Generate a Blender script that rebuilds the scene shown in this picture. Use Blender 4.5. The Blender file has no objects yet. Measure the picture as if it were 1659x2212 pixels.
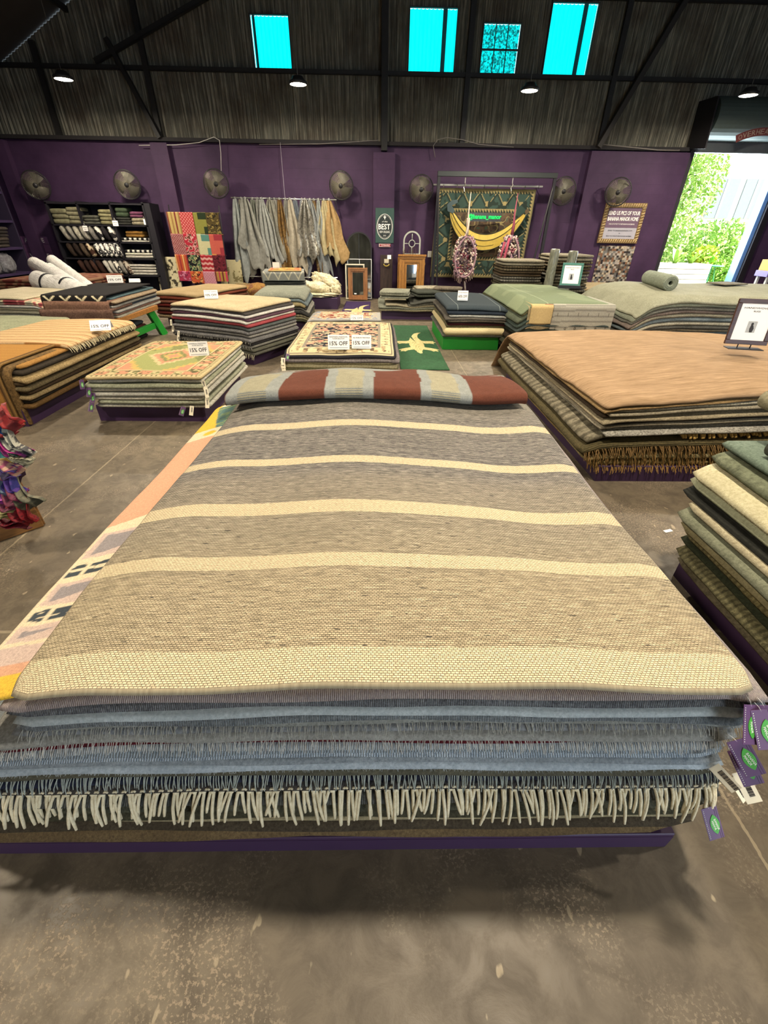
import bpy, math, random
import numpy as np
from mathutils import Vector, Matrix, Euler
random.seed(7)
RNG = np.random.RandomState(11)
scene = bpy.context.scene
COL = scene.collection

# ------------------------------------------------------------------ camera
CAM_H, F_PX, CX, CY = 1.6, 930.0, 829.5, 1106.0
PITCH, YAW, ROLL = math.radians(33.3), math.radians(1.25), math.radians(0.9)
cam_d = bpy.data.cameras.new('camera'); cam = bpy.data.objects.new('camera', cam_d); COL.objects.link(cam)
R_CAM = (Matrix.Rotation(-YAW, 3, 'Z') @ Matrix.Rotation(math.pi/2 - PITCH, 3, 'X') @ Matrix.Rotation(ROLL, 3, 'Z'))
cam.matrix_world = Matrix.Translation((0, 0, CAM_H)) @ R_CAM.to_4x4()
cam_d.sensor_fit = 'HORIZONTAL'; cam_d.sensor_width = 36.0; cam_d.lens = 36.0*F_PX/1659.0
cam_d.clip_start = 0.02; cam_d.clip_end = 200
scene.camera = cam
# ------------------------------------------------------------------ world, sun, exposure
scene.view_settings.view_transform = 'Standard'; scene.view_settings.look = 'None'
scene.view_settings.gamma = 1.0; scene.view_settings.use_curve_mapping = False
scene.view_settings.exposure = 0.66
wd = bpy.data.worlds.new('sky'); scene.world = wd; wd.use_nodes = True
wd.node_tree.nodes['Background'].inputs[0].default_value = (0.72, 0.86, 1.0, 1)
wd.node_tree.nodes['Background'].inputs[1].default_value = 2.6
def add_light(name, kind, loc, energy, color, size=0.3, rot=(0, 0, 0), parent=None, sy=None, spread=None):
    d = bpy.data.lights.new(name, kind); d.energy = energy; d.color = color
    if kind == 'AREA':
        d.shape = 'DISK' if sy is None else 'RECTANGLE'; d.size = size
        if sy: d.size_y = sy
        if spread: d.spread = spread
    elif kind == 'SUN': d.angle = size
    else: d.shadow_soft_size = size
    o = bpy.data.objects.new(name, d); COL.objects.link(o); o.location = loc; o.rotation_euler = rot
    if parent: o.parent = parent
    return o
add_light('sun', 'SUN', (10, 20, 20), 22.0, (1.0, 0.95, 0.84), 0.01, (math.radians(38), 0, math.radians(60)))
LAMP_E = 95.0; LAMP_C = (1.0, 0.88, 0.70)
# daylight entering by the open doorway in the wall behind the viewpoint and by door_1
add_light('doorway_daylight', 'AREA', (4.6, -5.9, 2.0), 175.0, (0.68, 0.84, 1.0), 4.4, (math.radians(80), 0, 0), sy=3.2)
add_light('door_daylight', 'AREA', (8.6, 13.75, 1.9), 260.0, (0.80, 0.90, 1.0), 2.0, (math.radians(-90), 0, 0), sy=2.4)
WALL_Y = 13.35

def ray(px, py):
    return R_CAM @ Vector(((px-CX)/F_PX, -(py-CY)/F_PX, -1.0))
def on(px, py, z=0.0):
    d = ray(px, py); t = (z-CAM_H)/d.z; return Vector((d.x*t, d.y*t, z))
def at(px, py, Y):
    d = ray(px, py); t = Y/d.y; return Vector((d.x*t, Y, d.z*t+CAM_H))

# ------------------------------------------------------------------ colour and materials
def lin(c):
    if isinstance(c, str): c = tuple(int(c[i:i+2], 16)/255 for i in (0, 2, 4))
    return tuple((v/12.92 if v <= 0.04045 else ((v+0.055)/1.055)**2.4) for v in c)
MATS = {}
class NT:
    def __init__(s, name):
        s.m = bpy.data.materials.new(name); s.m.use_nodes = True; s.t = s.m.node_tree
        s.b = s.t.nodes['Principled BSDF']; s.b.inputs['Specular IOR Level'].default_value = 0.2
    def n(s, kind, **kw):
        nd = s.t.nodes.new(kind)
        for k, v in kw.items():
            if k.startswith('_'): nd.inputs[k[1:].replace('_', ' ')].default_value = v
            else: setattr(nd, k, v)
        return nd
    def l(s, a, b): s.t.links.new(a, b)
    def coord(s, kind='Object', scale=(1, 1, 1)):
        tc = s.n('ShaderNodeTexCoord'); mp = s.n('ShaderNodeMapping'); mp.inputs['Scale'].default_value = scale
        s.l(tc.outputs[kind], mp.inputs[0]); return mp.outputs[0]
    def noise(s, vec, scale, detail=3, rough=0.6, dist=0.0):
        nd = s.n('ShaderNodeTexNoise'); nd.inputs['Scale'].default_value = scale; nd.inputs['Detail'].default_value = detail
        nd.inputs['Roughness'].default_value = rough; nd.inputs['Distortion'].default_value = dist
        s.l(vec, nd.inputs['Vector']); return nd.outputs['Fac']
    def ramp(s, fac, stops, interp='LINEAR'):
        nd = s.n('ShaderNodeValToRGB'); nd.color_ramp.interpolation = interp
        e = nd.color_ramp.elements
        while len(e) < len(stops): e.new(0.5)
        for i, (p, c) in enumerate(stops):
            e[i].position = p; e[i].color = (*c, 1) if len(c) == 3 else c
        s.l(fac, nd.inputs[0]); return nd.outputs[0]
    def mix(s, fac, a, b, mode='MIX'):
        nd = s.n('ShaderNodeMix', data_type='RGBA', blend_type=mode)
        for v, i in ((fac, 0), (a, 6), (b, 7)):
            if isinstance(v, (int, float)): nd.inputs[i].default_value = v
            elif isinstance(v, tuple): nd.inputs[i].default_value = (*v[:3], 1)
            else: s.l(v, nd.inputs[i])
        return nd.outputs[2]
    def math(s, op, a, b=0.0):
        nd = s.n('ShaderNodeMath', operation=op)
        for v, i in ((a, 0), (b, 1)):
            if isinstance(v, (int, float)): nd.inputs[i].default_value = v
            else: s.l(v, nd.inputs[i])
        return nd.outputs[0]
    def bump(s, h, strength=0.5, dist=0.004):
        nd = s.n('ShaderNodeBump'); nd.inputs['Strength'].default_value = strength; nd.inputs['Distance'].default_value = dist
        s.l(h, nd.inputs['Height']); s.l(nd.outputs[0], s.b.inputs['Normal'])
    def color(s, c):
        if isinstance(c, tuple): s.b.inputs['Base Color'].default_value = (*c, 1)
        else: s.l(c, s.b.inputs['Base Color'])
    def rough(s, r): s.b.inputs['Roughness'].default_value = r
def dark(c, k): return tuple(v*k for v in c)

def fab(c1, c2=None, grain=260, stretch=(1, 1, 1), stitch=0, cell=0.0, contrast=1.0):
    """wool / textile: mottled yarn colour with a woven bump"""
    key = ('fab', c1, c2, grain, stretch, stitch, cell, contrast)
    if key in MATS: return MATS[key]
    a = lin(c1); b = lin(c2) if c2 else dark(a, 0.6)
    m = NT('woven_textile'); v = m.coord('Object', stretch)
    f = m.noise(v, grain*0.25, 4, 0.75)
    col = m.ramp(f, [(0.5-0.22/contrast, b), (0.5+0.22/contrast, a)])
    big = m.noise(m.coord('Object'), 5, 2)
    col = m.mix(m.ramp(big, [(0.35, (0, 0, 0)), (0.7, (0.35,)*3)]), col, dark(b, 0.8))
    m.color(col); m.rough(0.95)
    h = m.noise(v, grain, 2, 0.8)
    if stitch:
        w = m.n('ShaderNodeTexWave', wave_type='BANDS', bands_direction='X' if stitch > 0 else 'Y'); w.inputs['Scale'].default_value = abs(stitch)
        w.inputs['Distortion'].default_value = 1.5; w.inputs['Detail'].default_value = 1; m.l(m.coord('Object'), w.inputs['Vector'])
        h = m.math('ADD', h, m.math('MULTIPLY', w.outputs['Fac'], 1.3))
        col2 = m.mix(m.ramp(w.outputs['Fac'], [(0.15, (0.45,)*3), (0.6, (1, 1, 1))]), dark(b, 0.6), col)
        m.color(col2)
    m.bump(h, 0.8, 0.003)
    MATS[key] = m.m; return m.m
def plain(c, rough=0.6, metal=0.0, spec=0.4, var=0.12, scale=12, emit=0.0, bump=0.0):
    key = ('plain', c, rough, metal, spec, var, scale, emit, bump)
    if key in MATS: return MATS[key]
    a = lin(c); m = NT('painted_surface'); v = m.coord('Object')
    f = m.noise(v, scale, 4)
    m.color(m.mix(f, dark(a, 1-var), dark(a, 1+var))); m.rough(rough)
    m.b.inputs['Metallic'].default_value = metal; m.b.inputs['Specular IOR Level'].default_value = spec
    if bump: m.bump(m.noise(v, scale*6, 3), bump, 0.003)
    if emit:
        m.b.inputs['Emission Color'].default_value = (*a, 1); m.b.inputs['Emission Strength'].default_value = emit
    MATS[key] = m.m; return m.m
def painted(grain=300, kind='pile', rough=0.95, spec=0.2):
    key = ('painted', grain, kind, rough)
    if key in MATS: return MATS[key]
    m = NT('dyed_pattern'); at_ = m.n('ShaderNodeVertexColor', layer_name='Col'); v = m.coord('Object')
    f = m.noise(v, grain, 2, 0.8)
    sh = m.ramp(m.noise(v, grain*0.4, 3), [(0.3, (0.72,)*3), (0.7, (1.08,)*3)])
    m.color(m.mix(1.0, at_.outputs['Color'], sh, 'MULTIPLY')); m.rough(rough); m.b.inputs['Specular IOR Level'].default_value = spec
    m.bump(f, 0.6, 0.003); MATS[key] = m.m; return m.m
def wood(c1, c2, scale=1.0, direction='X', rough=0.5):
    key = ('wood', c1, c2, scale, direction, rough)
    if key in MATS: return MATS[key]
    m = NT('wood_grain'); st = {'X': (1.2, 14, 14), 'Y': (14, 1.2, 14), 'Z': (14, 14, 1.2)}[direction]
    v = m.coord('Object', tuple(s*scale for s in st)); f = m.noise(v, 3.0, 5, 0.6, 0.8)
    m.color(m.ramp(f, [(0.3, lin(c2)), (0.68, lin(c1))])); m.rough(rough); m.b.inputs['Specular IOR Level'].default_value = 0.4
    m.bump(f, 0.25, 0.004); MATS[key] = m.m; return m.m

# ------------------------------------------------------------------ mesh helpers
class MB:
    """collects vertices and faces of one mesh"""
    def __init__(s): s.v = []; s.f = []; s.uv = None
    def add(s, v, f):
        k = len(s.v); s.v.extend([tuple(p) for p in v]); s.f.extend([tuple(i+k for i in q) for q in f]); return s
    def box(s, x0, x1, y0, y1, z0, z1, M=None, b=0.0):
        if b:
            xs = ((x0, x1), (y0, y1), (z0, z1)); P = []
            import itertools
            vs = []; 
            for sx, sy, sz in itertools.product((0, 1), repeat=3):
                c = (xs[0][sx], xs[1][sy], xs[2][sz]); sg = (1-2*sx, 1-2*sy, 1-2*sz)
                for ax in range(3):
                    p = [c[i]+sg[i]*b for i in range(3)]; p[ax] = c[ax]; vs.append(Vector(p))
            bm = __import__('bmesh').new()
            for p in vs: bm.verts.new(p)
            r = __import__('bmesh').ops.convex_hull(bm, input=bm.verts)
            bm.verts.index_update(); vv = [v.co.copy() for v in bm.verts]; ff = [tuple(v.index for v in f.verts) for f in bm.faces]; bm.free()
        else:
            vv = [Vector(p) for p in ((x0,y0,z0),(x1,y0,z0),(x1,y1,z0),(x0,y1,z0),(x0,y0,z1),(x1,y0,z1),(x1,y1,z1),(x0,y1,z1))]
            ff = [(0,3,2,1),(4,5,6,7),(0,1,5,4),(1,2,6,5),(2,3,7,6),(3,0,4,7)]
        if M is not None: vv = [M @ p for p in vv]
        return s.add(vv, ff)
    def tube(s, pts, r, n=8, cap=True, r_end=None):
        pts = [Vector(p) for p in pts]; N = len(pts); rs = r if isinstance(r, (list, tuple)) else [r + ((r_end if r_end is not None else r)-r)*i/max(1, N-1) for i in range(N)]
        vv = []; prev = None
        for i, p in enumerate(pts):
            d = (pts[min(i+1, N-1)] - pts[max(i-1, 0)]); d = d.normalized() if d.length > 1e-9 else Vector((0, 0, 1))
            if prev is None:
                a = Vector((0, 0, 1)) if abs(d.z) < 0.9 else Vector((1, 0, 0)); u = d.cross(a).normalized()
            else: u = (prev - d*prev.dot(d)); u = u.normalized() if u.length > 1e-6 else d.orthogonal().normalized()
            prev = u; w = d.cross(u)
            for k in range(n):
                t = 2*math.pi*k/n; vv.append(p + (u*math.cos(t) + w*math.sin(t))*rs[i])
        ff = []
        for i in range(N-1):
            for k in range(n): ff.append((i*n+k, i*n+(k+1) % n, (i+1)*n+(k+1) % n, (i+1)*n+k))
        if cap: ff.append(tuple(range(n-1, -1, -1))); ff.append(tuple((N-1)*n+k for k in range(n)))
        return s.add(vv, ff)
    def lathe(s, prof, n=24, M=None):
        vv = [Vector((r*math.cos(2*math.pi*k/n), r*math.sin(2*math.pi*k/n), z)) for r, z in prof for k in range(n)]
        ff = [(i*n+k, i*n+(k+1) % n, (i+1)*n+(k+1) % n, (i+1)*n+k) for i in range(len(prof)-1) for k in range(n)]
        if M is not None: vv = [M @ p for p in vv]
        return s.add(vv, ff)
    def prism(s, poly, h, M=None):
        n = len(poly); vv = [Vector((x, y, 0)) for x, y in poly] + [Vector((x, y, h)) for x, y in poly]
        ff = [tuple(range(n-1, -1, -1)), tuple(range(n, 2*n))] + [(i, (i+1) % n, n+(i+1) % n, n+i) for i in range(n)]
        if M is not None: vv = [M @ p for p in vv]
        return s.add(vv, ff)
    def build(s, name, mat, parent=None, loc=None, smooth=False):
        me = bpy.data.meshes.new(name); me.from_pydata([tuple(p) for p in s.v], [], s.f); me.update()
        if smooth: me.polygons.foreach_set('use_smooth', [True]*len(me.polygons))
        if isinstance(mat, (list, tuple)):
            for q in mat: me.materials.append(q)
        else: me.materials.append(mat)
        o = bpy.data.objects.new(name, me); COL.objects.link(o)
        if parent is not None: o.parent = parent
        if loc is not None: o.location = loc
        return o
def tag(o, label, cat=None, group=None, kind=None):
    if label: o['label'] = label
    if cat: o['category'] = cat
    if group: o['group'] = group
    if kind: o['kind'] = kind
    return o
def struct(o, kind='structure'): o['kind'] = kind; return o
def empty(name, loc=(0, 0, 0), rz=0.0, rot=None):
    o = bpy.data.objects.new(name, None); COL.objects.link(o); o.location = loc; o.rotation_euler = rot if rot else (0, 0, rz); o.empty_display_size = 0.1; return o
def copy_tree(o, parent=None):
    c = o.copy(); COL.objects.link(c); c.parent = parent
    for ch in list(o.children): copy_tree(ch, c)
    return c
def text(body, width, height, mat, parent, loc=(0, 0, 0), rot=(math.pi/2, 0, 0), name='lettering', depth=0.001, bold=0.0, shear=0.0):
    cu = bpy.data.curves.new(name, 'FONT'); cu.body = body; cu.size = 1.0; cu.extrude = 0.002; cu.offset = bold; cu.shear = shear
    cu.align_x = 'CENTER'; cu.align_y = 'CENTER'; cu.resolution_u = 2
    t = bpy.data.objects.new(name, cu); COL.objects.link(t)
    dg = bpy.context.evaluated_depsgraph_get(); me = bpy.data.meshes.new_from_object(t.evaluated_get(dg))
    bpy.data.objects.remove(t); bpy.data.curves.remove(cu)
    co = np.empty(len(me.vertices)*3); me.vertices.foreach_get('co', co); co = co.reshape(-1, 3)
    mn, mx = co.min(0), co.max(0); c = (mn+mx)/2; sz = np.maximum(mx-mn, 1e-6)
    co = (co-c)*np.array([width/sz[0], height/sz[1], depth/sz[2]]); co[:, 2] += depth/2
    me.vertices.foreach_set('co', co.ravel()); me.materials.clear(); me.materials.append(mat)
    o = bpy.data.objects.new(name, me); COL.objects.link(o); o.location = loc; o.rotation_euler = rot
    if parent: o.parent = parent
    return o
def hashn(ix, iy, seed):
    h = np.sin(ix*127.1 + iy*311.7 + seed*74.7)*43758.5453; return h-np.floor(h)
def vn(x, y, seed=0):
    ix, iy = np.floor(x), np.floor(y); fx, fy = x-ix, y-iy; fx = fx*fx*(3-2*fx); fy = fy*fy*(3-2*fy)
    a = hashn(ix, iy, seed); b = hashn(ix+1, iy, seed); c = hashn(ix, iy+1, seed); d = hashn(ix+1, iy+1, seed)
    return (a*(1-fx)+b*fx)*(1-fy)+(c*(1-fx)+d*fx)*fy
def fbm(x, y, seed=0, o=3):
    return sum(vn(x*2**k, y*2**k, seed+k)*0.5**(k+1) for k in range(o))/(1-0.5**o)
def superq(a, b, c, e1=0.5, e2=0.5, nu=28, nv=14, noise=0.0, nf=4.0, seed=0):
    """soft rounded block centred at origin"""
    m = MB(); f = lambda w, e: math.copysign(abs(w)**e, w)
    for j in range(nv+1):
        v = -math.pi/2 + math.pi*j/nv
        for i in range(nu):
            u = 2*math.pi*i/nu
            x, y, z = f(math.cos(v), e1)*f(math.cos(u), e2), f(math.cos(v), e1)*f(math.sin(u), e2), f(math.sin(v), e1)
            k = 1+noise*(float(fbm(np.array(x*nf+z*1.7+5), np.array(y*nf+z*nf*0.8+9), seed))-0.5)*2
            m.v.append((a*x*k, b*y*k, c*z*k))
    for j in range(nv):
        for i in range(nu): m.f.append((j*nu+i, j*nu+(i+1) % nu, (j+1)*nu+(i+1) % nu, (j+1)*nu+i))
    return m
def xform(m, M): m.v = [tuple(M @ Vector(p)) for p in m.v]; return m
def TRS(loc, rot=(0, 0, 0)): return Matrix.Translation(loc) @ Euler(rot).to_matrix().to_4x4()

# ------------------------------------------------------------------ sheets (rugs, cloths) as thick meshes
def sheet_mesh(name, X, Y, Zt, th, mat, colors=None, uv=None, bulge=0.45):
    """X, Y, Zt: (ny, nx) arrays of the upper surface; thickness downwards along z with rounded rim"""
    ny, nx = X.shape; N = nx*ny
    top = np.stack([X, Y, Zt], -1).reshape(-1, 3); bot = top.copy(); bot[:, 2] -= th
    ring = [(0, i) for i in range(nx)]+[(j, nx-1) for j in range(1, ny)]+[(ny-1, i) for i in range(nx-2, -1, -1)]+[(j, 0) for j in range(ny-2, 0, -1)]
    ridx = np.array([j*nx+i for j, i in ring]); rp = top[ridx]
    nxt = np.roll(rp, -1, 0)-np.roll(rp, 1, 0); out = np.stack([nxt[:, 1], -nxt[:, 0], np.zeros(len(rp))], -1)
    out /= np.maximum(np.linalg.norm(out, axis=1, keepdims=True), 1e-9)
    mid = rp+out*th*bulge; mid[:, 2] -= th/2
    V = np.concatenate([top, bot, mid]); q = np.arange(N).reshape(ny, nx)
    a, b, c, d = q[:-1, :-1].ravel(), q[:-1, 1:].ravel(), q[1:, 1:].ravel(), q[1:, :-1].ravel()
    F = [np.stack([a, b, c, d], -1), np.stack([a+N, d+N, c+N, b+N], -1)]
    k = len(ring); r0 = ridx; r1 = np.roll(ridx, -1); m0 = 2*N+np.arange(k); m1 = 2*N+(np.arange(k)+1) % k
    F.append(np.stack([r0, m0, m1, r1], -1)); F.append(np.stack([m0, r0+N, r1+N, m1], -1)); F = np.concatenate(F)
    me = bpy.data.meshes.new(name); me.vertices.add(len(V)); me.vertices.foreach_set('co', V.ravel())
    me.loops.add(F.size); me.loops.foreach_set('vertex_index', F.ravel().astype(np.int32))
    me.polygons.add(len(F)); me.polygons.foreach_set('loop_start', np.arange(0, F.size, 4, dtype=np.int32)); me.polygons.foreach_set('loop_total', np.full(len(F), 4, dtype=np.int32))
    me.update(calc_edges=True); me.validate(); me.polygons.foreach_set('use_smooth', [True]*len(me.polygons))
    if uv is None: uv = np.stack([X-X.min(), Y-Y.min()], -1)
    UV = uv.reshape(-1, 2); UV = np.concatenate([UV, UV, UV[ridx]])
    ul = me.uv_layers.new(name='UVMap'); ul.data.foreach_set('uv', UV[F.ravel()].ravel().astype(np.float32))
    if colors is not None:
        C = colors.reshape(-1, 3); C = np.concatenate([C, C, C[ridx]]); C = np.concatenate([C, np.ones((len(C), 1))], 1)
        ca = me.color_attributes.new('Col', 'FLOAT_COLOR', 'POINT'); ca.data.foreach_set('color', C.ravel().astype(np.float32))
    me.materials.append(mat); o = bpy.data.objects.new(name, me); COL.objects.link(o); return o

FR = {  # style: spacing, length, radius, segments, droop, randomness, sides
 'fine':  (0.0048, 0.036, 0.0009, 4, 0.7, 0.45, 3),
 'strand':(0.0058, 0.046, 0.0016, 4, 0.8, 0.30, 4),
 'short': (0.005, 0.018, 0.0012, 3, 0.5, 0.5, 3),
 'shag':  (0.0045, 0.018, 0.0010, 3, 0.3, 1.0, 3),
 'fuzz':  (0.0035, 0.016, 0.0007, 3, 0.4, 1.1, 3),
 'tassel':(0.0120, 0.098, 0.0046, 6, 1.05, 0.20, 6),
 'jute':  (0.010, 0.085, 0.0030, 4, 0.7, 0.5, 4),
 'knotty':(0.030, 0.060, 0.0110, 4, 0.5, 0.6, 6),
 'far':   (0.022, 0.070, 0.0055, 3, 0.9, 0.35, 4),
}
def fringe(parent, pts, outs, style, mat, rnd, label=None, zmin=-9, only=None):
    sp, ln, r, seg, droop, rn, ns = FR[style]
    P = np.array(pts); d = np.r_[0, np.cumsum(np.linalg.norm(np.diff(P, axis=0), axis=1))]; n = max(2, int(d[-1]/sp)); m = MB()
    O = np.array(outs); s = np.linspace(0, d[-1], n)
    if style == 'tassel': s = s + np.where(np.arange(n) % 2 == 0, 0.0026, -0.0026)
    px = [np.interp(s, d, P[:, k]) for k in range(3)]; ox = [np.interp(s, d, O[:, k]) for k in range(2)]
    tx, ty = (P[-1]-P[0])[:2]/max(1e-6, d[-1]); grp = rnd.uniform(-1, 1, n//2+2)
    for i in range(n):
        if only and not (only[0] <= s[i]/d[-1] <= only[1]): continue
        L = ln*(1+rnd.uniform(-0.25, 0.2)); lat = rnd.uniform(-1, 1)*rn*0.6 + (grp[i//2]*0.22 + (0.06 if i % 2 else -0.06) if style == 'tassel' else 0)
        p0 = np.array([px[0][i], px[1][i], px[2][i]]); pp = []
        curl = rnd.uniform(-1, 1)*rn
        for k in range(seg+1):
            t = k/seg; a = min(1.25, droop*(0.35+1.1*t)+rnd.uniform(-0.1, 0.1)*rn*3)
            if k == 0: pp.append(p0); continue
            st = L/seg; q = pp[-1]+np.array([ox[0][i]*math.cos(a)*st + tx*st*(lat+curl*math.sin(3*t)*0.5), ox[1][i]*math.cos(a)*st + ty*st*(lat+curl*math.sin(3*t)*0.5), -math.sin(a)*st])
            if q[2] < zmin: q[2] = zmin
            pp.append(q)
        rr = [r*(1.25 if (style == 'tassel' and k == 0) else 1)*(1 if k < seg else 0.75) for k in range(seg+1)]
        m.tube(pp, rr, ns, cap=(style in ('tassel', 'knotty')))
    if style == 'tassel':      # the knots that tie pairs of tassels
        for i in range(0, n-1, 2):
            if only and not (only[0] <= s[i]/d[-1] <= only[1]): continue
            c = Vector(((px[0][i]+px[0][i+1])/2+ox[0][i]*0.012, (px[1][i]+px[1][i+1])/2+ox[1][i]*0.012, px[2][i]-0.006))
            q = superq(0.0085, 0.0075, 0.0075, 1, 1, 8, 5); xform(q, Matrix.Translation(c)); m.add(q.v, q.f)
            m.tube([c+Vector((-tx*0.012, -ty*0.012, 0.012)), c], 0.0035, 5); m.tube([c+Vector((tx*0.012, ty*0.012, 0.012)), c], 0.0035, 5)
    if not m.v: return None
    o = m.build('fringe', mat, parent, smooth=True)
    if label: o['label'] = label
    return o

def rug(label, frame, rect, z0, th, mat, disp=None, res=(24, 24), paint=None, wob=0.006, seed=0, fr=None, name='rug', cat='rug', group=None, bulge=0.45, corner=0.0, zmax=None):
    """frame=(ox,oy,rot); rect=(x0,x1,y0,y1) in that frame; z0 = underside height"""
    ox, oy, rot = frame; x0, x1, y0, y1 = rect; cx, cy = (x0+x1)/2, (y0+y1)/2; nx, ny = res
    rnd = np.random.RandomState(seed+1); xs = np.linspace(x0, x1, nx); ys = np.linspace(y0, y1, ny); X, Y = np.meshgrid(xs, ys)
    U, V = X-x0, Y-y0
    bx0 = (fbm(ys*2.3+seed*3.1, ys*0+seed, seed)-0.5)*2*wob; bx1 = (fbm(ys*2.1+seed*1.7, ys*0+3+seed, seed)-0.5)*2*wob
    by0 = (fbm(xs*2.2+seed*2.7, xs*0+6+seed, seed)-0.5)*2*wob; by1 = (fbm(xs*2.6+seed*5.1, xs*0+8+seed, seed)-0.5)*2*wob
    a = (X-x0)/(x1-x0); b = (Y-y0)/(y1-y0)
    Xw = X+bx0[:, None]*(1-a)+bx1[:, None]*a; Yw = Y+by0[None, :]*(1-b)+by1[None, :]*b
    if corner:
        ca = np.minimum(a, 1-a)*(x1-x0); cb = np.minimum(b, 1-b)*(y1-y0); k = np.clip(1-ca/corner, 0, 1)*np.clip(1-cb/corner, 0, 1)
        Xw -= np.sign(a-0.5)*k*corner*0.28; Yw -= np.sign(b-0.5)*k*corner*0.28
    Z = np.full_like(X, z0+th)
    if disp is not None: Z = Z+disp(Xw, Yw)
    colors = paint(U, V, x1-x0, y1-y0) if paint else None
    o = sheet_mesh(name, Xw-cx, Yw-cy, Z-z0, th, mat if not paint else (mat or painted()), colors, np.stack([U, V], -1), bulge)
    c, s = math.cos(rot), math.sin(rot); o.location = (ox+c*cx-s*cy, oy+s*cx+c*cy, z0); o.rotation_euler = (0, 0, rot)
    tag(o, label, cat, group)
    for f in (fr or []):
        side, style, fm = f[:3]; only = f[3] if len(f) > 3 else None
        sl = {'front': (slice(0, 1), slice(None)), 'back': (slice(-1, None), slice(None)), 'left': (slice(None), slice(0, 1)), 'right': (slice(None), slice(-1, None))}[side]
        pts = np.stack([(Xw-cx)[sl].ravel(), (Yw-cy)[sl].ravel(), (Z-z0)[sl].ravel()-th*0.5], -1)
        od = {'front': (0, -1), 'back': (0, 1), 'left': (-1, 0), 'right': (1, 0)}[side]
        fringe(o, pts, np.tile(od, (len(pts), 1)), style, fm, rnd, only=only, label=(f[4] if len(f) > 4 else None))
    return o
ORD = ['topmost', 'second', 'third', 'fourth', 'fifth', 'sixth', 'seventh', 'eighth', 'ninth', 'tenth', 'eleventh', 'twelfth', 'thirteenth', 'fourteenth', 'fifteenth', 'sixteenth', 'seventeenth', 'eighteenth', 'nineteenth', 'twentieth', 'twenty-first', 'twenty-second', 'twenty-third', 'twenty-fourth', 'twenty-fifth', 'twenty-sixth']
def pile(frame, rect, base_h, layers, where, group, disp=None, total=None, seed=0, gap=0.12, mk=None, nm='rug'):
    """layers listed top -> bottom as dicts: d (description), c (material), t (thickness) and options"""
    T = sum(l['t'] for l in layers)*(1+gap); k = (total/T) if total else 1.0
    z = base_h; out = []
    n = len(layers)
    for j in range(n-1, -1, -1):
        l = layers[j]; t = l['t']*k; x0, x1, y0, y1 = rect; e = l.get('e', (0, 0, 0, 0)); rr = np.random.RandomState(seed*31+j)
        jt = l.get('j', 0.018); jj = rr.uniform(-jt, jt, 4)
        R4 = (x0-e[0]+jj[0], x1+e[1]+jj[1], y0-e[2]+jj[2], y1+e[3]+jj[3])
        lab = f"{l['d']}, {ORD[j]} {'of' if j == 0 else 'from the top of'} {where}"
        f = (lambda X, Y, h=z+t: disp(X, Y, h)) if disp else None
        o = rug(lab, (frame[0], frame[1], frame[2]+l.get('rot', 0)), R4, z+t*gap*0.5, t, l.get('c'), f, l.get('res', (30, 30)), l.get('p'), l.get('w', 0.008), seed*13+j, l.get('fr'), name=l.get('name', nm), cat='rug', group=group, corner=l.get('cr', 0.03), bulge=l.get('b', 0.45))
        z += t*(1+gap); out.append(o)
    return out, z
def platform(frame, rect, h, mat, label, name='display_platform'):
    ox, oy, rot = frame; x0, x1, y0, y1 = rect; cx, cy = (x0+x1)/2, (y0+y1)/2; c, s = math.cos(rot), math.sin(rot)
    r = empty(name, (ox+c*cx-s*cy, oy+s*cx+c*cy, 0), rot); w, d = (x1-x0)/2, (y1-y0)/2; t = 0.018
    for a in (-1, 1):
        MB().box(-w, w, a*d-(t if a > 0 else 0), a*d+(0 if a > 0 else t), 0.0, h-t).build('side_panel', mat, r)
        MB().box(a*w-(t if a > 0 else 0), a*w+(0 if a > 0 else t), -d+t, d-t, 0.0, h-t).build('side_panel', mat, r)
    MB().box(-w, w, -d, d, h-t, h, b=0.003).build('top_panel', mat, r)
    tag(r, label, 'platform', 'platforms under the rug stacks'); return r
PURPLE = plain('3a2544', 0.55, var=0.15, scale=5); GREENP = plain('1c8a2b', 0.45, var=0.1)
BLACK = plain('17151a', 0.5); WHITE = plain('e9e6e0', 0.7, var=0.03); PAPER = plain('f1eee9', 0.8, var=0.02)
STEEL = plain('3b3d3c', 0.5, 0.6, var=0.3, scale=20); INK = plain('222024', 0.8); CHROME = plain('c9c9c6', 0.25, 0.9, var=0.05)

# ================================================================== BUILDING
m = NT('worn_concrete'); v = m.coord('Object')
n1 = m.noise(v, 0.7, 5, 0.6); n2 = m.noise(v, 9, 6, 0.7, 0.5); n3 = m.noise(v, 90, 3, 0.7); n4 = m.noise(v, 1.9, 3, 0.5)
base = m.ramp(n1, [(0.3, lin('5a5042')), (0.5, lin('6a5f4f')), (0.72, lin('7f735e'))])
base = m.mix(m.ramp(n2, [(0.42, (0, 0, 0)), (0.62, (0.6,)*3)]), base, lin('473f34'))
chip = m.math('MULTIPLY', m.ramp(n3, [(0.52, (0, 0, 0)), (0.6, (1, 1, 1))]), m.ramp(n4, [(0.5, (0, 0, 0)), (0.62, (0.5,)*3)]))
base = m.mix(chip, base, lin('ab9880'))
n5 = m.noise(m.coord('Object', (1, 0.45, 1)), 26, 2, 0.5)
base = m.mix(m.ramp(n5, [(0.70, (0, 0, 0)), (0.74, (0.7,)*3)]), base, lin('a5967c'))
sx = m.n('ShaderNodeSeparateXYZ'); m.l(m.coord('Object'), sx.inputs[0])
wobx = m.math('ADD', sx.outputs[0], m.math('MULTIPLY', m.noise(v, 14, 3), 0.02))
joint = m.math('LESS_THAN', m.math('ABSOLUTE', m.math('ADD', wobx, 2.155)), 0.006)
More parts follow.
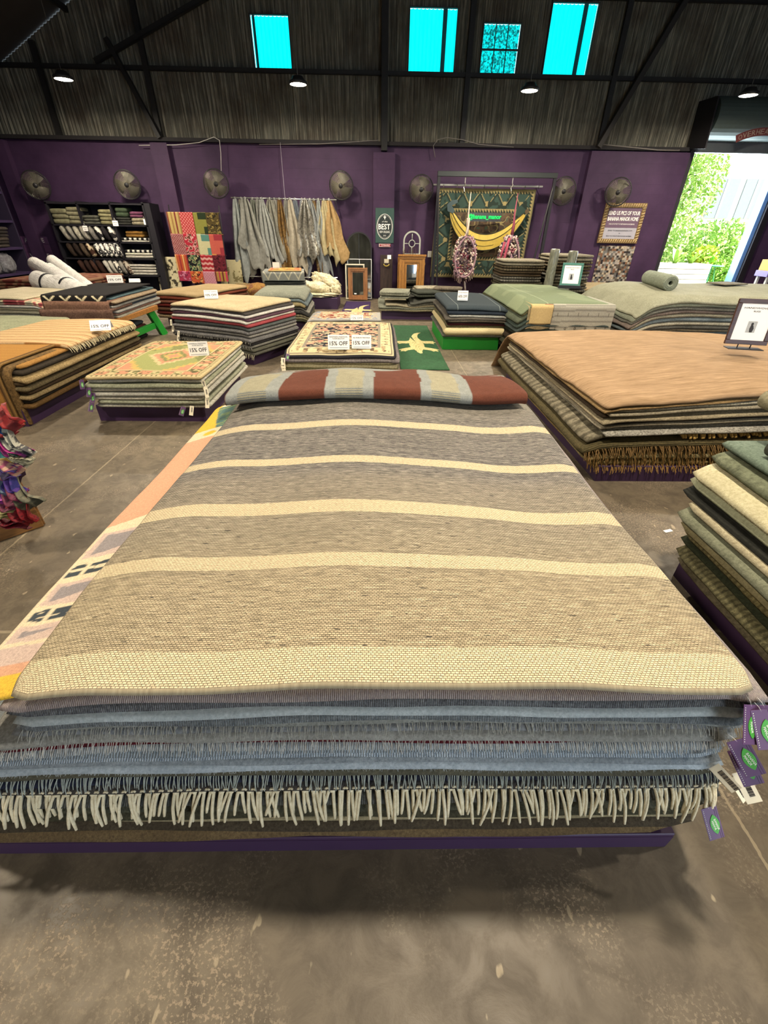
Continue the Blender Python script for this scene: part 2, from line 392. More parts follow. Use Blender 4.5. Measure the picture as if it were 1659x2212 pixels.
joint2 = m.math('LESS_THAN', m.math('ABSOLUTE', m.math('SUBTRACT', sx.outputs[1], 1.40)), 0.008)
joint3 = m.math('LESS_THAN', m.math('ABSOLUTE', m.math('SUBTRACT', wobx, 1.2)), 0.005)
base = m.mix(m.math('MULTIPLY', m.math('MAXIMUM', m.math('MAXIMUM', joint, joint2), joint3), 0.55), base, lin('a3957b'))
m.color(base); m.l(m.ramp(n2, [(0.3, (0.38,)*3), (0.7, (0.62,)*3)]), m.b.inputs['Roughness'])
m.b.inputs['Specular IOR Level'].default_value = 0.35
m.bump(m.math('ADD', n2, m.math('MULTIPLY', chip, 0.6)), 0.35, 0.006)
struct(MB().box(-9.3, 11.7, -6.2, 14.0, -0.2, 0.0).build('floor', m.m))

m = NT('corrugated_iron'); v = m.coord('Object')
f = m.noise(m.coord('Object', (9, 9, 0.35)), 3, 5, 0.7); g = m.noise(v, 1.3, 4)
c = m.ramp(f, [(0.3, lin('34342f')), (0.5, lin('5b5a51')), (0.68, lin('918c7d'))])
c = m.mix(m.ramp(g, [(0.45, (0, 0, 0)), (0.7, (0.6,)*3)]), c, lin('38291f')); m.color(c); m.rough(0.75); m.b.inputs['Metallic'].default_value = 0.15
m.bump(f, 0.3, 0.004); IRON = m.m
def corr(x0, x1, z0, z1f, y, depth=0.022, pitch=0.085, vertical_hole=None):
    n = int((x1-x0)/(pitch/4)); xs = np.linspace(x0, x1, n+1); mb = MB()
    for i, x in enumerate(xs):
        yy = y+depth*math.sin(2*math.pi*x/pitch); mb.v += [(x, yy, z0), (x, yy, z1f(x))]
    for i in range(n): mb.f.append((2*i, 2*i+2, 2*i+3, 2*i+1))
    return mb
def roofz(x): return 4.0+0.51*(10.5-abs(x-1.2))
# the gable wall: corrugated iron above a purple block wall, with openings for the translucent panels
panes = [(-2.70, -1.90, 4.52, 5.34), (0.68, 1.68, 4.52, 5.50), (2.27, 3.06, 4.52, 5.30), (3.68, 4.64, 4.52, 5.62)]
gw = MB(); edges = sorted(set([-9.3, 11.7]+[p for q in panes for p in q[:2]]))
for a, b in zip(edges[:-1], edges[1:]):
    hole = [q for q in panes if q[0] <= a+1e-6 and q[1] >= b-1e-6]
    if hole:
        q = hole[0]; p = corr(a, b, 3.3, lambda x: q[2], WALL_Y+0.05); gw.add(p.v, p.f); p = corr(a, b, q[3], roofz, WALL_Y+0.05); gw.add(p.v, p.f)
    else: p = corr(a, b, 3.3 if b <= 7.5 or True else 3.8, roofz, WALL_Y+0.05); gw.add(p.v, p.f)
struct(gw.build('wall_gable', IRON, smooth=True))
m = NT('cyan_fibreglass'); v = m.coord('Object', (1, 1, 1)); f = m.noise(m.coord('Object', (30, 30, 2)), 2, 4); wv = m.n('ShaderNodeTexWave', bands_direction='X'); wv.inputs['Scale'].default_value = 3.7; m.l(v, wv.inputs['Vector'])
c = m.mix(m.math('MULTIPLY', wv.outputs['Fac'], 0.55), m.ramp(f, [(0.35, lin('00d8d8')), (0.65, lin('0ff5f0'))]), lin('00b8c4'))
m.color(lin('0fb8c0')); m.l(c, m.b.inputs['Emission Color']); m.b.inputs['Emission Strength'].default_value = 0.95; m.rough(0.5); CYAN = m.m
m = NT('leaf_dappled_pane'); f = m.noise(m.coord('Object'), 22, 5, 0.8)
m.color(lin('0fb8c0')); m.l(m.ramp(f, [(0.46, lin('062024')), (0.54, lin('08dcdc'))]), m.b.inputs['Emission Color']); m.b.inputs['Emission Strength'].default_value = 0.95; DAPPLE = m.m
for i, (a, b, c0, d0) in enumerate(panes):
    fr = MB().box(a-0.02, b+0.02, WALL_Y-0.0, WALL_Y+0.06, c0-0.03, c0).box(a-0.02, b+0.02, WALL_Y, WALL_Y+0.06, d0, d0+0.02).box(a-0.02, a, WALL_Y, WALL_Y+0.06, c0, d0).box(b, b+0.02, WALL_Y, WALL_Y+0.06, c0, d0)
    w = struct(fr.build('window_%d' % (i+1), STEEL))
    p = corr(a, b, c0, lambda x: d0, WALL_Y+0.08); p.build('pane', DAPPLE if i == 2 else CYAN, w, smooth=True)
    if i == 2:
        g = MB()
        for t in (1/3, 2/3): g.box(a+(b-a)*t-0.008, a+(b-a)*t+0.008, WALL_Y, WALL_Y+0.03, c0, d0)
        g.box(a, b, WALL_Y, WALL_Y+0.03, (c0+d0)/2-0.02, (c0+d0)/2+0.01); g.build('glazing_bars', STEEL, w)
    elif i in (1, 3): MB().box(b-0.30, b-0.21, WALL_Y+0.0, WALL_Y+0.02, c0, d0).build('lap_strip', plain('0b5f66', 0.6), w)
    elif i == 0: MB().box(a+0.04, a+0.09, WALL_Y+0.0, WALL_Y+0.02, c0, d0).build('lap_strip', plain('0b5f66', 0.6), w)
# purple block wall
m = NT('purple_block_paint'); v = m.coord('Object'); br = m.n('ShaderNodeTexBrick'); br.inputs['Scale'].default_value = 1.0
br.inputs['Brick Width'].default_value = 0.4; br.inputs['Row Height'].default_value = 0.2; br.inputs['Mortar Size'].default_value = 0.006
rot = m.n('ShaderNodeMapping'); rot.inputs['Rotation'].default_value = (math.pi/2, 0, 0); m.l(v, rot.inputs[0]); m.l(rot.outputs[0], br.inputs['Vector'])
f = m.noise(v, 1.5, 4); m.color(m.ramp(f, [(0.3, lin('33223a')), (0.7, lin('442f4a'))])); m.rough(0.6)
m.bump(m.math('ADD', m.math('MULTIPLY', br.outputs['Fac'], -0.8), m.math('MULTIPLY', m.noise(v, 60, 3), 0.25)), 0.5, 0.006); PWALL = m.m
DX0, DX1, DZ = 7.58, 9.80, 3.22
struct(MB().box(-9.3, DX0, WALL_Y, WALL_Y+0.2, 0, 3.28).build('wall_back', PWALL))
struct(MB().box(DX1+0.25, 11.7, WALL_Y, WALL_Y+0.2, 0, 3.28).build('wall_back_right', PWALL))
for i, (a, b) in enumerate([(-5.32, -4.93), (-0.10, 0.42), (5.10, 7.48), (-9.0, -8.7)]):
    struct(MB().box(a, b, WALL_Y-0.16, WALL_Y, 0, 3.22 if i != 1 else 3.12).build('wall_pier', PWALL))
struct(MB().box(-9.5, -9.3, -6.2, WALL_Y+0.2, 0, 4.2).build('wall_left', PWALL))
struct(MB().box(11.7, 11.9, -6.2, WALL_Y+0.2, 0, 4.2).build('wall_right', PWALL))
wb = MB().box(-9.3, 2.4, -6.4, -6.2, 0, 9.5).box(6.8, 11.7, -6.4, -6.2, 0, 9.5).box(2.4, 6.8, -6.4, -6.2, 3.6, 9.5); struct(wb.build('wall_front', IRON))
rf = MB()
for s_ in (-1, 1):
    e = 1.2+s_*10.8; ez = 4.0-0.3*0.51
    A = [Vector((1.2, -6.6, 9.4)), Vector((e, -6.6, ez)), Vector((e, 14.2, ez)), Vector((1.2, 14.2, 9.4))]
    B = [p+Vector((0, 0, 0.08)) for p in A]; rf.add(A+B, [(0, 1, 2, 3), (7, 6, 5, 4), (0, 4, 5, 1), (1, 5, 6, 2), (2, 6, 7, 3), (3, 7, 4, 0)])
ROOFM = plain('2a2826', 0.8, var=0.4, scale=3)
struct(rf.build('ceiling', ROOFM))
# girts, columns, braces of the gable, ledge
DSTEEL = plain('201f1f', 0.6, 0.3, var=0.4)
def beam(name, p, q, w, d, mat=DSTEEL):
    p, q = Vector(p), Vector(q); L = (q-p).length; M = Matrix.Translation(p) @ (q-p).to_track_quat('Z', 'Y').to_matrix().to_4x4()
    o = MB().box(-w/2, w/2, -d/2, d/2, 0, L, M).box(-w/2, w/2, -d/2-0.006, -d/2+0.004, 0, L, M).build(name, mat); return struct(o)
for i, z in enumerate((4.49, 5.70, 6.9)): beam('trim_%d' % (i+1), (-9.2 if z < 4.5 else -8+z-4, WALL_Y-0.03, z), (11.6 if z < 4.5 else 10.4-z+4, WALL_Y-0.03, z), 0.07, 0.07)
struct(MB().box(-9.3, 7.45, WALL_Y-0.14, WALL_Y+0.02, 3.25, 3.32).build('trim_4', plain('1d1a1c', 0.8, var=0.3)))
beam('trim_5', (0.16, WALL_Y-0.12, 3.15), (0.14, WALL_Y-0.12, 9.0), 0.19, 0.14)
for i, x in enumerate((-5.08, 2.0, 5.28, -7.4, 9.4)): beam('trim_%d' % (6+i), (x, WALL_Y-0.05, 3.3), (x, WALL_Y-0.05, roofz(x)-0.1), 0.11, 0.08)
beam('trim_11', (5.20, WALL_Y-0.2, 3.28), (7.0, WALL_Y-0.2, 7.0), 0.16, 0.10, plain('2b2826', 0.6, 0.3))
beam('trim_12', (-5.05, WALL_Y-0.15, 3.3), (-5.75, WALL_Y-0.15, 4.9), 0.12, 0.08)
beam('trim_13', (-6.1, WALL_Y-0.15, 4.55), (-2.4, WALL_Y-0.15, 5.95), 0.10, 0.08)
for i, y in enumerate((9.0, 4.0, -1.0)):       # roof trusses (upper left corner of the view)
    for s_ in (-1, 1): beam('trim_%d' % (14+i*2+(s_ > 0)), (1.2, y, 9.2), (1.2+s_*10.3, y, 4.0), 0.12, 0.18)
for i, x in enumerate((-6.5, -4.5, -2.5, 4.9, 6.9, 8.9)): beam('trim_%d' % (20+i), (x, -6.1, roofz(x)-0.08), (x, WALL_Y, roofz(x)-0.08), 0.07, 0.09)
beam('trim_26', (-9.2, 9.0, 3.9), (-2.0, 9.0, 7.5), 0.05, 0.05); 
# cables along the ledge
def cable(label, pts, r=0.006, mat=None, name='cable'):
    return tag(MB().tube(pts, r, 5).build(name, mat or plain('6f6a66', 0.6), smooth=True), label, 'cable')
cable('pale cable looping over the ledge above the left fans', [at(300, 314, 13.20), at(380, 313, 13.20), at(430, 308, 13.20), at(462, 296, 13.20), at(474, 303, 13.20), at(477, 330, 13.22), at(478, 374, 13.2)], 0.008, plain('b9b4ae', 0.6))
cable('grey cable drooping along the ledge beside the dark centre post', [at(560, 312, 13.20), at(690, 311, 13.20), at(770, 306, 13.20), at(818, 303, 13.20)], 0.008)
cable('looped cable bundle on the ledge above the banner frame', [at(940, 340, 13.20), at(936, 315, 13.20), at(945, 302, 13.20), at(965, 297, 13.20), at(1000, 302, 13.20), at(1035, 312, 13.20), at(1110, 318, 13.20)], 0.008)
cable('grey conduit lying along the ledge left of the roller door', [at(1300, 312, 13.20), at(1360, 318, 13.20), at(1420, 324, 13.20), at(1468, 325, 13.20)], 0.014)
# roller door opening, jambs, drum
BJ = plain('5c86c8', 0.5)
d1 = struct(MB().box(DX0-0.10, DX0, WALL_Y-0.14, WALL_Y+0.25, 0, 3.35).build('door_1', plain('26222a', 0.6)))
MB().box(DX1, DX1+0.10, WALL_Y-0.02, WALL_Y+0.25, 0, 3.3).build('jamb', BJ, d1); MB().box(DX1+0.10, DX1+0.25, WALL_Y-0.10, WALL_Y+0.25, 0, 3.35).build('guide_rail', BLACK, d1)
MB().box(DX0-0.05, DX1+0.3, WALL_Y-0.22, WALL_Y-0.1, DZ, DZ+0.20).build('bottom_bar', plain('5a6266', 0.4, 0.5), d1)
dm = MB(); prof = []
Mx = TRS((DX0-0.05, WALL_Y-0.32, 3.80), (0, math.pi/2, 0)); dm.lathe([(0.0, 0), (0.38, 0), (0.38, DX1-DX0+1.9), (0, DX1-DX0+1.9)], 32, Mx); dm.build('roller_drum', plain('4a5552', 0.5, 0.3), d1, smooth=False)
MB().prism([(-0.42, -0.50), (0.30, -0.42), (0.42, 0.44), (-0.30, 0.40)], 0.03, TRS((DX0-0.16, WALL_Y-0.34, 3.72), (math.pi/2, 0, math.pi/2))).build('drum_bracket', BLACK, d1)
arc = MB(); Ms = TRS((8.75, WALL_Y-0.665, 3.56), (math.pi/2, 0, 0))
for k in range(16):
    t0, t1 = -0.44+0.88*k/16, -0.44+0.88*(k+1)/16
    q = lambda t, r: Vector((math.sin(t)*r, -1.5+0+math.cos(t)*r-0.0, 0)); ps = [q(t0, 1.42), q(t1, 1.42), q(t1, 1.56), q(t0, 1.56)]; arc.add([Ms @ p for p in ps], [(0, 1, 2, 3)])
lb = arc.build('badge', plain('5e2c2c', 0.7), d1)
for k, ch in enumerate('OVERHEAD DOOR'):
    t = -0.38+0.76*k/12
    if ch != ' ': text(ch, 0.075, 0.09, plain('8c7c70', 0.7), d1, (8.75+math.sin(t)*1.49, WALL_Y-0.672, 3.56-1.5+math.cos(t)*1.49), (math.pi/2, t, 0), depth=0.003)

# ================================================================== CEILING LAMPS
def high_bay(x, y, z, first=None, label=''):
    r = empty('ceiling_lamp', (x, y, z)); tag(r, label, 'ceiling lamp', 'round high bay lamps')
    MB().lathe([(0, 0.10), (0.09, 0.10), (0.12, 0.05), (0.165, 0.03), (0.17, 0.0), (0.15, -0.012)], 24).build('housing', plain('2a2a2c', 0.5, 0.5), r, smooth=True)
    e = NT('lamp_glow'); e.b.inputs['Emission Color'].default_value = (1.0, 0.86, 0.62, 1); e.b.inputs['Emission Strength'].default_value = 30
    dk = MB().lathe([(0.0, -0.02), (0.10, -0.018), (0.15, -0.008)], 24).build('diffuser', e.m, r, smooth=True)
    MB().tube([(0, 0, 0.1), (0, 0, min(roofz(x)-z-0.12, 4.5))], 0.006, 5).build('cord', plain('4a4643'), r)
    add_light('lamp_light', 'AREA', (0, 0, -0.03), LAMP_E*(1.35 if abs(x-1) < .1 and y < 3 else 1.35 if y > 5 else 1), LAMP_C, 0.28, parent=r)
    return r
LX = ['farthest left', 'second from left', 'third from left', 'farthest right']
for i, (px, py) in enumerate([(137, 170), (644, 181), (1144, 195), (1617, 205)]):
    p = at(px, py, 11.0); high_bay(p.x, 11.0, p.z, label='lit round hanging lamp, %s of the four above the back wall displays' % LX[i])
for y, xs in ((6.0, (-3.3, 1.0, 5.3)), (1.5, (-3.3, 1.0, 5.3)), (-4.6, (-3.3, 5.3))):
    for x in xs: high_bay(x, y, 4.4, label='round hanging lamp %s, above the floor %s' % ({-3.3: 'in the left row', 1.0: 'in the middle row', 5.3: 'in the right row'}[x], {6.0: 'beyond the front stack', 1.5: 'beside the front stack', -4.6: 'behind the viewpoint'}[y]))

# ================================================================== A: THE FRONT STACK
FA = (0.0, 0.0, 0.0)
platform(FA, (-1.30, 0.905, 0.538, 2.95), 0.09, PURPLE, 'low purple wooden platform under the big stack of rugs in the foreground')
def dispA(x, y, h):
    w = np.clip((h-0.1)/0.68, 0, 1)
    y = np.asarray(y); x = np.asarray(x)
    b = 0.040*np.exp(-((x+0.02+0.12*(y-1.2))/0.42)**2) - 0.022*np.exp(-((x-0.55)/0.22)**2)*np.clip((y-0.6)*1.4, 0, 1)
    b = b*(0.35+0.65*np.clip((y-0.55)/0.8, 0, 1)) + 0.016*np.sin(y*2.6+x*1.3+0.5)*np.clip((y-0.6), 0, 1)
    edge = np.clip(-0.60-x, 0, 1); b = b - edge**1.5*0.35*w
    b = b - np.clip(x-0.80, 0, 1)*0.25*w - np.clip(y-2.95, 0, 1)*0.5*w
    b = b + 0.004*np.sin(x*5.1+h*40)+0.003*np.sin(x*11.0+h*70)
    return b*w
# the striped top rug
m = NT('striped_heather_weave'); uv = m.n('ShaderNodeUVMap'); sep = m.n('ShaderNodeSeparateXYZ'); m.l(uv.outputs[0], sep.inputs[0])
def mp(sc):
    k = m.n('ShaderNodeMapping'); k.inputs['Scale'].default_value = sc; m.l(uv.outputs[0], k.inputs[0]); return k.outputs[0]
st = m.noise(mp((2.6, 120, 1)), 1.0, 5, 0.75); st2 = m.noise(mp((22, 200, 1)), 1.0, 4, 0.8); fl = m.noise(mp((90, 230, 1)), 1.0, 2, 0.6); tone = m.noise(mp((0.35, 6.0, 1)), 1.0, 2)
V_ = sep.outputs[1]
g = m.n('ShaderNodeMapRange'); g.inputs['From Min'].default_value = 0.0; g.inputs['From Max'].default_value = 2.5; m.l(V_, g.inputs[0])
body = m.ramp(g.outputs[0], [(0.0, lin('c9b795')), (0.13, lin('bfae8e')), (0.21, lin('aea189')), (0.36, lin('a39887')), (0.40, lin('989188')), (0.60, lin('979087')), (0.72, lin('a39b8d'))])
dk = m.ramp(g.outputs[0], [(0.0, lin('93866c')), (0.2, lin('7f7563')), (0.37, lin('6b655c')), (0.41, lin('4c4947')), (0.62, lin('4c4947')), (0.72, lin('6b655a'))])
col = m.mix(m.ramp(st, [(0.46, (0, 0, 0)), (0.62, (0.75,)*3)]), body, dk)
col = m.mix(m.ramp(st2, [(0.47, (0, 0, 0)), (0.60, (0.95,)*3)]), col, dk)
col = m.mix(m.ramp(st2, [(0.30, (0.7,)*3), (0.44, (0, 0, 0))]), col, lin('ded2b8'))
nv = m.noise(mp((26, 150, 1)), 1.0, 1, 0.5)
col = m.mix(m.ramp(nv, [(0.69, (0, 0, 0)), (0.73, (0.9,)*3)]), col, lin('3c3936'))
cream = m.ramp(fl, [(0.3, lin('bba988')), (0.65, lin('e4d3ae'))])
vv = m.math('ADD', V_, m.math('MULTIPLY', m.noise(mp((60, 60, 1)), 1.0, 1), 0.006))
msk = None
for a, b in ((-1, 0.095), (0.375, 0.435), (0.655, 0.735), (1.045, 1.110), (1.435, 1.510), (1.98, 2.05), (2.4, 3)):
    t = m.math('MULTIPLY', m.math('GREATER_THAN', vv, a+0.003), m.math('LESS_THAN', vv, b+0.003)); msk = t if msk is None else m.math('MAXIMUM', msk, t)
col = m.mix(msk, col, cream)
# loops of the weave: offset rows of small bumps
bk = m.n('ShaderNodeTexBrick'); bk.offset = 0.5; bk.inputs['Scale'].default_value = 1; bk.inputs['Brick Width'].default_value = 0.0095; bk.inputs['Row Height'].default_value = 0.0058
bk.inputs['Mortar Size'].default_value = 0.0011; bk.inputs['Mortar Smooth'].default_value = 1.0; bk.inputs['Color1'].default_value = (1,)*4; bk.inputs['Color2'].default_value = (0.75, 0.75, 0.75, 1); bk.inputs['Mortar'].default_value = (0, 0, 0, 1)
m.l(uv.outputs[0], bk.inputs['Vector'])
col = m.mix(m.math('MULTIPLY', bk.outputs['Fac'], 0.38), col, dk)
col = m.mix(0.35, col, bk.outputs['Color'], 'MULTIPLY')
m.color(col); m.rough(0.95); m.bump(m.math('ADD', m.math('MULTIPLY', bk.outputs['Fac'], -1.0), m.math('MULTIPLY', fl, 0.4)), 0.9, 0.0035)
STRIPE = m.m
def peach(U, V, W, L):
    x, v = U, V+0.0; n = fbm(U*9, V*9, 3)-0.5; uu = U+n*0.02; vv = V+n*0.03
    C = np.empty(U.shape+(3,)); cream = np.array(lin('d8c7a6')); C[:] = cream
    pe = np.array(lin('cf9d7e')); gr = np.array(lin('8e8685')); pk = np.array(lin('c3ac9f')); ch = np.array(lin('3f464b')); ye = np.array(lin('d9b13f')); te = np.array(lin('54716e'))
    def put(mask, c): C[mask] = c
    def blk(y0, y1, cx, w, pt):
        c = (np.abs(uu-cx) < w)
        put((vv > y0) & (vv < y1) & (uu > 0.012) & (uu < 0.20), pk)
        sk = (vv-(y0+0.02)-(uu-0.06)*0.25 > 0) & (vv < y1-0.018) & (uu > 0.04) & (uu < 0.155); put(sk, gr)
    put(vv < 0.075, ye); put((vv >= 0.055) & (vv < 0.085), pe); put((vv > 0.085) & (vv < 0.15), pk)
    blk(0.165, 0.225, 0, 0, 0); blk(0.30, 0.40, 0, 0, 0); blk(0.515, 0.66, 0, 0, 0)
    for y0, y1 in ((0.24, 0.285), (0.43, 0.485)):
        put((vv > y0) & (vv < y1) & (((uu > 0.02) & (uu < 0.07)) | ((uu > 0.09) & (uu < 0.20))) & (fbm(U*12, V*110, 5) > 0.38), ch)
    put((vv > 0.695+uu*0.3) & (vv < 1.50), pe); put((vv > 1.50) & (vv < 1.62), cream); put(((uu-0.10)/0.035)**2+((vv-1.56)/0.028)**2 < 1, ye)
    put((vv > 1.62) & (vv < 2.02) & (uu < 0.03+(2.02-vv)*0.22), ye); put((vv > 1.62) & (vv < 1.97) & (uu >= 0.03+(1.97-vv)*0.22) & (uu < 0.2), te)
    mot = (vv > 1.62) & (vv < 1.97) & (uu >= 0.03+(1.97-vv)*0.22) & (fbm(U*10, V*90, 8) > 0.55); put(mot, np.array(lin('8a9a5f')))
    put((vv > 2.02), cream)
    return C
MF = lambda c, c2=None: fab(c, c2, 500)
WHT = MF('d7d5cc', 'a9a8a2'); CRM = fab('e6d9b8', 'b5a685', 400); GRY = MF('a2a6a6', '6f7578'); BLU = MF('b8c3c8', '7f8b92'); TAN = fab('b39a68', '6e5836', 400)
def L(d, c, t, **k): return dict(d=d, c=c, t=t, **k)
WIDE = 0.17
layA = [
 L('grey heathered wool rug with cream bands', STRIPE, .016, e=(-.155, -.032, 0, -.03), j=.004, res=(90, 150), w=.012, cr=.06),
 L('peach and cream rug jutting out left', painted(420), .012, p=peach, e=(.02, -.28, -.02, -.42), j=.003, res=(190, 420), w=.01),
 L('blush stitched-edge rug', fab('cdbdb0', '96898a', 500, stitch=70), .018, e=(-.12, .02, .0, 0)),
 L('charcoal whip-stitched rug', fab('a3a5a6', '45474c', 500, stitch=75), .018, e=(-.13, .01, .0, 0)),
 L('pale blue-grey felted rug', fab('cbd2d1', '98a0a1', 500), .018, e=(-.14, 0, .005, 0)),
 L('slate twisted-edge rug', fab('b0b6b6', '555a5f', 500, stitch=80), .018, e=(-.13, 0, 0, 0)),
 L('grey rug with loose tufted fringe', fab('a3a49d', '65665f', 500), .020, e=(-.12, .0, .0, 0), fr=[('front', 'fine', MF('dad8ce', 'a3a298'))]),
 L('thin ash-grey flatweave', fab('9fa1a2', '65676a', 500), .014, e=(-.10, .01, .0, 0)),
 L('grey rug with fine white fringe', fab('b2b0a8', '74736d', 500), .020, e=(-.02, -.01, .0, 0), fr=[('front', 'fine', MF('f2efe6', 'd3d0c6'))]),
 L('thin dark red flatweave', fab('7a2630', '3a1419', 500), .012, e=(.0, -.01, .0, 0)),
 L('ice-grey ribbed rug', fab('d0d4d3', '8f9699', 500, stitch=60), .018, e=(.08, -.02, .004, 0)),
 L('blue-grey corded rug', fab('bcc4c8', '727d84', 500, stitch=45), .020, e=(.08, -.01, .006, 0)),
 L('white and blue looped rug', fab('dde4e6', '71808f', 500, stitch=50), .020, e=(.08, .0, .004, 0)),
 L('slate rug with pale binding', fab('a9b0b3', '656c72', 500), .018, e=(.08, .0, .002, 0)),
 L('fuzzy pale blue rug', fab('c6ced2', '8a949b', 400), .022, e=(.08, .02, .004, 0), fr=[('front', 'fuzz', MF('dbe0e0', 'a8b0b3'))]),
 L('olive grey rug with a strand fringe', fab('6f6b58', '3f3d34', 500), .020, e=(.08, .03, .006, 0), fr=[('front', 'strand', MF('c3c9c0', '8e948b'))]),
 L('navy and plum short-fringed rug', fab('3b3f52', '191b28', 500), .016, e=(.22, .04, .012, 0), fr=[('front', 'short', fab('2b3040', '16181f', 500))]),
 L('charcoal kilim with thick cream tassels', fab('57514a', '2a2725', 500), .026, e=(.22, .04, .010, 0), fr=[('front', 'tassel', fab('efe4c6', 'cdbf9c', 220), None, 'thick knotted cream wool tassels')]),
 L('grey checked rug', fab('7b7a72', '3c3c39', 500, stitch=55), .032, e=(.22, .05, .022, 0)),
 L('dark olive pile rug', fab('6b6954', '36352b', 500), .036, e=(.22, .05, .026, 0)),
 L('black rug with a light bound edge', fab('57533f', '28261b', 500), .030, e=(.22, .03, .026, 0)),
 L('thin mushroom-edged rug', fab('b0a482', '7c7156', 500), .010, e=(.22, .03, .034, 0)),
 L('deep brown rug', fab('5c5140', '2e271d', 500), .034, e=(.22, .02, .026, 0)),
 L('brown shaggy-edged rug', fab('86714f', '4b3b28', 500), .050, e=(.22, -.01, .022, 0), fr=[('front', 'shag', fab('c0a67a', '7c6644', 400))]),
]
A_OBJS, ztopA = pile(FA, (-0.97, 0.897, 0.575, 3.02), 0.09, [dict(l, j=l.get('j', .007), b=l.get('b', .6)) for l in layA], 'the front stack', 'rugs in the front stack', dispA, total=0.675, seed=3, gap=0.22)
# folded red-brown and grey striped rug lying across the far end
def folded_strip():
    W_, nx, ny = 1.66, 200, 240; prof = []
    D, T = 0.50, 0.062
    for k in range(ny):
        t = k/(ny-1)
        if t < 0.40: a = t/0.40*math.pi; prof.append((-D/2+T/2-math.sin(a)*T/2*1.15, T/2-math.cos(a)*T/2))
        else: u = (t-0.40)/0.60; prof.append((-D/2+T/2+u*(D-T/2), T+0.016*math.sin(u*math.pi)-u*u*0.03))
    pr = np.array(prof); s = np.r_[0, np.cumsum(np.linalg.norm(np.diff(pr, axis=0), axis=1))]
    # even spacing along the profile
    ss = np.linspace(0, s[-1], ny); py = np.interp(ss, s, pr[:, 0]); pz = np.interp(ss, s, pr[:, 1])
    u = np.linspace(-0.5, 0.5, nx); X = np.tile(u*W_, (ny, 1)); V = np.tile(ss[:, None], (1, nx)); Xn = X/W_
    Y = np.tile(py[:, None], (1, nx)); Z = np.tile(pz[:, None], (1, nx))
    k = np.clip((V-0.12)/0.5, 0, 1); X = X + 0.05*k*(-Xn)*1.2 + 0.03*np.sin(Xn*9)*k
    Z = Z + 0.005*np.sin(X*4.0+0.8)*np.clip(V*6, 0, 1) + 0.006*np.sin(X*9+V*9)*np.clip(V*6, 0, 1)
    Zs = dispA(X+0.0, Y*0+2.5, 0.78); Z = Z+Zs*0.6+0.008
    g = np.array(lin('8b8d87')); kh = np.array(lin('969078')); rb = np.array(lin('633829')); C = np.empty(X.shape+(3,)); C[:] = rb
    q = Xn+0.5 + 0.004*np.sin(V*16+X*3)*np.clip(V*5, 0, 1)
    for a, b, c in ((0, .04, g), (.04, .135, kh), (.135, .18, g), (.33, .365, g), (.365, .455, kh), (.455, .49, g), (.645, .68, g), (.68, .775, kh), (.775, .815, g)): C[(q >= a) & (q < b)] = c
    low = V < 0.10; st = (np.sin(V*2*math.pi/0.014) > 0.2) & low & (np.abs(C-kh).sum(-1) < 1e-6); C[st] = np.array(lin('6b6f70'))
    C *= (0.85+0.3*fbm(X*40, V*40, 4))[..., None]
    m_ = painted(500)
    # inner surface
    th = 0.012; Np = np.stack([X, Y, Z], -1)
    dy, dz = np.gradient(Y, axis=0), np.gradient(Z, axis=0); ln = np.hypot(dy, dz)+1e-9; In = Np.copy(); In[..., 1] += -(-dz/ln)*0 + (dz/ln)*th; In[..., 2] -= (dy/ln)*th
    V_, N = np.concatenate([Np.reshape(-1, 3), In.reshape(-1, 3)]), nx*ny; qd = np.arange(N).reshape(ny, nx); F = []
    a, b, c, d = qd[:-1, :-1].ravel(), qd[:-1, 1:].ravel(), qd[1:, 1:].ravel(), qd[1:, :-1].ravel()
    F = np.concatenate([np.stack([a, b, c, d], -1), np.stack([a+N, d+N, c+N, b+N], -1)]).tolist()
    for j in range(ny-1): F += [(qd[j, 0], qd[j+1, 0], qd[j+1, 0]+N, qd[j, 0]+N), (qd[j, -1], qd[j, -1]+N, qd[j+1, -1]+N, qd[j+1, -1])]
    for i in range(nx-1): F += [(qd[-1, i], qd[-1, i+1], qd[-1, i+1]+N, qd[-1, i]+N), (qd[0, i], qd[0, i]+N, qd[0, i+1]+N, qd[0, i+1])]
    me = bpy.data.meshes.new('folded_rug'); me.from_pydata(V_.tolist(), [], F); me.update(); me.polygons.foreach_set('use_smooth', [True]*len(me.polygons))
    C2 = np.concatenate([C.reshape(-1, 3)]*2); C2 = np.concatenate([C2, np.ones((len(C2), 1))], 1); ca = me.color_attributes.new('Col', 'FLOAT_COLOR', 'POINT'); ca.data.foreach_set('color', C2.ravel().astype(np.float32))
    me.materials.append(m_); o = bpy.data.objects.new('folded_rug', me); COL.objects.link(o)
    # lower lap of the fold, lying on the striped rug
    lx = np.linspace(-0.49*W_, 0.49*W_, 60); ly = np.linspace(-0.20, 0.19, 12); LXX, LYY = np.meshgrid(lx, ly); LZ = 0.016+dispA(LXX, LYY*0+2.5, 0.78)
    cc = np.empty(LXX.shape+(3,)); cc[:] = rb; lo = sheet_mesh('lower_lap', LXX, LYY, LZ+0.006, 0.014, m_, cc); lo.parent = o
    mid = sheet_mesh('inner_lap', LXX*0.99, LYY, LZ+0.028, 0.014, m_, cc*0+g); mid.parent = o
    return o
fo = folded_strip(); fo.location = (0.0, 2.56, 0.782); tag(fo, 'folded red-brown rug with grey and khaki bands across the far end of the front stack', 'rug')
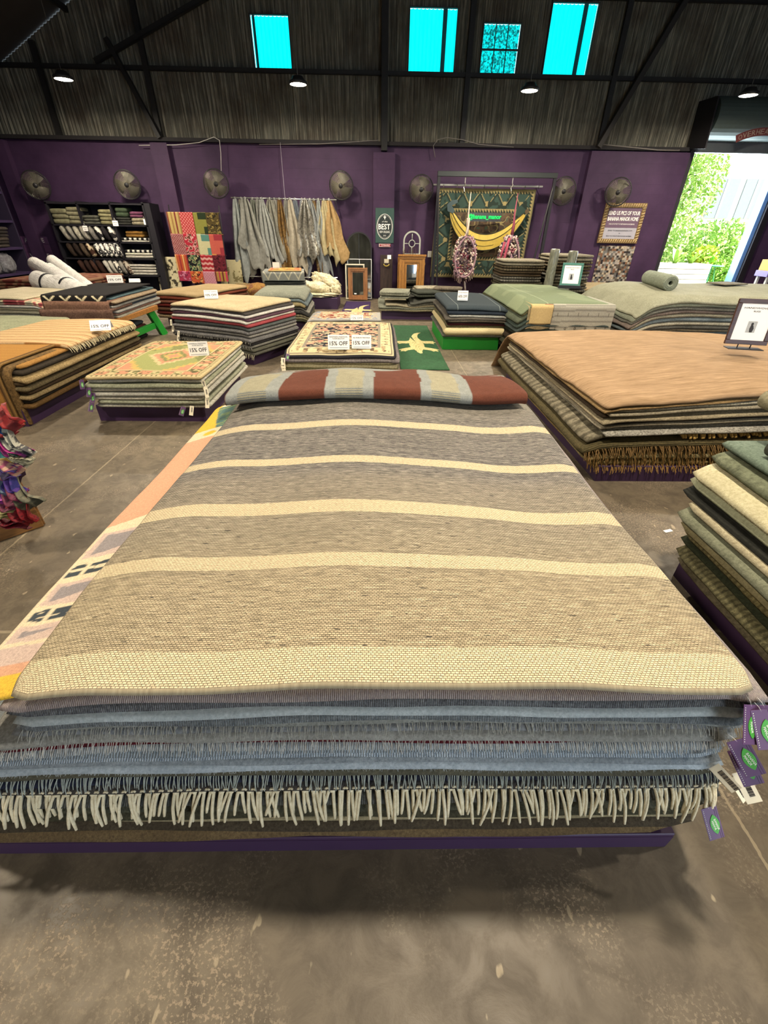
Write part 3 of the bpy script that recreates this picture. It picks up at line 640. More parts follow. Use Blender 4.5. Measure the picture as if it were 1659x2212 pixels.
# hang tags on the right-hand corners
TAGP = plain('5a3a62', 0.5, var=0.1); LEAF = plain('3f9a2c', 0.5, var=0.25, scale=60); TXT = plain('e8efe0', 0.6)
def hang_tag(parent, P, rot, flip=False):
    r = MB().box(-0.022, 0.022, -0.0006, 0.0006, -0.085, 0, b=0.0002); t = r.build('hang_tag', TAGP, None); t['label'] = 'purple printed hang tag with a green leaf'
    pm = parent.matrix_basis.inverted(); t.parent = parent; M = pm @ TRS(P, rot); t.matrix_basis = M
    lf = [(0.013*math.sin(math.pi*k/10)**0.8*(1 if True else 0), -0.072+0.052*k/10) for k in range(11)]+[(-0.013*math.sin(math.pi*k/10)**0.8, -0.072+0.052*k/10) for k in range(9, 0, -1)]
    q = MB().prism([(x+0.004, y) for x, y in lf], 0.0012, TRS((0, -0.0008, 0), (math.pi/2, 0, 0))); q.build('leaf', LEAF, t)
    text('BANANA', 0.030, 0.006, TXT, t, (0.008, -0.0022, -0.047), (math.pi/2, math.radians(80), 0), depth=0.0004)
    text('MANOR', 0.024, 0.006, TXT, t, (0.000, -0.0022, -0.048), (math.pi/2, math.radians(80), 0), depth=0.0004)
    dm = MB()
    for k in range(16): dm.box(-0.0185, -0.0172, -0.0011, -0.0004, -0.080+k*0.0048, -0.0782+k*0.0048)
    dm.build('dotted_line', TXT, t)
    st = MB()
    for k in (0.012, 0.017): st.box(k, k+0.0008, -0.0011, -0.0004, -0.085, 0)
    st.build('plank_lines', plain('3a2344', 0.6), t)
    MB().tube([(0, 0, -0.006), (-0.004, -0.001, 0.006), (-0.010, 0.002, 0.016)], 0.0005, 4).build('thread', WHITE, t)
    return t
def price_tag(parent, P, rot, w=0.034, h=0.075):
    t = MB().box(-w/2, w/2, -0.0005, 0.0005, -h, 0, b=0.0002).build('price_tag', plain('e6dcc2', 0.7, var=0.03), None); t['label'] = 'cream price ticket'
    t.parent = parent; t.matrix_basis = parent.matrix_basis.inverted() @ TRS(P, rot); b = MB(); rr = random.Random(5)
    z = -0.014
    for k in range(24):
        q = rr.choice((0.0008, 0.0014)); b.box(-0.004, 0.008, -0.0011, -0.0004, z-q, z); z -= q+rr.choice((0.0007, 0.0013))
    b.build('barcode', INK, t); return t
R_ = math.radians
hang_tag(A_OBJS[0] if False else A_OBJS[20], Vector((0.838, 0.555, 0.725)), (R_(-38), R_(14), R_(6)))
hang_tag(A_OBJS[19], Vector((0.854, 0.545, 0.722)), (R_(-38), R_(-12), R_(-4)))
hang_tag(A_OBJS[18], Vector((0.876, 0.560, 0.715)), (R_(-38), R_(-16), R_(-12)))
hang_tag(A_OBJS[13], Vector((0.840, 0.535, 0.618)), (R_(-38), R_(-32), R_(0)))
hang_tag(A_OBJS[12], Vector((0.852, 0.530, 0.588)), (R_(-38), R_(-28), R_(0)))
price_tag(A_OBJS[8], Vector((0.900, 0.525, 0.49)), (R_(-40), R_(-30), R_(0)))
price_tag(A_OBJS[9], Vector((0.815, 0.520, 0.53)), (R_(-50), R_(-60), R_(0)), 0.028, 0.06)
price_tag(A_OBJS[7], Vector((0.905, 0.530, 0.45)), (R_(-40), R_(-20), R_(30)), 0.026, 0.07)
hang_tag(A_OBJS[4], Vector((0.905, 0.525, 0.30)), (R_(-38), R_(-10), R_(10)))

# ================================================================== B: BIG JUTE STACK (right)
FB = (0, 0, 0)
platform(FB, (1.68, 4.9, 2.88, 5.62), 0.13, PURPLE, 'purple wooden platform under the big jute rug stack on the right')
def bumpmk(cx, cy, sx, sy, amp, ztop, z0=0.12, rect=None, droop=0.6, extra=None, p=1.35):
    def f(x, y, h):
        x = np.asarray(x); y = np.asarray(y); w = np.clip((h-z0)/(ztop-z0), 0, 1)
        b = amp*np.exp(-((x-cx)/sx)**2-((y-cy)/sy)**2)*w
        if rect:
            dx = np.maximum(np.maximum(rect[0]-x, x-rect[1]), 0); dy = np.maximum(np.maximum(rect[2]-y, y-rect[3]), 0)
            b = b-droop*np.hypot(dx, dy)**p*(0.35+0.65*w)
        b = b+0.005*np.sin(x*4.3+y*3.1+h*9)*w+0.003*np.sin(x*9+h*50)*w
        if extra: b = b+extra(x, y, h)*w
        return b
    return f
dB = bumpmk(3.0, 3.6, 1.15, 1.9, 0.17, 0.62, rect=(1.72, 9, 2.98, 5.6), droop=1.1)
jute = fab('bf9a6c', '8f6d45', 240, (1.0, 1, 1)); jt2 = fab('8a7a55', '4f452e', 240, (1, 1, 1), stitch=24); jf = fab('8d6f45', '4d3a20', 200); gold = fab('cfae68', '8b6c36', 150)
layB = [
 L('tan jute rug with a smooth field', fab('ad9070', '83694d', 70, (0.22, 2.6, 1), contrast=1.3), .022, e=(.02, 0, .0, .70), res=(80, 80), w=.02, cr=.05),
 L('plain brown flatweave rug', fab('a3875e', '6c5636', 240, stitch=-24), .014, e=(.03, 0, -.02, .0)),
 L('cream and black bound rug', fab('c9bfa6', '4c463c', 300), .014, e=(-.05, 0, -.03, 0)), L('thin oatmeal rug', fab('b2a88f', '564c3d', 300), .016, e=(-.02, 0, -.01, 0)),
 L('dark umber rug', fab('5a4b3b', '2d241b', 300), .014, e=(.0, 0, -.03, 0)), L('beige corded-edge rug', fab('b5a88a', '5a4f3c', 300), .016, e=(.02, 0, .0, 0)),
 L('thin black flatweave rug', fab('322d28', '191512', 300), .012, e=(.0, 0, -.02, 0)), L('pale putty rug', fab('b9b09a', '6b6150', 300), .018, e=(.03, 0, .0, 0)),
 L('grey marled rug', fab('8d8a80', '3f3d38', 300), .016, e=(-.02, 0, -.01, 0)), L('white-edged black rug', fab('cfcabc', '2f2b26', 260), .016, e=(.0, 0, .01, 0)),
 L('grey chunky braided rug', fab('9b927c', '3f3a2c', 90, (1, 1, 1), -3), .036, e=(.08, 0, -.02, 0), fr=[('front', 'knotty', gold, (0.2, 1.0), 'knotted golden yarn fringe')]),
 L('dark green ribbed jute rug', fab('736745', '3a3422', 260, stitch=-30), .045, e=(.10, 0, .01, 0), fr=[('front', 'jute', jf)]),
 L('brown hemp rug', fab('8e7850', '4a3c24', 260), .030, e=(.09, 0, -.02, 0), fr=[('front', 'jute', fab('9c7c48', '584020', 200))]),
 L('khaki boucle rug', fab('a3956c', '5f5436', 200), .028, e=(.06, 0, .0, 0), fr=[('front', 'far', fab('8f6f3f', '4e3819', 200))]),
 L('lowest coarse jute rug', fab('b09b68', '6b5934', 200), .030, e=(.04, 0, .0, 0), fr=[('front', 'jute', fab('ae8a50', '6b4d25', 200))]),
]
pile(FB, (1.66, 4.8, 2.93, 5.62), 0.13, layB, 'the big jute stack', 'rugs in the big jute stack', dB, total=0.43, seed=21)
def frame_sign(loc, rz, w, h, fm, tilt, label, stand='easel', title='HANDWOVEN'):
    r = empty('framed_price_sign', loc, rz); tag(r, label, 'framed sign', 'framed signs on the rug stacks'); M = TRS((0, 0, 0.035), (R_(-tilt), 0, 0)); b = 0.035
    f = MB(); f.box(-w/2, w/2, -0.012, 0.012, 0, b, M, b=0.003).box(-w/2, w/2, -0.012, 0.012, h-b, h, M, b=0.003).box(-w/2, -w/2+b, -0.012, 0.012, b, h-b, M, b=0.003).box(w/2-b, w/2, -0.012, 0.012, b, h-b, M, b=0.003); f.build('frame', fm, r)
    MB().box(-w/2+b, w/2-b, -0.003, 0.004, b, h-b, M).build('printed_card', PAPER, r)
    e = M.to_euler(); g = lambda x, z: M @ Vector((x, -0.004, z))
    text(title, (w-2*b)*0.8, 0.013, INK, r, g(0, h-b-0.035), (math.pi/2+e.x, 0, 0)); text('RUGS', 0.05, 0.012, INK, r, g(0, h-b-0.06), (math.pi/2+e.x, 0, 0))
    ph = MB().box(-0.035, 0.035, -0.0045, -0.003, h*0.27, h*0.27+0.09, M).build('photo_print', plain('a9aaa8', 0.6, var=0.3, scale=30), r)
    fig = MB(); q = superq(0.010, 0.002, 0.012, 1, 1, 10, 6); xform(q, M @ Matrix.Translation((0.0, -0.005, h*0.27+0.068))); fig.add(q.v, q.f)
    fig.prism([(-0.006, 0.0), (-0.012, 0.03), (-0.008, 0.058), (0.010, 0.056), (0.020, 0.03), (0.014, 0.0)], 0.001, M @ TRS((0, -0.0048, h*0.27+0.002), (math.pi/2, 0, 0))); fig.build('photo_figure', plain('2d2b2c', 0.7), r)
    if stand == 'easel':
        s = MB().box(-w*0.42, w*0.42, -0.06, 0.05, 0, 0.006, b=0.002).tube([(-0.05, -0.0, 0.0), (-0.05, 0.0, 0.045)], 0.005, 8).tube([(0.05, 0.0, 0.0), (0.05, 0.0, 0.045)], 0.005, 8); s.build('stand', BLACK, r)
    else: MB().box(-w*0.55, w*0.55, -0.05, 0.04, 0, 0.045, b=0.004).build('stand', BLACK, r)
    return r
frame_sign((3.25, 3.95, 0.755), R_(-14), 0.33, 0.36, wood('4a2b20', '2c1813', 1.5, 'X', 0.4), 8, 'dark brown framed price sign with a small photo, standing on the jute stack')

# ================================================================== C: NEAR RIGHT STACK (cropped by the frame)
FC = (0, 0, 0)
platform(FC, (1.665, 3.6, 0.25, 1.80), 0.13, PURPLE, 'purple wooden platform under the near right stack of grey and green rugs')
dC = bumpmk(2.9, 1.0, 1.2, 1.5, 0.05, 0.75, rect=(1.72, 9, -9, 9), droop=0.75, p=1.2, extra=lambda x, y, h: -0.10*np.clip(1.5-y, 0, 3)*0+0.0)
rib = lambda a, b: fab(a, b, 300, stitch=-11)
layC = [
 L('grey-green rug with a pale hem', fab('7f8d7d', '4f5c50', 300), .030, e=(-.13, 0, 0, .10), rot=.0, cr=.0),
 L('mottled green rug with dark chevrons', fab('85896f', '45493a', 120), .034, e=(-.06, 0, 0, .10)),
 L('cream wool rug with fringe stubs', fab('d6cfae', 'a39a78', 300), .030, e=(-.01, 0, 0, .06), fr=[('left', 'short', fab('d9d2b4', 'a39a78', 300))]),
 L('thick pale celadon felt rug', fab('bfc0a0', '93957a', 300), .042, e=(.00, 0, 0, .06)),
 L('black corded rug with a turned corner', fab('2f302a', '12120f', 200, stitch=18), .010, e=(.02, 0, 0, .07)),
 L('ivory rug with dark stitched dashes', fab('c9bfa0', '8a8067', 300), .030, e=(.04, 0, 0, -.02)),
 L('sage grey folded wool rug', fab('8d8f78', '5a5c4b', 300), .034, e=(.05, 0, 0, -.02)),
 L('straw coloured pile rug', fab('a99f79', '736a4c', 300), .042, e=(.04, 0, 0, -.05)),
 L('khaki ribbed flatweave rug', rib('9d9166', '4d462c'), .040, e=(.03, 0, 0, -.07)),
 L('dark green edged rug', fab('3f4430', '1d2016', 300), .014, e=(.045, 0, 0, -.07)),
 L('olive ladder-ribbed rug', rib('8a835f', '3f3c2a'), .050, e=(.04, 0, 0, -.09)),
 L('tan and black bound rug', fab('8a744b', '2b2218', 300), .020, e=(-.02, 0, 0, -.07)),
 L('lowest grey-brown tweed rug', fab('7d745c', '423c2e', 200), .050, e=(-.02, 0, 0, -.08)),
]
pile(FC, (1.62, 3.3, 0.20, 1.84), 0.13, layC, 'the near right stack', 'rugs in the near right stack', dC, total=0.60, seed=41)
def roll_fold(label, loc, rz, w, n, th, mat, lift=0.0, name='folded_rug', d=0.5, group=None):
    """a rug folded n times: layers joined by rounded bends, seen end on"""
    r = MB(); prof = []
    for k in range(n):
        z = k*th*1.35; y0 = -d/2+0.02*math.sin(k*2.1); y1 = d/2+0.02*math.sin(k*1.3)
        q = superq(w/2, (y1-y0)/2, th*0.62, 0.35, 0.25, 40, 8); xform(q, Matrix.Translation((0.012*math.sin(k*1.9), (y0+y1)/2, z+th*0.62))); r.add(q.v, q.f)
        if k < n-1:
            e = (-1)**k; y = y0 if e < 0 else y1; pts = [(0, y-(-e)*0.0+e*th*0.6*math.sin(a), z+th*0.62+th*0.675*(1-math.cos(a))) for a in np.linspace(0, math.pi, 7)]
            for a, b in zip(pts[:-1], pts[1:]):
                r.add([(-w*0.485, a[1], a[2]+th*0.2), (w*0.485, a[1], a[2]+th*0.2), (w*0.485, b[1], b[2]+th*0.2), (-w*0.485, b[1], b[2]+th*0.2), (-w*0.485, a[1], a[2]-th*0.3), (w*0.485, a[1], a[2]-th*0.3), (w*0.485, b[1], b[2]-th*0.3), (-w*0.485, b[1], b[2]-th*0.3)], [(0, 1, 2, 3), (7, 6, 5, 4), (0, 3, 7, 4), (1, 5, 6, 2)])
    o = r.build(name, mat, None, loc, smooth=True); o.rotation_euler = (0, 0, rz); return tag(o, label, 'rug', group)
def curl(label, loc, rz, w, mat, turns, name='folded_rug'):
    """rug whose folded edge curls over in loops; extruded along y"""
    P = []
    for k, (x, z, r0) in enumerate(turns):
        for a in np.linspace(-math.pi/2, -3*math.pi/2, 9): P.append((x+math.cos(a)*r0, z+math.sin(a)*r0))
        if k < len(turns)-1:
            P.append((x+0.30, z+r0+0.002)); P.append((x+0.33, (z+r0+turns[k+1][1]-turns[k+1][2])/2)); P.append((x+0.30, turns[k+1][1]-turns[k+1][2]-0.002))
    P.append((turns[-1][0]+0.5, turns[-1][1]+turns[-1][2])); P = np.array(P); T = np.gradient(P, axis=0); T /= np.linalg.norm(T, axis=1, keepdims=True)+1e-9; Nn = np.stack([-T[:, 1], T[:, 0]], -1)*0.012
    A, B = P+Nn, P-Nn; n = len(P); mb = MB()
    for y in np.linspace(0, w, 9):
        dz = 0.01*math.sin(y*7)
        for q in A: mb.v.append((q[0]+0.01*math.sin(y*5), y, q[1]+dz))
        for q in B[::-1]: mb.v.append((q[0]+0.01*math.sin(y*5), y, q[1]+dz))
    m2 = 2*n
    for j in range(8):
        for i in range(m2): mb.f.append((j*m2+i, j*m2+(i+1) % m2, (j+1)*m2+(i+1) % m2, (j+1)*m2+i))
    for i in range(n-1): mb.f.append((i+1, i, m2-1-i, m2-2-i)); k = 8*m2; mb.f.append((k+i, k+i+1, k+m2-2-i, k+m2-1-i))
    o = mb.build(name, mat, None, loc, smooth=True); o.rotation_euler = (0, 0, rz); return tag(o, label, 'rug')
curl('dark grey folded rug with two looped bends on the near right stack', (1.86, 0.75, 0.755), R_(4), 1.02, fab('5b5d4f', '33352b', 300), [(0.02, 0.035, 0.03), (0.05, 0.11, 0.034)])
curl('beige-green rug folded in three loops, highest on the near right stack', (1.95, 0.9, 0.90), R_(4), 1.10, fab('a39c80', '6f6a53', 300), [(0.0, 0.035, 0.03), (0.02, 0.105, 0.03), (0.05, 0.175, 0.032)])

# ================================================================== D: SMALL GREEN AND PINK CARPET STACK (left)
FD = (0, 0, 0)
platform(FD, (-2.69, -1.66, 4.04, 5.30), 0.16, PURPLE, 'purple wooden platform under the pink and green patterned carpets, left')
def motif(U, V, W, Lg, seed, sc=14): return fbm(np.abs(U-W/2)*sc, np.abs(V-Lg/2)*sc, seed, 2)
def persian_green(U, V, W, Lg):
    C = np.empty(U.shape+(3,)); cr = np.array(lin('c0ac80')); gn = np.array(lin('7c7d4e')); pk = np.array(lin('bd8768')); dk_ = np.array(lin('5c5839')); ye = np.array(lin('bb9f5c'))
    e = np.minimum(np.minimum(U, W-U), np.minimum(V, Lg-V)); C[:] = gn
    C[(fbm(U*3, V*3, 2) > 0.55)] = np.array(lin('94965d'))
    x = np.abs(U-W/2); y = np.abs(V-Lg/2); q = np.round(x/0.03)*0.03/0.25+np.round(y/0.03)*0.03/0.38; C[q < 1] = cr; C[q < 0.82] = pk; C[q < 0.6] = gn; C[q < 0.4] = ye; C[q < 0.25] = pk
    st = (np.round(x/0.04)*0.04/0.36+np.round(y/0.04)*0.04/0.56); C[(st > 1.25) & (e > 0.19)] = ye; C[(st > 1.42) & (e > 0.19)] = pk
    b = e < 0.19; C[b] = cr; p = np.where(np.minimum(U, W-U) < np.minimum(V, Lg-V), V, U); blk = np.abs(((p/0.2) % 1)-0.5); C[b & (e > 0.055) & (e < 0.16) & (blk < 0.27)] = pk
    n = fbm(U*38, V*38, 6, 2); C[b & (e > 0.055) & (e < 0.16) & (blk > 0.3) & (n > 0.52)] = gn; C[b & (e > 0.055) & (e < 0.16) & (n > 0.66)] = dk_
    C[(np.abs(e-0.05) < 0.004) | (np.abs(e-0.165) < 0.004)] = dk_; tri = (((p/0.045) % 1) < 0.35) & (e < 0.04) & (e > 0.012); C[tri] = dk_; return C
dD = bumpmk(-2.1, 4.7, 0.8, 1, 0.012, 0.45, z0=.16, rect=(-2.66, -1.62, 3.97, 5.4), droop=0.25)
wp = fab('c9c3ae', '6d6a5d', 240)
layD = [L('pink and sage medallion carpet', painted(380), .030, p=persian_green, e=(.0, .0, .02, .02), res=(150, 200), j=.004)]+[
 L(d, fab(a, b, 220), .034, j=.03) for d, a, b in [('off-white backed pile carpet', 'dedacb', '8b897c'), ('green-edged pile carpet', 'b7b89c', '6d6f5a'), ('pale ecru carpet', 'e0dac6', '8f8876'), ('stone grey carpet', 'cfccbe', '7b786e'), ('ivory wool carpet', 'e0dac8', '8f8876'), ('moss backed carpet', 'b5b69c', '6b6c5b'), ('undermost white-edged carpet', 'dedacc', '86826f')]]
D_O, zD = pile(FD, (-2.63, -1.60, 3.96, 5.38), 0.16, layD, 'the pink and green carpet stack', 'carpets in the pink and green stack', dD, total=0.30, seed=61, nm='carpet', gap=0.25)
for k, (j, P) in enumerate([(6, (-1.60, 3.99, .42)), (5, (-1.57, 3.95, .36)), (3, (-1.57, 3.93, .27)), (0, (-1.72, 3.92, .20))]): price_tag(D_O[j], Vector(P), (R_(-30), R_(-14+k*9), R_(10)), .035, .09)
for k, (j, P) in enumerate([(7, (-2.66, 3.93, .43)), (5, (-2.62, 3.93, .36)), (4, (-2.60, 3.93, .31)), (1, (-2.64, 3.93, .22)), (1, (-1.80, 3.92, .19))]): hang_tag(D_O[j], Vector(P), (R_(-30), R_(-8+k*7), 0))

# ---------------------------------------------------- price cards
def card(P, rz, w, h, big, label, small=None, tilt=14, size=0.42, curlup=0.0):
    r = empty('sale_card', P, rz); tag(r, label, 'sale card', 'white sale cards on the rug stacks'); M = TRS((0, 0, 0), (R_(-tilt), 0, 0))
    MB().box(-w/2, w/2, -0.001, 0.001, 0, h, M).build('front_flap', PAPER, r); M2 = TRS((0, 0, 0), (0, 0, 0)) @ TRS(M @ Vector((0, 0, h)), (math.pi+R_(tilt+2), 0, 0))
    MB().box(-w/2, w/2, -0.001, 0.001, 0, h*0.96, TRS(M @ Vector((0, 0.001, h)), (math.pi+R_(tilt), 0, 0))).build('back_flap', PAPER, r)
    a = math.pi/2-R_(tilt)
    if big: text(big, w*0.84, h*size*0.66, INK, r, M @ Vector((0, -0.0015, h*0.42)), (a, 0, 0), bold=0.012)
    if small: text(small, w*0.86, h*0.10*(1+small.count('\n')), INK, r, M @ Vector((0, -0.0015, h*0.80)), (a, 0, 0))
    b = MB().box(-w*0.42, w*0.42, -0.0018, -0.001, h*0.10, h*0.125, M); b.build('printed_rule', plain('55525a'), r); return r
def card_at(px, py, z, wpx, hpx, *a, **k):
    P = on(px, py, z); dist = (P-Vector((0, 0, 1.6))).length; Zc = -(R_CAM.transposed() @ (P-Vector((0, 0, 1.6)))).z; return card(P, k.pop('rz', math.atan2(-P.x, P.y)*0.6*-1*-1), wpx*Zc/F_PX, hpx*Zc/F_PX*1.12, *a, **k)
card_at(431, 769, 0.46, 40, 26, '15% OFF', 'white 15% OFF card standing on the pink and green carpet', 'HANDMADE & TRADITIONAL\nFLOOR SELECTION')

# ================================================================== E: TAN STRIPED STACK (left)
FE = (0, 0, 0)
platform(FE, (-4.35, -3.27, 3.88, 6.05), 0.17, PURPLE, 'purple wooden platform under the tan and brown striped rugs, far left')
dE = bumpmk(-3.7, 5.0, 0.8, 2.0, 0.05, 0.56, z0=.17, rect=(-4.3, -3.25, 3.95, 6.2), droop=0.7)
def tanstripe(U, V, W, Lg):
    C = np.empty(U.shape+(3,)); C[:] = np.array(lin('bd9f76')); q = (V*7.0+0.03*np.sin(U*9)) % 1; C[(q < 0.12)] = np.array(lin('93683a')); C[(q > 0.45) & (q < 0.52)] = np.array(lin('d9bb85')); C[(q > 0.72) & (q < 0.78)] = np.array(lin('a37a48')); return C
ec = lambda a, b: fab(a, b, 260)
layE = [L('light tan rug with thin brown stripes and white fringe', painted(300), .022, p=tanstripe, e=(.0, .02, -.78, 0), res=(50, 160), fr=[('right', 'far', fab('dccfae', 'a4946e', 300), None, 'white twisted cotton fringe')]),
 L('brown-bordered caramel rug', ec('b08448', '7c5626'), .020, e=(.0, .0, -.10, 0)), L('black and umber rug', ec('41382c', '1d1812'), .022, e=(.0, .02, -.05, 0)), L('wavy straw-edged rug', ec('b0986a', '4b3a22'), .022, e=(.0, .05, .0, 0)), L('coffee brown rug', ec('5a4730', '2a2015'), .024, e=(.0, .0, -.02, 0)),
 L('charcoal rug with tan binding', ec('80704f', '2a241c'), .022, e=(.0, .04, .0, 0)), L('dark walnut rug', ec('4a3925', '211810'), .024, e=(.0, .02, -.03, 0)), L('beige-edged kilim', ec('a9936a', '55452c'), .020, e=(.0, .05, .0, 0)), L('nearly black rug', ec('2e2820', '14110d'), .024, e=(.0, .01, .0, 0)), L('bottom chestnut rug', ec('7b5c33', '3f2d17'), .024, e=(.0, .04, .0, 0))]
pile(FE, (-4.32, -3.20, 3.90, 6.12), 0.17, layE, 'the tan striped stack', 'rugs in the tan striped stack', dE, total=0.37, seed=81)
# caramel rug hanging over the front edge to the floor
def drape_rug(label, x0, x1, ytop, yfront, ztop, zbot, mat, th=0.02, rz=0.0, origin=(0, 0), r=0.09, name='draped_rug', paint=None, flare=0.0, res=(40, 90), fr=None, side_th=None):
    P = []; Ltop = ytop-yfront-r
    for t in np.linspace(0, 1, 26): P.append((ytop-Ltop*t, ztop))
    for a in np.linspace(0, math.pi/2, 16)[1:]: P.append((yfront+r-math.sin(a)*r, ztop-r+math.cos(a)*r))
    for t in np.linspace(0, 1, 34)[1:]: P.append((yfront-flare*t, ztop-r-(ztop-r-zbot)*t))
    P = np.array(P); s = np.r_[0, np.cumsum(np.linalg.norm(np.diff(P, axis=0), axis=1))]; ss = np.linspace(0, s[-1], res[1]); Y = np.interp(ss, s, P[:, 0]); Z = np.interp(ss, s, P[:, 1])
    xs = np.linspace(x0, x1, res[0]); X, _ = np.meshgrid(xs, ss); Yg = np.tile(Y[:, None], (1, res[0])); Zg = np.tile(Z[:, None], (1, res[0])); hang = np.clip((ztop-Zg)/(ztop-zbot+1e-6), 0, 1)
    Yg = Yg+0.010*np.sin(X*17)*hang; S = np.tile(ss[:, None], (1, res[0])); Tn = np.gradient(Yg, axis=0), np.gradient(Zg, axis=0); ln = np.hypot(*Tn)+1e-9; ny_, nz_ = Tn[1]/ln, -Tn[0]/ln
    A = np.stack([X, Yg, Zg], -1); B = A.copy(); B[..., 1] -= ny_*th; B[..., 2] -= nz_*th; n = res[0]*res[1]; q = np.arange(n).reshape(res[1], res[0]); V = np.concatenate([A.reshape(-1, 3), B.reshape(-1, 3)])
    c0 = Vector(((x0+x1)/2, yfront, 0)); V = V-np.array(c0)
    a, b, c, d = q[:-1, :-1].ravel(), q[:-1, 1:].ravel(), q[1:, 1:].ravel(), q[1:, :-1].ravel(); F = np.concatenate([np.stack([a, d, c, b], -1), np.stack([a+n, b+n, c+n, d+n], -1)]).tolist()
    for j in range(res[1]-1): F += [(q[j, 0], q[j, 0]+n, q[j+1, 0]+n, q[j+1, 0]), (q[j, -1], q[j+1, -1], q[j+1, -1]+n, q[j, -1]+n)]
    for i in range(res[0]-1): F += [(q[-1, i], q[-1, i]+n, q[-1, i+1]+n, q[-1, i+1]), (q[0, i], q[0, i+1], q[0, i+1]+n, q[0, i]+n)]
    me = bpy.data.meshes.new(name); me.from_pydata(V.tolist(), [], F); me.update(); me.polygons.foreach_set('use_smooth', [True]*len(me.polygons))
    UV = np.stack([X-x0, S], -1).reshape(-1, 2); UV = np.concatenate([UV, UV]); ul = me.uv_layers.new(name='UVMap'); li = np.empty(len(me.loops), dtype=np.int32); me.loops.foreach_get('vertex_index', li); ul.data.foreach_set('uv', UV[li].ravel().astype(np.float32))
    if paint:
        C = paint(X-x0, S, x1-x0, s[-1]).reshape(-1, 3); C = np.concatenate([C, C]); C = np.concatenate([C, np.ones((len(C), 1))], 1); ca = me.color_attributes.new('Col', 'FLOAT_COLOR', 'POINT'); ca.data.foreach_set('color', C.ravel().astype(np.float32))
    me.materials.append(mat); o = bpy.data.objects.new(name, me); COL.objects.link(o); ox, oy = origin; c_, s_ = math.cos(rz), math.sin(rz); o.location = (ox+c_*c0.x-s_*c0.y, oy+s_*c0.x+c_*c0.y, 0); o.rotation_euler = (0, 0, rz)
    tag(o, label, 'rug')
    if fr:
        pts = A[-1]-np.array(c0); fringe(o, pts, np.tile((0, -0.35), (len(pts), 1)), fr[0], fr[1], np.random.RandomState(3))
    return o
def capp(U, S, W, Lg):
    C = np.empty(U.shape+(3,)); C[:] = np.array(lin('a87a3c')); C[(np.sin(S*60) > 0.9)] = np.array(lin('9c7037')); C[(U > W-0.035) | (S > Lg-0.03)] = np.array(lin('4a3420')); C[(U > W-0.018) | (S > Lg-0.012)] = np.array(lin('8a6a3c')); return C
drape_rug('caramel rug hanging over the front of the tan striped stack down to the floor', -4.3, -3.31, 4.75, 3.84, 0.565, 0.03, painted(300), 0.018, paint=capp, r=0.12)
drape_rug('dark bordered rug folded down behind the caramel rug at the stack corner', -4.3, -3.25, 4.6, 3.875, 0.535, 0.015, fab('8a6c40', '35281a', 160), 0.03, r=0.11)
card_at(218, 714, 0.60, 40, 22, '15% OFF', 'tilted white 15% OFF card on the tan striped rugs', None, tilt=42, rz=R_(18))
# green-grey stack at the left edge
dL = bumpmk(-4.9, 5.6, 0.9, 1.0, 0.10, 0.66, z0=.1, rect=(-9, -4.25, 5.3, 9), droop=1.1)
pile((0, 0, 0), (-5.6, -4.10, 5.15, 6.45), 0.12, [L('pale sage pile rug', fab('a5a78a', '6f7259', 200), .05, e=(0, -.10, -.1, 0)), L('grey-green felt rug', ec('8b907c', '4c5044'), .04, e=(0, -.08, -.03, 0)), L('deep green rug', ec('56604c', '2a3026'), .035, e=(0, .0, 0, 0)), L('slate green rug', ec('6d7565', '383d34'), .035, e=(0, .03, .02, 0)), L('dark moss rug', ec('4a5140', '23271e'), .035, e=(0, .08, .02, 0)), L('lowest grey-green rug', ec('7a8070', '40443a'), .035, e=(0, .12, .03, 0))], 'the green stack at left', 'rugs in the green stack at the left edge', dL, total=0.40, seed=91)
platform((0, 0, 0), (-5.6, -4.25, 5.3, 6.4), 0.12, PURPLE, 'purple platform under the green stack at the left edge')

# ================================================================== F: GREEN-LEGGED BENCH (left) AND ITS STACKS
bn = empty('display_bench', (-5.1, 7.5, 0)); tag(bn, 'wooden display bench with green painted trestle legs at the left', 'bench')
OAK = wood('b07a3c', '7c4f22', 1.0, 'X')
MB().box(-1.9, 1.36, -0.68, 0.62, 0.40, 0.47, b=0.005).build('bench_top', OAK, bn)
for sx, sy in ((1.25, -1), (1.25, 1), (-0.35, -1), (-0.35, 1), (-1.75, -1), (-1.75, 1)):
    lg = MB(); p, q = Vector((sx, sy*0.50, 0.40)), Vector((sx+(0.10 if sx > 0 else 0), sy*0.62, 0)); M = Matrix.Translation(p) @ (q-p).to_track_quat('Z', 'Y').to_matrix().to_4x4(); lg.box(-0.055, 0.055, -0.055, 0.055, 0, (q-p).length, M, b=0.004).build('leg', GREENP, bn)
for sx in (1.27, -0.35): MB().box(sx-0.03, sx+0.03, -0.56, 0.56, 0.12, 0.21, b=0.003).build('crossbar', GREENP, bn)
FF = (-3.82, 6.78, R_(2))
def blackY(U, S, W, Lg):
    C = np.empty(U.shape+(3,)); C[:] = np.array(lin('1d1a1a')); cr = np.array(lin('d9cca8')); v = Lg-S; u = (U/W*4.0) % 1-0.5
    C[(v < 0.11) & (np.abs(u) < 0.055)] = cr; a = (v-0.10)/0.06; C[(a > 0) & (a < 1) & (np.abs(np.abs(u)-a*0.30) < 0.075)] = cr; return C
dF = bumpmk(-0.45, 0.9, 0.6, 1.4, 0.03, 0.74, z0=.47, rect=(-0.9, 0.02, 0.02, 1.7), droop=1.0)
fw = fab('cfcac0', '8a8680', 300)
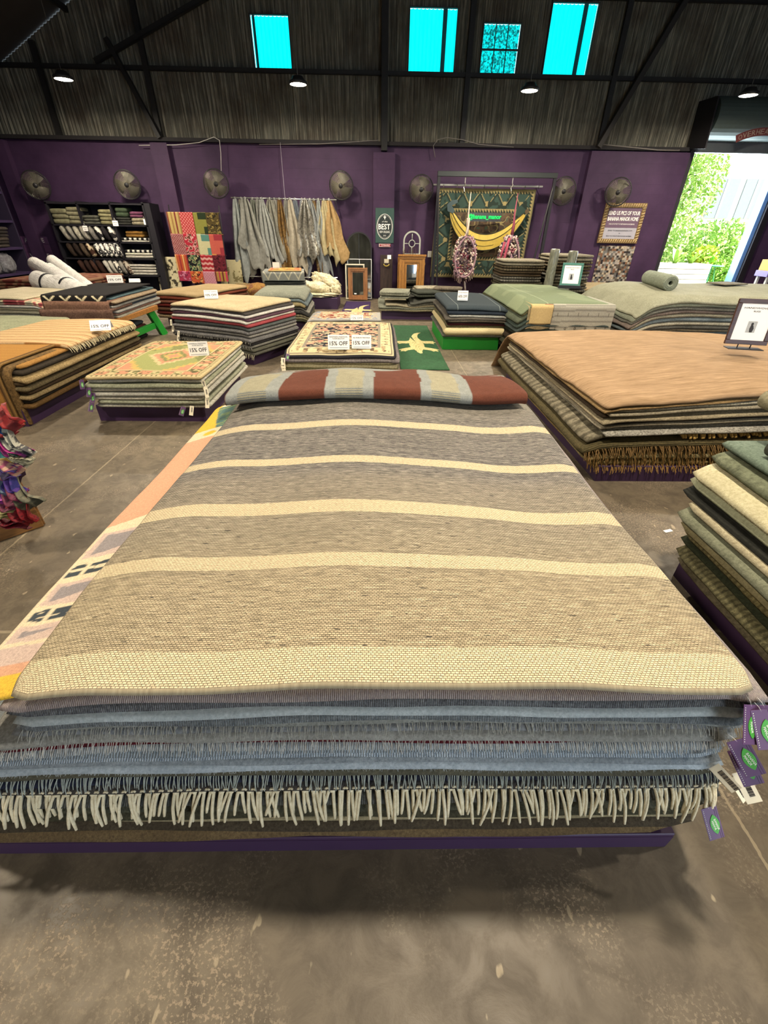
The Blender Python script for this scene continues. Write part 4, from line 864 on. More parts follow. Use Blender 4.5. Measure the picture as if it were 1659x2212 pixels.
pile(FF, (-0.80, 0.03, 0.04, 1.62), 0.47, [L(d, ec(a, b), t, e=e) for d, a, b, t, e in [('teal and cream rug', '5d7377', '2f3d42', .022, (0, .0, -.05, 0)), ('white-edged tan rug', 'b09c80', '5c4c3a', .024, (0, .03, 0, 0)), ('chocolate brown rug', '5a4336', '2b1e17', .022, (0, .0, 0, 0)), ('grey and ivory rug', 'a7a39a', '55524c', .024, (0, .04, 0, 0)), ('navy bordered rug', '3c4a58', '1c232b', .022, (0, .02, 0, 0)), ('light grey shag rug', 'a9a6a0', '5f5c57', .028, (0, .05, 0, 0)), ('dusty rose rug', '9b7768', '523b32', .024, (0, .02, 0, 0)), ('bottom ivory rug', 'beb6a4', '6b6456', .026, (0, .05, 0, 0))]], 'the stack under the black rug', 'rugs on the green-legged bench', dF, total=0.24, seed=101)
drape_rug('black rug with cream Y-shaped figures hanging over the bench end', -0.88, 0.0, 1.55, -0.02, 0.775, 0.60, painted(300), 0.018, R_(2), (-3.82, 6.78), 0.05, paint=blackY, res=(160, 110))
drape_rug('brown shag rug with white fringe drooping below the black rug', -0.86, 0.03, 0.7, -0.06, 0.70, 0.49, fab('8a6a58', '54392c', 180), 0.03, R_(2), (-3.82, 6.78), 0.06, fr=('far', fw))
drape_rug('lower tan rug with pale hanging fringe over the bench front', -0.93, 0.06, 0.6, -0.09, 0.60, 0.42, fab('7d6152', '46322a', 180), 0.03, R_(2), (-3.82, 6.78), 0.05, fr=('far', fab('b9b4aa', '7b7770', 300)))
card_at(250, 611, 0.80, 30, 13, '15% OFF', 'small white 15% OFF card on the black rug with the Y figures', 'ON THESE RUGS', tilt=8); card_at(291, 610, 0.777, 22, 8, '', 'blank curled white card behind the 15% OFF card on the black rug', None, tilt=40)
dF2 = bumpmk(-5.6, 7.8, 0.9, 1, 0.04, 0.70, z0=.47, rect=(-6.6, -5.1, 6.95, 9), droop=0.9)
def redfloral(U, V, W, Lg):
    C = np.empty(U.shape+(3,)); C[:] = np.array(lin('d9c7a4')); n = fbm(U*16, V*16, 9, 2); C[n > 0.55] = np.array(lin('c0706a')); C[n > 0.66] = np.array(lin('8c3f45')); C[(n < 0.33)] = np.array(lin('a9a08c')); return C
pile((0, 0, R_(-4)), (-6.45, -5.20, 6.45, 7.75), 0.47, [L('cream flatwoven rug', fab('d6ccb2', 'a2967a', 300), .022, e=(0, -.25, 0, 0)), L('red floral bordered rug', painted(300), .022, p=redfloral, res=(90, 90), e=(0, -.06, 0, 0)), L('rose patterned rug', painted(300), .020, p=redfloral, res=(60, 60)), L('white bound rug', fw, .026, e=(0, .0, 0, 0)), L('ecru ribbed rug', fab('cfc6ac', '8d8468', 260), .028, e=(0, .03, 0, 0)), L('thick off-white rug', fab('d8cfb4', '97907a', 260), .032, e=(0, .06, 0, 0)), L('grey-striped white rug', fab('b9b6aa', '5e5c55', 260), .026, e=(0, .04, 0, 0))], 'the cream stack on the bench', 'cream rugs on the green-legged bench', bumpmk(-5.8, 7, 1, 1, .03, .7, z0=.47, rect=(-9, -5.35, 6.5, 9), droop=.9), total=0.23, seed=111)
pile((0, 0, 0), (-4.9, -3.98, 7.0, 7.95), 0.0, [L(d, ec(a, b), .03, e=(0, e, 0, 0)) for d, a, b, e in [('blue-grey rug', '5b6770', '2c333a', 0), ('maroon rug', '5a2c2a', '2b1413', .04), ('teal rug', '3f5558', '1e2a2c', -.03), ('wine red rug', '6b3230', '331616', .03), ('charcoal rug', '3d3a38', '1b1a19', 0)]], 'the dark pile under the bench', 'rugs stored under the bench', None, total=0.26, seed=121)
pile((0, 0, 0), (-6.4, -5.55, 6.95, 7.95), 0.0, [L(d, ec(a, b), .03, e=(0, e, 0, 0)) for d, a, b, e in [('dark red rug', '6b2c28', '2f1312', 0), ('grey fringed rug', '6b6862', '35332f', .04), ('brick rug', '6a3a2c', '351c15', 0), ('almost black rug', '2a2524', '121010', .02)]], 'the reddish pile under the bench', 'rugs stored under the bench, left', None, total=0.26, seed=125)
# reddish antique rugs on a low table behind the bench
platform((0, 0, 0), (-7.2, -5.2, 9.3, 11.0), 0.45, BLACK, 'dark low table under the red antique rugs behind the bench')
pile((0, 0, 0), (-7.2, -5.6, 9.3, 10.9), 0.45, [L(d, painted(260), .04, p=(lambda s: (lambda U, V, W, Lg: np.where((fbm(U*14, V*14, s, 2) > .52)[..., None], np.array(lin('5a2620')), np.array(lin('7a5a44')))))(s), res=(60, 60), e=(0, 0, 0, 0)) for s, d in enumerate(['faded red antique rug', 'brown antique rug', 'madder red rug', 'dark antique rug', 'wine coloured rug'])], 'the antique stack behind the white rolls', 'antique rugs behind the bench', None, total=0.26, seed=131)
platform((0, 0, R_(-16)), (-6.25, -5.50, 7.45, 8.95), 0.16, PURPLE, 'purple platform under the rust red stack')
pile((0, 0, R_(-16)), (-6.35, -5.45, 7.35, 9.05), 0.16, [L(d, ec(a, b), .03, e=(0, e, 0, 0)) for d, a, b, e in [('sand topped rug', 'b8a27c', '8b7550', 0), ('rust red rug', '8a4630', '4a2216', .02), ('brick and cream rug', '9a6450', '4e2e24', .0), ('crimson rug', '7a2a24', '3c1210', .04), ('brown tribal rug', '6b4a36', '35231a', .02), ('dark red bordered rug', '6a2820', '301210', .05), ('beige bound rug', 'a58f70', '54452f', .03)]], 'the rust red stack', 'rust red rugs behind the bench', bumpmk(-5.9, 8, .6, .8, .03, .6, z0=.16), total=0.42, seed=135)
# plastic-wrapped rug rolls
WRAP = NT('plastic_wrap'); WRAP.color(lin('e2dfda')); WRAP.rough(0.25); WRAP.b.inputs['Specular IOR Level'].default_value = 0.6; WRAP.bump(WRAP.noise(WRAP.coord('Object', (6, 6, 2)), 4, 5, 0.6, 1.0), 1.0, 0.02); WRAP = WRAP.m
def roll(label, p, q, r, mat, band=None, name='wrapped_rug_roll', hollow=False, cap=True, cat='rug roll', group=None):
    p, q = Vector(p), Vector(q); L_ = (q-p).length; rt = empty(name, p, rot=(q-p).to_track_quat('Z', 'Y').to_euler()); tag(rt, label, cat, group)
    n = 28; prof = [(0.0, 0.02)]+[(r*0.6, 0.0), (r*0.93, 0.008), (r, 0.03)]+[(r*(1+0.03*math.sin(k*1.7)), L_*k/n) for k in range(2, n-1)]+[(r, L_-0.03), (r*0.9, L_-0.005), (0.0, L_)]
    if hollow: prof = [(r*0.25, 0.10), (r*0.28, 0.0), (r*0.93, 0.0), (r, 0.012)]+prof[5:]
    MB().lathe(prof, 24).build('roll', mat, rt, smooth=True)
    if hollow:
        pts = [(math.cos(a)*r*(0.30+0.62*a/(6*math.pi)), math.sin(a)*r*(0.30+0.62*a/(6*math.pi)), -0.002) for a in np.linspace(0, 6*math.pi, 90)]; MB().tube(pts, 0.003, 4).build('spiral_edge', plain('6a6f62', 0.9), rt)
    if band: MB().lathe([(r*1.0, band), (r*1.06, band+0.005), (r*1.06, band+0.045), (r, band+0.05)], 24).build('band', BLACK, rt)
    return rt
g_ = 'wrapped rug rolls on the left'
roll('white wrapped roll with a rounded pale end and black band, lowest left', at(82, 606, 8.5), at(190, 640, 7.9), 0.16, WRAP, 0.30, group=g_)
roll('white wrapped roll with a black band, lying just right of the lowest one', at(128, 612, 8.3), at(215, 650, 7.7), 0.15, WRAP, 0.26, group=g_)
roll('long white wrapped roll sticking up highest at the left', at(75, 570, 9.5), at(160, 618, 8.2), 0.12, WRAP, group=g_)
roll('long grey-white wrapped roll reaching farthest right under the vintage sign', at(113, 563, 9.8), at(192, 622, 8.4), 0.105, WRAP, group=g_)
roll('thin wrapped roll with a dark end patch, between the two long white rolls', at(108, 576, 9.6), at(176, 624, 8.3), 0.09, WRAP, 0.06, group=g_)

# ================================================================== G: RED-EDGED LAYERED STACK
def rotframe(P, rz): return (P.x, P.y, rz)
GA = math.atan2(6.05-6.64, -1.63+2.90)
FG = (-2.90, 6.64, GA)
platform(FG, (0.02, 1.30, 0.05, 1.08), 0.16, PURPLE, 'purple wooden platform under the white and red edged rugs, centre left')
dG = bumpmk(0.7, 0.6, 0.6, 0.8, 0.02, 0.72, z0=.16, rect=(0.06, 1.22, 0.06, 1.5), droop=0.8)
layG = [L(d, fab(a, b, 260), t, e=e, fr=f) for d, a, b, t, e, f in [
 ('cream rug with a dark bound edge', 'cdbd9c', '9e8c69', .022, (0, 0, 0, 0), None), ('charcoal backed rug', '55504c', '2c2826', .014, (0, .01, 0, 0), None), ('bright white edged rug', 'efece4', 'a8a49c', .024, (0, .03, -.01, 0), None), ('plum striped rug', '70505e', '392630', .018, (0, .02, 0, 0), None), ('off-white ribbed rug', 'e2ded2', '98948a', .022, (0, .05, 0, 0), None), ('coral red edged rug', 'b9565a', '7a3238', .026, (0, .05, 0, 0), None),
 ('slate grey thick rug', '6f7472', '3c403f', .030, (0, .05, 0, 0), None), ('black and white flecked rug', '9b9894', '26242a', .028, (.02, .06, 0, 0), None), ('silver striped rug', 'a7a39b', '57544f', .024, (.01, .06, 0, 0), None), ('speckled grey pile rug', '8c8984', '35343a', .030, (.02, .07, .01, 0), [('front', 'farshort', fab('8c887f', '3e3b38', 200))]), ('black woven rug', '3e3b3b', '1b191a', .022, (0, .07, 0, 0), None), ('ash rug with looped fringe', '98948a', '55524b', .028, (0, .08, .01, 0), [('front', 'farshort', fab('bab6a9', '6c6a62', 300))]), ('olive grey rug', '6c6a5b', '38372f', .026, (0, .08, 0, 0), None), ('lowest rug with a cream tasselled fringe', '6e6b60', '3b3933', .028, (.0, .09, .01, 0), [('front', 'far', fab('c5bda3', '7c7560', 300))])]]
FR['farshort'] = (0.016, 0.040, 0.0055, 2, 0.8, 0.5, 4)
G_O, _ = pile(FG, (0.0, 1.28, 0.0, 1.12), 0.16, layG, 'the centre-left stack', 'rugs in the centre-left stack', dG, total=0.55, seed=141, gap=0.22)
for k, (j, x, z) in enumerate([(6, 0.02, .50), (4, .03, .42), (4, .12, .36), (2, .10, .30)]):
    P = Vector((FG[0]+math.cos(GA)*x+math.sin(GA)*0.03, FG[1]+math.sin(GA)*x-0.05, z)); price_tag(G_O[j], P, (R_(-20), R_(6*k-8), GA), .04, .08)
card_at(457, 645, 0.735, 28, 15, '10% OFF', 'white 10% OFF card on the cream rug, centre left', 'FLOOR SAMPLE', tilt=20)

# ================================================================== H: BLUE-GREY STACK BEHIND
FH = (-2.15, 8.55, R_(3))
platform(FH, (0.05, 0.83, 0.06, 1.3), 0.18, PURPLE, 'purple wooden platform under the blue-grey rugs behind the centre-left stack')
dH = bumpmk(0.5, 0.6, 0.6, 0.8, 0.02, 0.6, z0=.18, rect=(0.0, 0.74, 0.08, 1.5), droop=1.6)
pile(FH, (-0.05, 0.85, 0.0, 1.35), 0.18, [L(d, fab(a, b, 240, stitch=s), t, e=(0, e, 0, 0), res=(40, 30)) for d, a, b, t, e, s in [('rumpled sage grey rug', '9fa090', '5f6357', .05, .0, 0), ('dusty blue folded rug', '7d898a', '444d50', .04, .03, 0), ('straw coloured thick rug', 'a89a72', '665b3e', .045, -.02, 0), ('black patterned rug', '504d46', '1f1d1b', .03, .03, 8), ('pale grey tasselled rug', 'b3b0a4', '6a675f', .03, .06, 0), ('black corded rug', '5c5a55', '1a1918', .07, .04, 14), ('beige blocked rug', '9b9072', '3b352a', .03, .06, 5), ('olive bound rug', '837d60', '403c2d', .03, .06, 0), ('bottom dark green rug', '565741', '292a20', .03, .07, 0)]], 'the blue-grey stack', 'rugs in the blue-grey stack', dH, total=0.44, seed=151)
# kilim stack further back
FK = (-2.27, 9.85, R_(8))
platform(FK, (0.0, 0.82, 0.05, 0.8), 0.50, BLACK, 'dark plinth under the trellis patterned rugs in front of the hides')
def trellis(U, S, W, Lg):
    C = np.empty(U.shape+(3,)); C[:] = np.array(lin('7f817c')); cr = np.array(lin('b5b09a')); v = Lg-S; a = np.abs(((U/0.2) % 1)-0.5)*2; C[np.abs(v/0.18-a-0.15) < 0.13] = cr; return C
def goldpat(U, V, W, Lg):
    C = np.empty(U.shape+(3,)); C[:] = np.array(lin('a97f3c')); n = fbm(U*18, V*18, 4, 2); C[n > .55] = np.array(lin('7d5a2c')); C[n < .35] = np.array(lin('c9a766')); e = np.minimum(np.minimum(U, W-U), np.minimum(V, Lg-V)); C[e < .03] = np.array(lin('c4a56c')); C[(U > W*0.78) & (np.sin(V*40) > 0)] = np.array(lin('a8483f')); C[(U < W*0.12) & (np.sin(V*40) > 0)] = np.array(lin('a8483f')); return C
pile(FK, (0.0, 0.80, 0.06, 0.78), 0.50, [L(d, fab(a, b, 240), t) for d, a, b, t in [('dark grey rug', '63645f', '30312e', .05), ('ash grey rug', '8b8b85', '4c4c48', .04), ('charcoal rug', '4d4b48', '232221', .04), ('fawn rug', '8c7f66', '4f4636', .05)]], 'the trellis rug plinth', 'rugs on the dark plinth', None, total=0.18, seed=155)
drape_rug('grey trellis-patterned rug with pale zigzags over the dark plinth stack', -0.02, 0.80, 0.75, -0.02, 0.86, 0.70, painted(300), 0.16, R_(8), (FK[0], FK[1]), 0.06, paint=trellis, res=(120, 80))
rug('gold patterned rug with red stripes lying on the grey trellis rug', FK, (0.10, 0.74, 0.02, 0.70), 0.864, 0.02, painted(300), None, (70, 70), goldpat)
card(Vector((-2.12, 10.40, .885)), 0, .14, .11, '', 'tiny white card behind the gold patterned rug', None, tilt=10)
# pile of tan hides on the floor behind, under the rail
HT = lambda a, b: fab(a, b, 120)
for k, (px, py, z, w, c, lab) in enumerate([(560, 612, .30, .50, ('8a5f42', '5d3d29'), 'brown folded hide lying under the grey hides'), (640, 600, .42, .24, ('b98a5c', '8a5f3c'), 'tan hide propped up right of the gold patterned rug'), (547, 600, .42, .46, ('a9824a', '6f5028'), 'golden brown hide heap on the floor, left under the rail'), (520, 602, .45, .34, ('8d7a58', '57492f'), 'olive brown crumpled hide beside the cream printed hide'), (668, 604, .48, .22, ('3b2724', '1c1210'), 'dark maroon pelt behind the sheepskins')]):
    P = at(px, py, 12.2); q = superq(w, .28, .20, .7, .8, 30, 14, .25, 3, k); o = q.build('hide', HT(*c), None, (P.x, 12.25, 0.21), smooth=True); tag(o, lab, 'hide', 'hides heaped under the rail')

# ================================================================== I: SHEEPSKINS
FI = (-1.85, 11.15, 0.0)
platform(FI, (0.0, 0.92, 0.0, 0.95), 0.24, PURPLE, 'purple wooden platform under the cream sheepskins in front of the wooden mirror')
WOOL = NT('sheepskin'); _n = WOOL.noise(WOOL.coord('Object'), 26, 5, 0.7); WOOL.color(WOOL.ramp(_n, [(0.3, lin('b9aa7e')), (0.6, lin('ece2c2'))])); WOOL.rough(1.0); WOOL.bump(_n, 1.0, 0.04); WOOL = WOOL.m
def skin(label, loc, dims, rz, seed, roty=0.0):
    q = superq(dims[0], dims[1], dims[2], .85, .75, 48, 24, .30, 3.2, seed); rr = np.random.RandomState(seed); q.v = [(x*(1+.04*rr.randn()), y*(1+.04*rr.randn()), z*(1+.05*rr.randn())) for x, y, z in q.v]
    o = q.build('sheepskin', WOOL, None, loc, smooth=True); o.rotation_euler = (0, roty, rz); return tag(o, label, 'sheepskin', 'cream sheepskins')
skin('flat cream sheepskin spread over the purple platform', (-1.40, 11.62, 0.285), (.50, .50, .055), 0, 1)
skin('rolled cream sheepskin lying front left on the spread sheepskin', (-1.48, 11.50, 0.41), (.36, .18, .13), R_(-6), 2, R_(5))
skin('rolled cream sheepskin, upper right, slumped over the one in front', (-1.22, 11.78, 0.52), (.34, .18, .15), R_(-14), 3, R_(18))
skin('small round cream sheepskin bundle at the right end of the pile', (-1.00, 11.60, 0.37), (.14, .18, .11), 0, 4)

# ================================================================== J: CENTRE FLORAL STACK AND PERSIAN STACK
def navyfloral(U, V, W, Lg):
    C = np.empty(U.shape+(3,)); cr = np.array(lin('cdbb92')); nv_ = np.array(lin('1f222c')); pk = np.array(lin('b9806c')); C[:] = nv_; x = np.abs(U-W/2)
    n1 = fbm(x*13+V*2, V*15, 3, 2); n2 = fbm(x*20+9, V*24, 7, 2); C[n2 > .60] = cr; C[n1 > .60] = pk; C[(n1 > .66)] = np.array(lin('cf9d80')); C[(n1 < .27)] = np.array(lin('8f8a78'))
    rs = (np.sin(x*16)*np.sin(V*9) > .82); C[rs] = pk
    e = np.minimum(np.minimum(U, W-U), np.minimum(V, Lg-V)*0.9); C[e < .22] = cr; C[(e > .185) & (e < .225)] = np.array(lin('8b8272')); p = np.where(np.minimum(U, W-U) < np.minimum(V, Lg-V), V, U)
    b = (e > .05) & (e < .175); C[b & (np.abs(((p/.17) % 1)-.5) < .16) & (np.abs(e-.11) < .03) & (n2 > .4)] = np.array(lin('6f5c4a')); C[b & (n2 > .64)] = np.array(lin('a08a68')); C[(e < .022)] = np.array(lin('26262b')); C[(e > .04) & (e < .05)] = np.array(lin('7d7362')); return C
dJ = bumpmk(-0.45, 6.6, 0.6, 1.2, 0.03, 0.30, z0=.05, rect=(-1.12, 0.20, 5.75, 9), droop=0.8)
platform((0, 0, 0), (-1.12, 0.20, 5.85, 7.6), 0.05, PURPLE, 'very low platform under the navy floral carpet stack, centre')
layJ = [L('navy floral carpet with a wide cream border', painted(400), .028, p=navyfloral, e=(0, 0, .02, 0), res=(170, 230), j=.004)]+[L(d, fab(a, b, 200), .034, j=.03, e=e, fr=f) for d, a, b, e, f in [('mauve grey pile carpet', '8e8582', '4c4644', (0, .02, .02, 0), None), ('khaki pile carpet', '9b9373', '565139', (0, .0, .04, 0), None), ('cream wool carpet', 'c1b793', '7b7356', (.02, .02, .03, 0), None), ('olive backed carpet', '7e7a58', '413e2b', (.03, 0, .05, 0), None), ('sand coloured carpet', 'aaa07c', '665e44', (.04, .02, .06, 0), None), ('pale-fringed carpet', '9a957a', '55513f', (.05, .02, .05, 0), [('front', 'farshort', fab('b8b190', '6f6a52', 300))])]]
J_O, _ = pile((0, 0, 0), (-1.16, 0.24, 5.62, 7.66), 0.05, layJ, 'the navy floral carpet stack', 'carpets in the navy floral stack', dJ, total=0.26, seed=161, nm='carpet')
for k in range(3): price_tag(J_O[1+k], Vector((-1.17-.01*k, 5.57, .24-.04*k)), (R_(-30), R_(10-k*8), R_(20)), .05, .09)
hang_tag(J_O[5], Vector((-1.10, 5.56, .29)), (R_(-35), R_(20), R_(10)))
card_at(732, 755, 0.33, 46, 27, '15% OFF', 'white 15% OFF card on the navy floral carpet, left of its neighbour', 'HANDMADE & TRADITIONAL\nFLOOR SELECTION', tilt=24); card_at(781, 753, 0.33, 42, 25, '15% OFF', 'white card reading all rugs in this stack 15% OFF, right of its neighbour', 'ALL RUGS IN THIS STACK', tilt=24)
def fadedred(U, V, W, Lg):
    C = np.empty(U.shape+(3,)); C[:] = np.array(lin('cdbf9d')); n = fbm(U*17, V*17, 13, 3); m_ = fbm(U*5, V*5, 3, 2); C[(n > .53)] = np.array(lin('a05c4a')); C[(n > .63)] = np.array(lin('7c3a30')); C[(n < .36)] = np.array(lin('bfa080')); e = np.minimum(np.minimum(U, W-U), np.minimum(V, Lg-V)); C[(e < .16) & (n > .47)] = np.array(lin('8b8f98')); C[(e < .05)] = np.array(lin('a5a29c')); C[(V > Lg-.28) & (n > .45)] = np.array(lin('6e7788')); return C
pile((0, 0, 0), (-1.22, 0.06, 8.15, 9.45), 0.05, [L('faded red and cream persian carpet', painted(400), .03, p=fadedred, res=(130, 130), j=.004)]+[L(d, fab(a, b, 200), .035) for d, a, b in [('silver grey carpet', 'a5a29a', '5c5a55'), ('rose beige carpet', 'a58c78', '5e4c3e'), ('blue-grey carpet', '80858a', '43474b'), ('lowest ivory carpet', 'b8af98', '6d6655')]], 'the faded red carpet stack', 'carpets behind the navy floral stack', dJ, total=0.22, seed=171, nm='carpet')
platform((0, 0, 0), (-1.18, 0.02, 8.2, 9.4), 0.05, PURPLE, 'very low platform under the faded red carpet stack')
card_at(771, 692, 0.275, 27, 10, '15% OFF', 'small white card at the front edge of the faded red carpet', 'FLOOR', tilt=30)

# ================================================================== K: MATS WITH ALLIGATORS
def gator_mesh(s):
    half = [(0, -.50), (.04, -.49), (.05, -.44), (.05, -.40), (.07, -.37), (.085, -.33), (.14, -.34), (.22, -.37), (.27, -.42), (.30, -.40), (.36, -.42), (.34, -.36), (.39, -.35), (.33, -.31), (.24, -.27), (.15, -.24), (.135, -.22), (.15, -.12), (.14, -.04), (.20, -.06), (.28, -.05), (.36, -.08), (.35, -.03), (.41, -.01), (.36, .02), (.38, .06), (.28, .06), (.18, .06), (.13, .08), (.10, .16), (.08, .24)]
    right = [(x, y) for x, y in half]; left = [(-x, y) for x, y in half[1:]][::-1]
    tail = [(.09, .32), (.11, .40), (.15, .47), (.20, .52), (.12, .51), (.04, .46), (-.01, .38), (-.04, .30), (0, 0)]
    return [(x*s, y*s) for x, y in right+tail+left[:-1]]
def mat(label, x0, x1, y0, y1, c1, c2, gx, gy, gs, rz):
    o = rug(label, (0, 0, 0), (x0, x1, y0, y1), 0.001, 0.012, fab(c1, c2, 120), None, (20, 30), wob=.004, name='floor_mat', cat='mat', group='alligator mats on the floor')
    g = NT('gold_pile'); n = g.noise(g.coord('Object'), 60, 4, .8); g.color(g.ramp(n, [(.38, lin('9a8f58')), (.55, lin('cdc08a')), (.7, lin('e0d7ae'))])); g.rough(.95); g.bump(n, .8, .005)
    q = MB(); P = [(x*.80, y*1.5) for x, y in gator_mesh(gs)]; q.prism(P, .004); k = q.build('alligator_motif', g.m, o); cx, cy = (x0+x1)/2, (y0+y1)/2; k.location = (gx-cx, gy-cy, 0.011); k.rotation_euler = (0, 0, rz)
    sc = MB(); rr = random.Random(3)
    for i in range(60):
        x = rr.uniform(-.05, .05)*gs; y = rr.uniform(-.66, .40)*gs; r = .008; a = rr.uniform(0, 3); sc.prism([(x+r*math.cos(a+t), y+r*.5*math.sin(a+t)) for t in np.linspace(0, 5.2, 6)], .0055)
    w = sc.build('scale_marks', plain('7f7540', .9), o); w.location = k.location; w.rotation_euler = k.rotation_euler; return o
mat('green runner mat with a cream alligator lying on the floor, centre', 0.33, 0.99, 5.96, 9.16, '38603f', '28452e', 0.655, 7.62, 1.03, 0.02)
MATS.clear() if False else None
mat('purple mat with a cream alligator, half hidden behind the faded carpet', -0.80, -0.17, 10.0, 12.45, '453259', '2c2040', -0.44, 11.0, 1.05, -0.1)

# ================================================================== L: LOW GREY CRUMPLED STACK
platform((0, 0, 0), (0.10, 2.05, 9.90, 11.6), 0.17, PURPLE, 'purple wooden platform under the crumpled grey rugs near the gold mirror')
dLw = lambda x, y, h: 0.035*np.sin(np.asarray(x)*5+np.asarray(y)*2)*np.clip((h-.17)/.2, 0, 1)+0.015*np.sin(np.asarray(x)*11+3)*np.clip((h-.17)/.2, 0, 1)
pile((0, 0, 0), (0.04, 2.05, 9.82, 11.4), 0.17, [L(d, fab(a, b, 200), t, e=e, res=(60, 30)) for d, a, b, t, e in [('wavy charcoal rug', '57574f', '282824', .04, (-.65, 0, 0, -.3)), ('black bordered grey rug', '6f6e63', '2b2a26', .03, (-.62, 0, -.02, -.1)), ('beige flatweave rug', '9b9279', '5a5342', .03, (-.15, 0, 0, 0)), ('grey-green patchwork rug', '8b8d7c', '45463c', .035, (0, 0, 0, 0)), ('lowest fringed khaki rug', 'a09a7d', '56523f', .03, (0, 0, .01, 0))]], 'the crumpled grey stack', 'crumpled grey rugs near the gold mirror', dLw, total=0.20, seed=181)
roll_fold('pale folded rug with a black edge at the left end of the crumpled stack', (0.40, 10.4, 0.37), R_(-8), .62, 3, .035, fab('a5a591', '4e4f45', 200), d=.7)
roll_fold('plaid brown folded rug on top of the crumpled grey stack', (1.55, 10.6, 0.44), R_(-14), .62, 2, .045, fab('7c7260', '35302a', 60), d=.5)
roll_fold('dark green folded rug lying beside the plaid one', (1.05, 10.3, 0.41), R_(12), .55, 2, .04, fab('4b4f45', '1f211c', 160), d=.6)
roll_fold('cream checked folded rug behind the plaid folded rug', (1.15, 11.0, 0.42), R_(6), .6, 2, .04, fab('b9b19a', '5d574a', 60), d=.5)

# ================================================================== M: DARK BLUE RUGS ON GREEN BOX
platform((0, 0, 0), (1.05, 1.94, 7.20, 8.75), 0.23, GREENP, 'bright green box under the dark blue rug stack')
dM = bumpmk(1.5, 8, .7, .8, .015, .62, z0=.23, rect=(1.12, 1.92, 7.25, 9), droop=1.2)
def creampat(U, V, W, Lg):
    C = np.empty(U.shape+(3,)); C[:] = np.array(lin('c9b98e')); n = fbm(U*40, V*25, 3, 2); C[(np.abs(V-.07) < .025) & (n > .5)] = np.array(lin('6b5a40')); return C
def navystripe(U, V, W, Lg):
    C = np.empty(U.shape+(3,)); C[:] = np.array(lin('363f44')); C[(np.abs(U-.17*W) < .004) | (np.abs(U-.83*W) < .004)] = np.array(lin('7d8582')); return C
pile((0, 0, 0), (1.06, 2.00, 7.14, 8.85), 0.23, [L('slate blue rug with thin pale lines', painted(300), .035, p=navystripe, e=(.0, .04, -.02, 0), res=(120, 60)), L('navy edged rug', ec('2c3540', '161b22'), .03, e=(.0, .03, 0, 0)), L('white-grey bound rug', fab('b8b8b0', '5f605b', 260), .022, e=(-.04, .03, 0, 0)), L('brown-grey rug', ec('6b655b', '35312c'), .03, e=(.0, .06, 0, 0)), L('pale edged taupe rug', ec('a39c8c', '4a453c'), .022, e=(-.02, .07, 0, 0)), L('black-brown rug', ec('332c2a', '181413'), .035, e=(.0, .05, 0, 0)), L('burgundy rug', ec('54262a', '2a1215'), .026, e=(-.03, .04, -.01, 0)), L('olive edged rug', ec('77714f', '3a3726'), .026, e=(-.02, .0, 0, 0)), L('cream brown-figured rug', painted(300), .085, p=creampat, e=(-.02, .0, .01, 0), res=(120, 60)), L('grey runner', ec('696a60', '36372f'), .03, e=(.02, -.0, 0, 0))], 'the stack on the green box', 'rugs on the green box', dM, total=0.41, seed=191)
card_at(999, 649, 0.665, 22, 17, '60% OFF', 'white 60% OFF card on the slate blue rug', 'FLOOR MODELS', tilt=12)

# ================================================================== N: SAGE STACK WITH A TEAL FRAMED SIGN
platform((0, 0, 0), (2.10, 3.35, 6.65, 9.1), 0.16, PURPLE, 'purple platform under the sage green rug stack')
dN = bumpmk(2.7, 7.6, 1.1, 1.6, .02, .78, z0=.16, rect=(2.16, 3.22, 6.55, 9), droop=1.7)
pile((0, 0, 0), (2.02, 3.28, 6.50, 9.15), 0.16, [L('sage green rug with thin pale lines', painted(300), .022, p=(lambda U, V, W, Lg: np.where(((np.abs(U-.35) < .006) | (np.abs(V-.5) < .006))[..., None], np.array(lin('9aa388')), np.where((fbm(U*3, V*3, 5) > .5)[..., None], np.array(lin('808a6c')), np.array(lin('747f63'))))), res=(100, 140))]+[L(d, ec(a, b), t, e=(e, 0, 0, 0)) for d, a, b, t, e in [('straw-edged green rug', '8d8a62', '4a4930', .03, .0), ('grey-green thick rug', '6b735f', '373c31', .045, .02), ('dark sea green rug', '4c5a52', '262e2a', .04, .03), ('blue-grey ribbed rug', '56625f', '2b3231', .04, .04), ('black-green rug', '33392f', '191c17', .05, .02), ('dark brown rug', '3d3327', '1e1812', .05, .03), ('deep moss rug', '434533', '212218', .05, .05), ('lowest nearly black rug', '2b2823', '141310', .05, .06)]], 'the sage green stack', 'rugs in the sage green stack', dN, total=0.61, seed=201)
def greystripe(U, S, W, Lg):
    C = np.empty(U.shape+(3,)); C[:] = np.array(lin('a9a698')); C[(np.sin(S*90+np.sin(U*3)) > .55)] = np.array(lin('8a877c')); dk_ = np.array(lin('5a564d')); v = Lg-S
    u = ((U/W)*6) % 1; e1 = (np.abs(u-.5) < .09) & (np.abs(v-.10) < .018); e2 = (np.abs(u-.5) < .055) & (np.abs(v-.10) < .010); C[e1 & ~e2] = dk_; C[(np.abs(u-.5) < .025) & (np.abs(v-.28) < .02)] = dk_; return C
drape_rug('grey-cream striped rug with small squares hanging over the sage stack front', 0.44, 1.30, 0.9, -0.03, 0.77, 0.36, painted(300), 0.02, 0, (2.0, 6.50), 0.05, paint=greystripe, res=(120, 120))
def strawred(U, S, W, Lg):
    C = np.empty(U.shape+(3,)); C[:] = np.array(lin('c4ab78')); v = Lg-S; C[(v > .26) & (v < .31) & (U > W*.62)] = np.array(lin('8b2f30')); return C
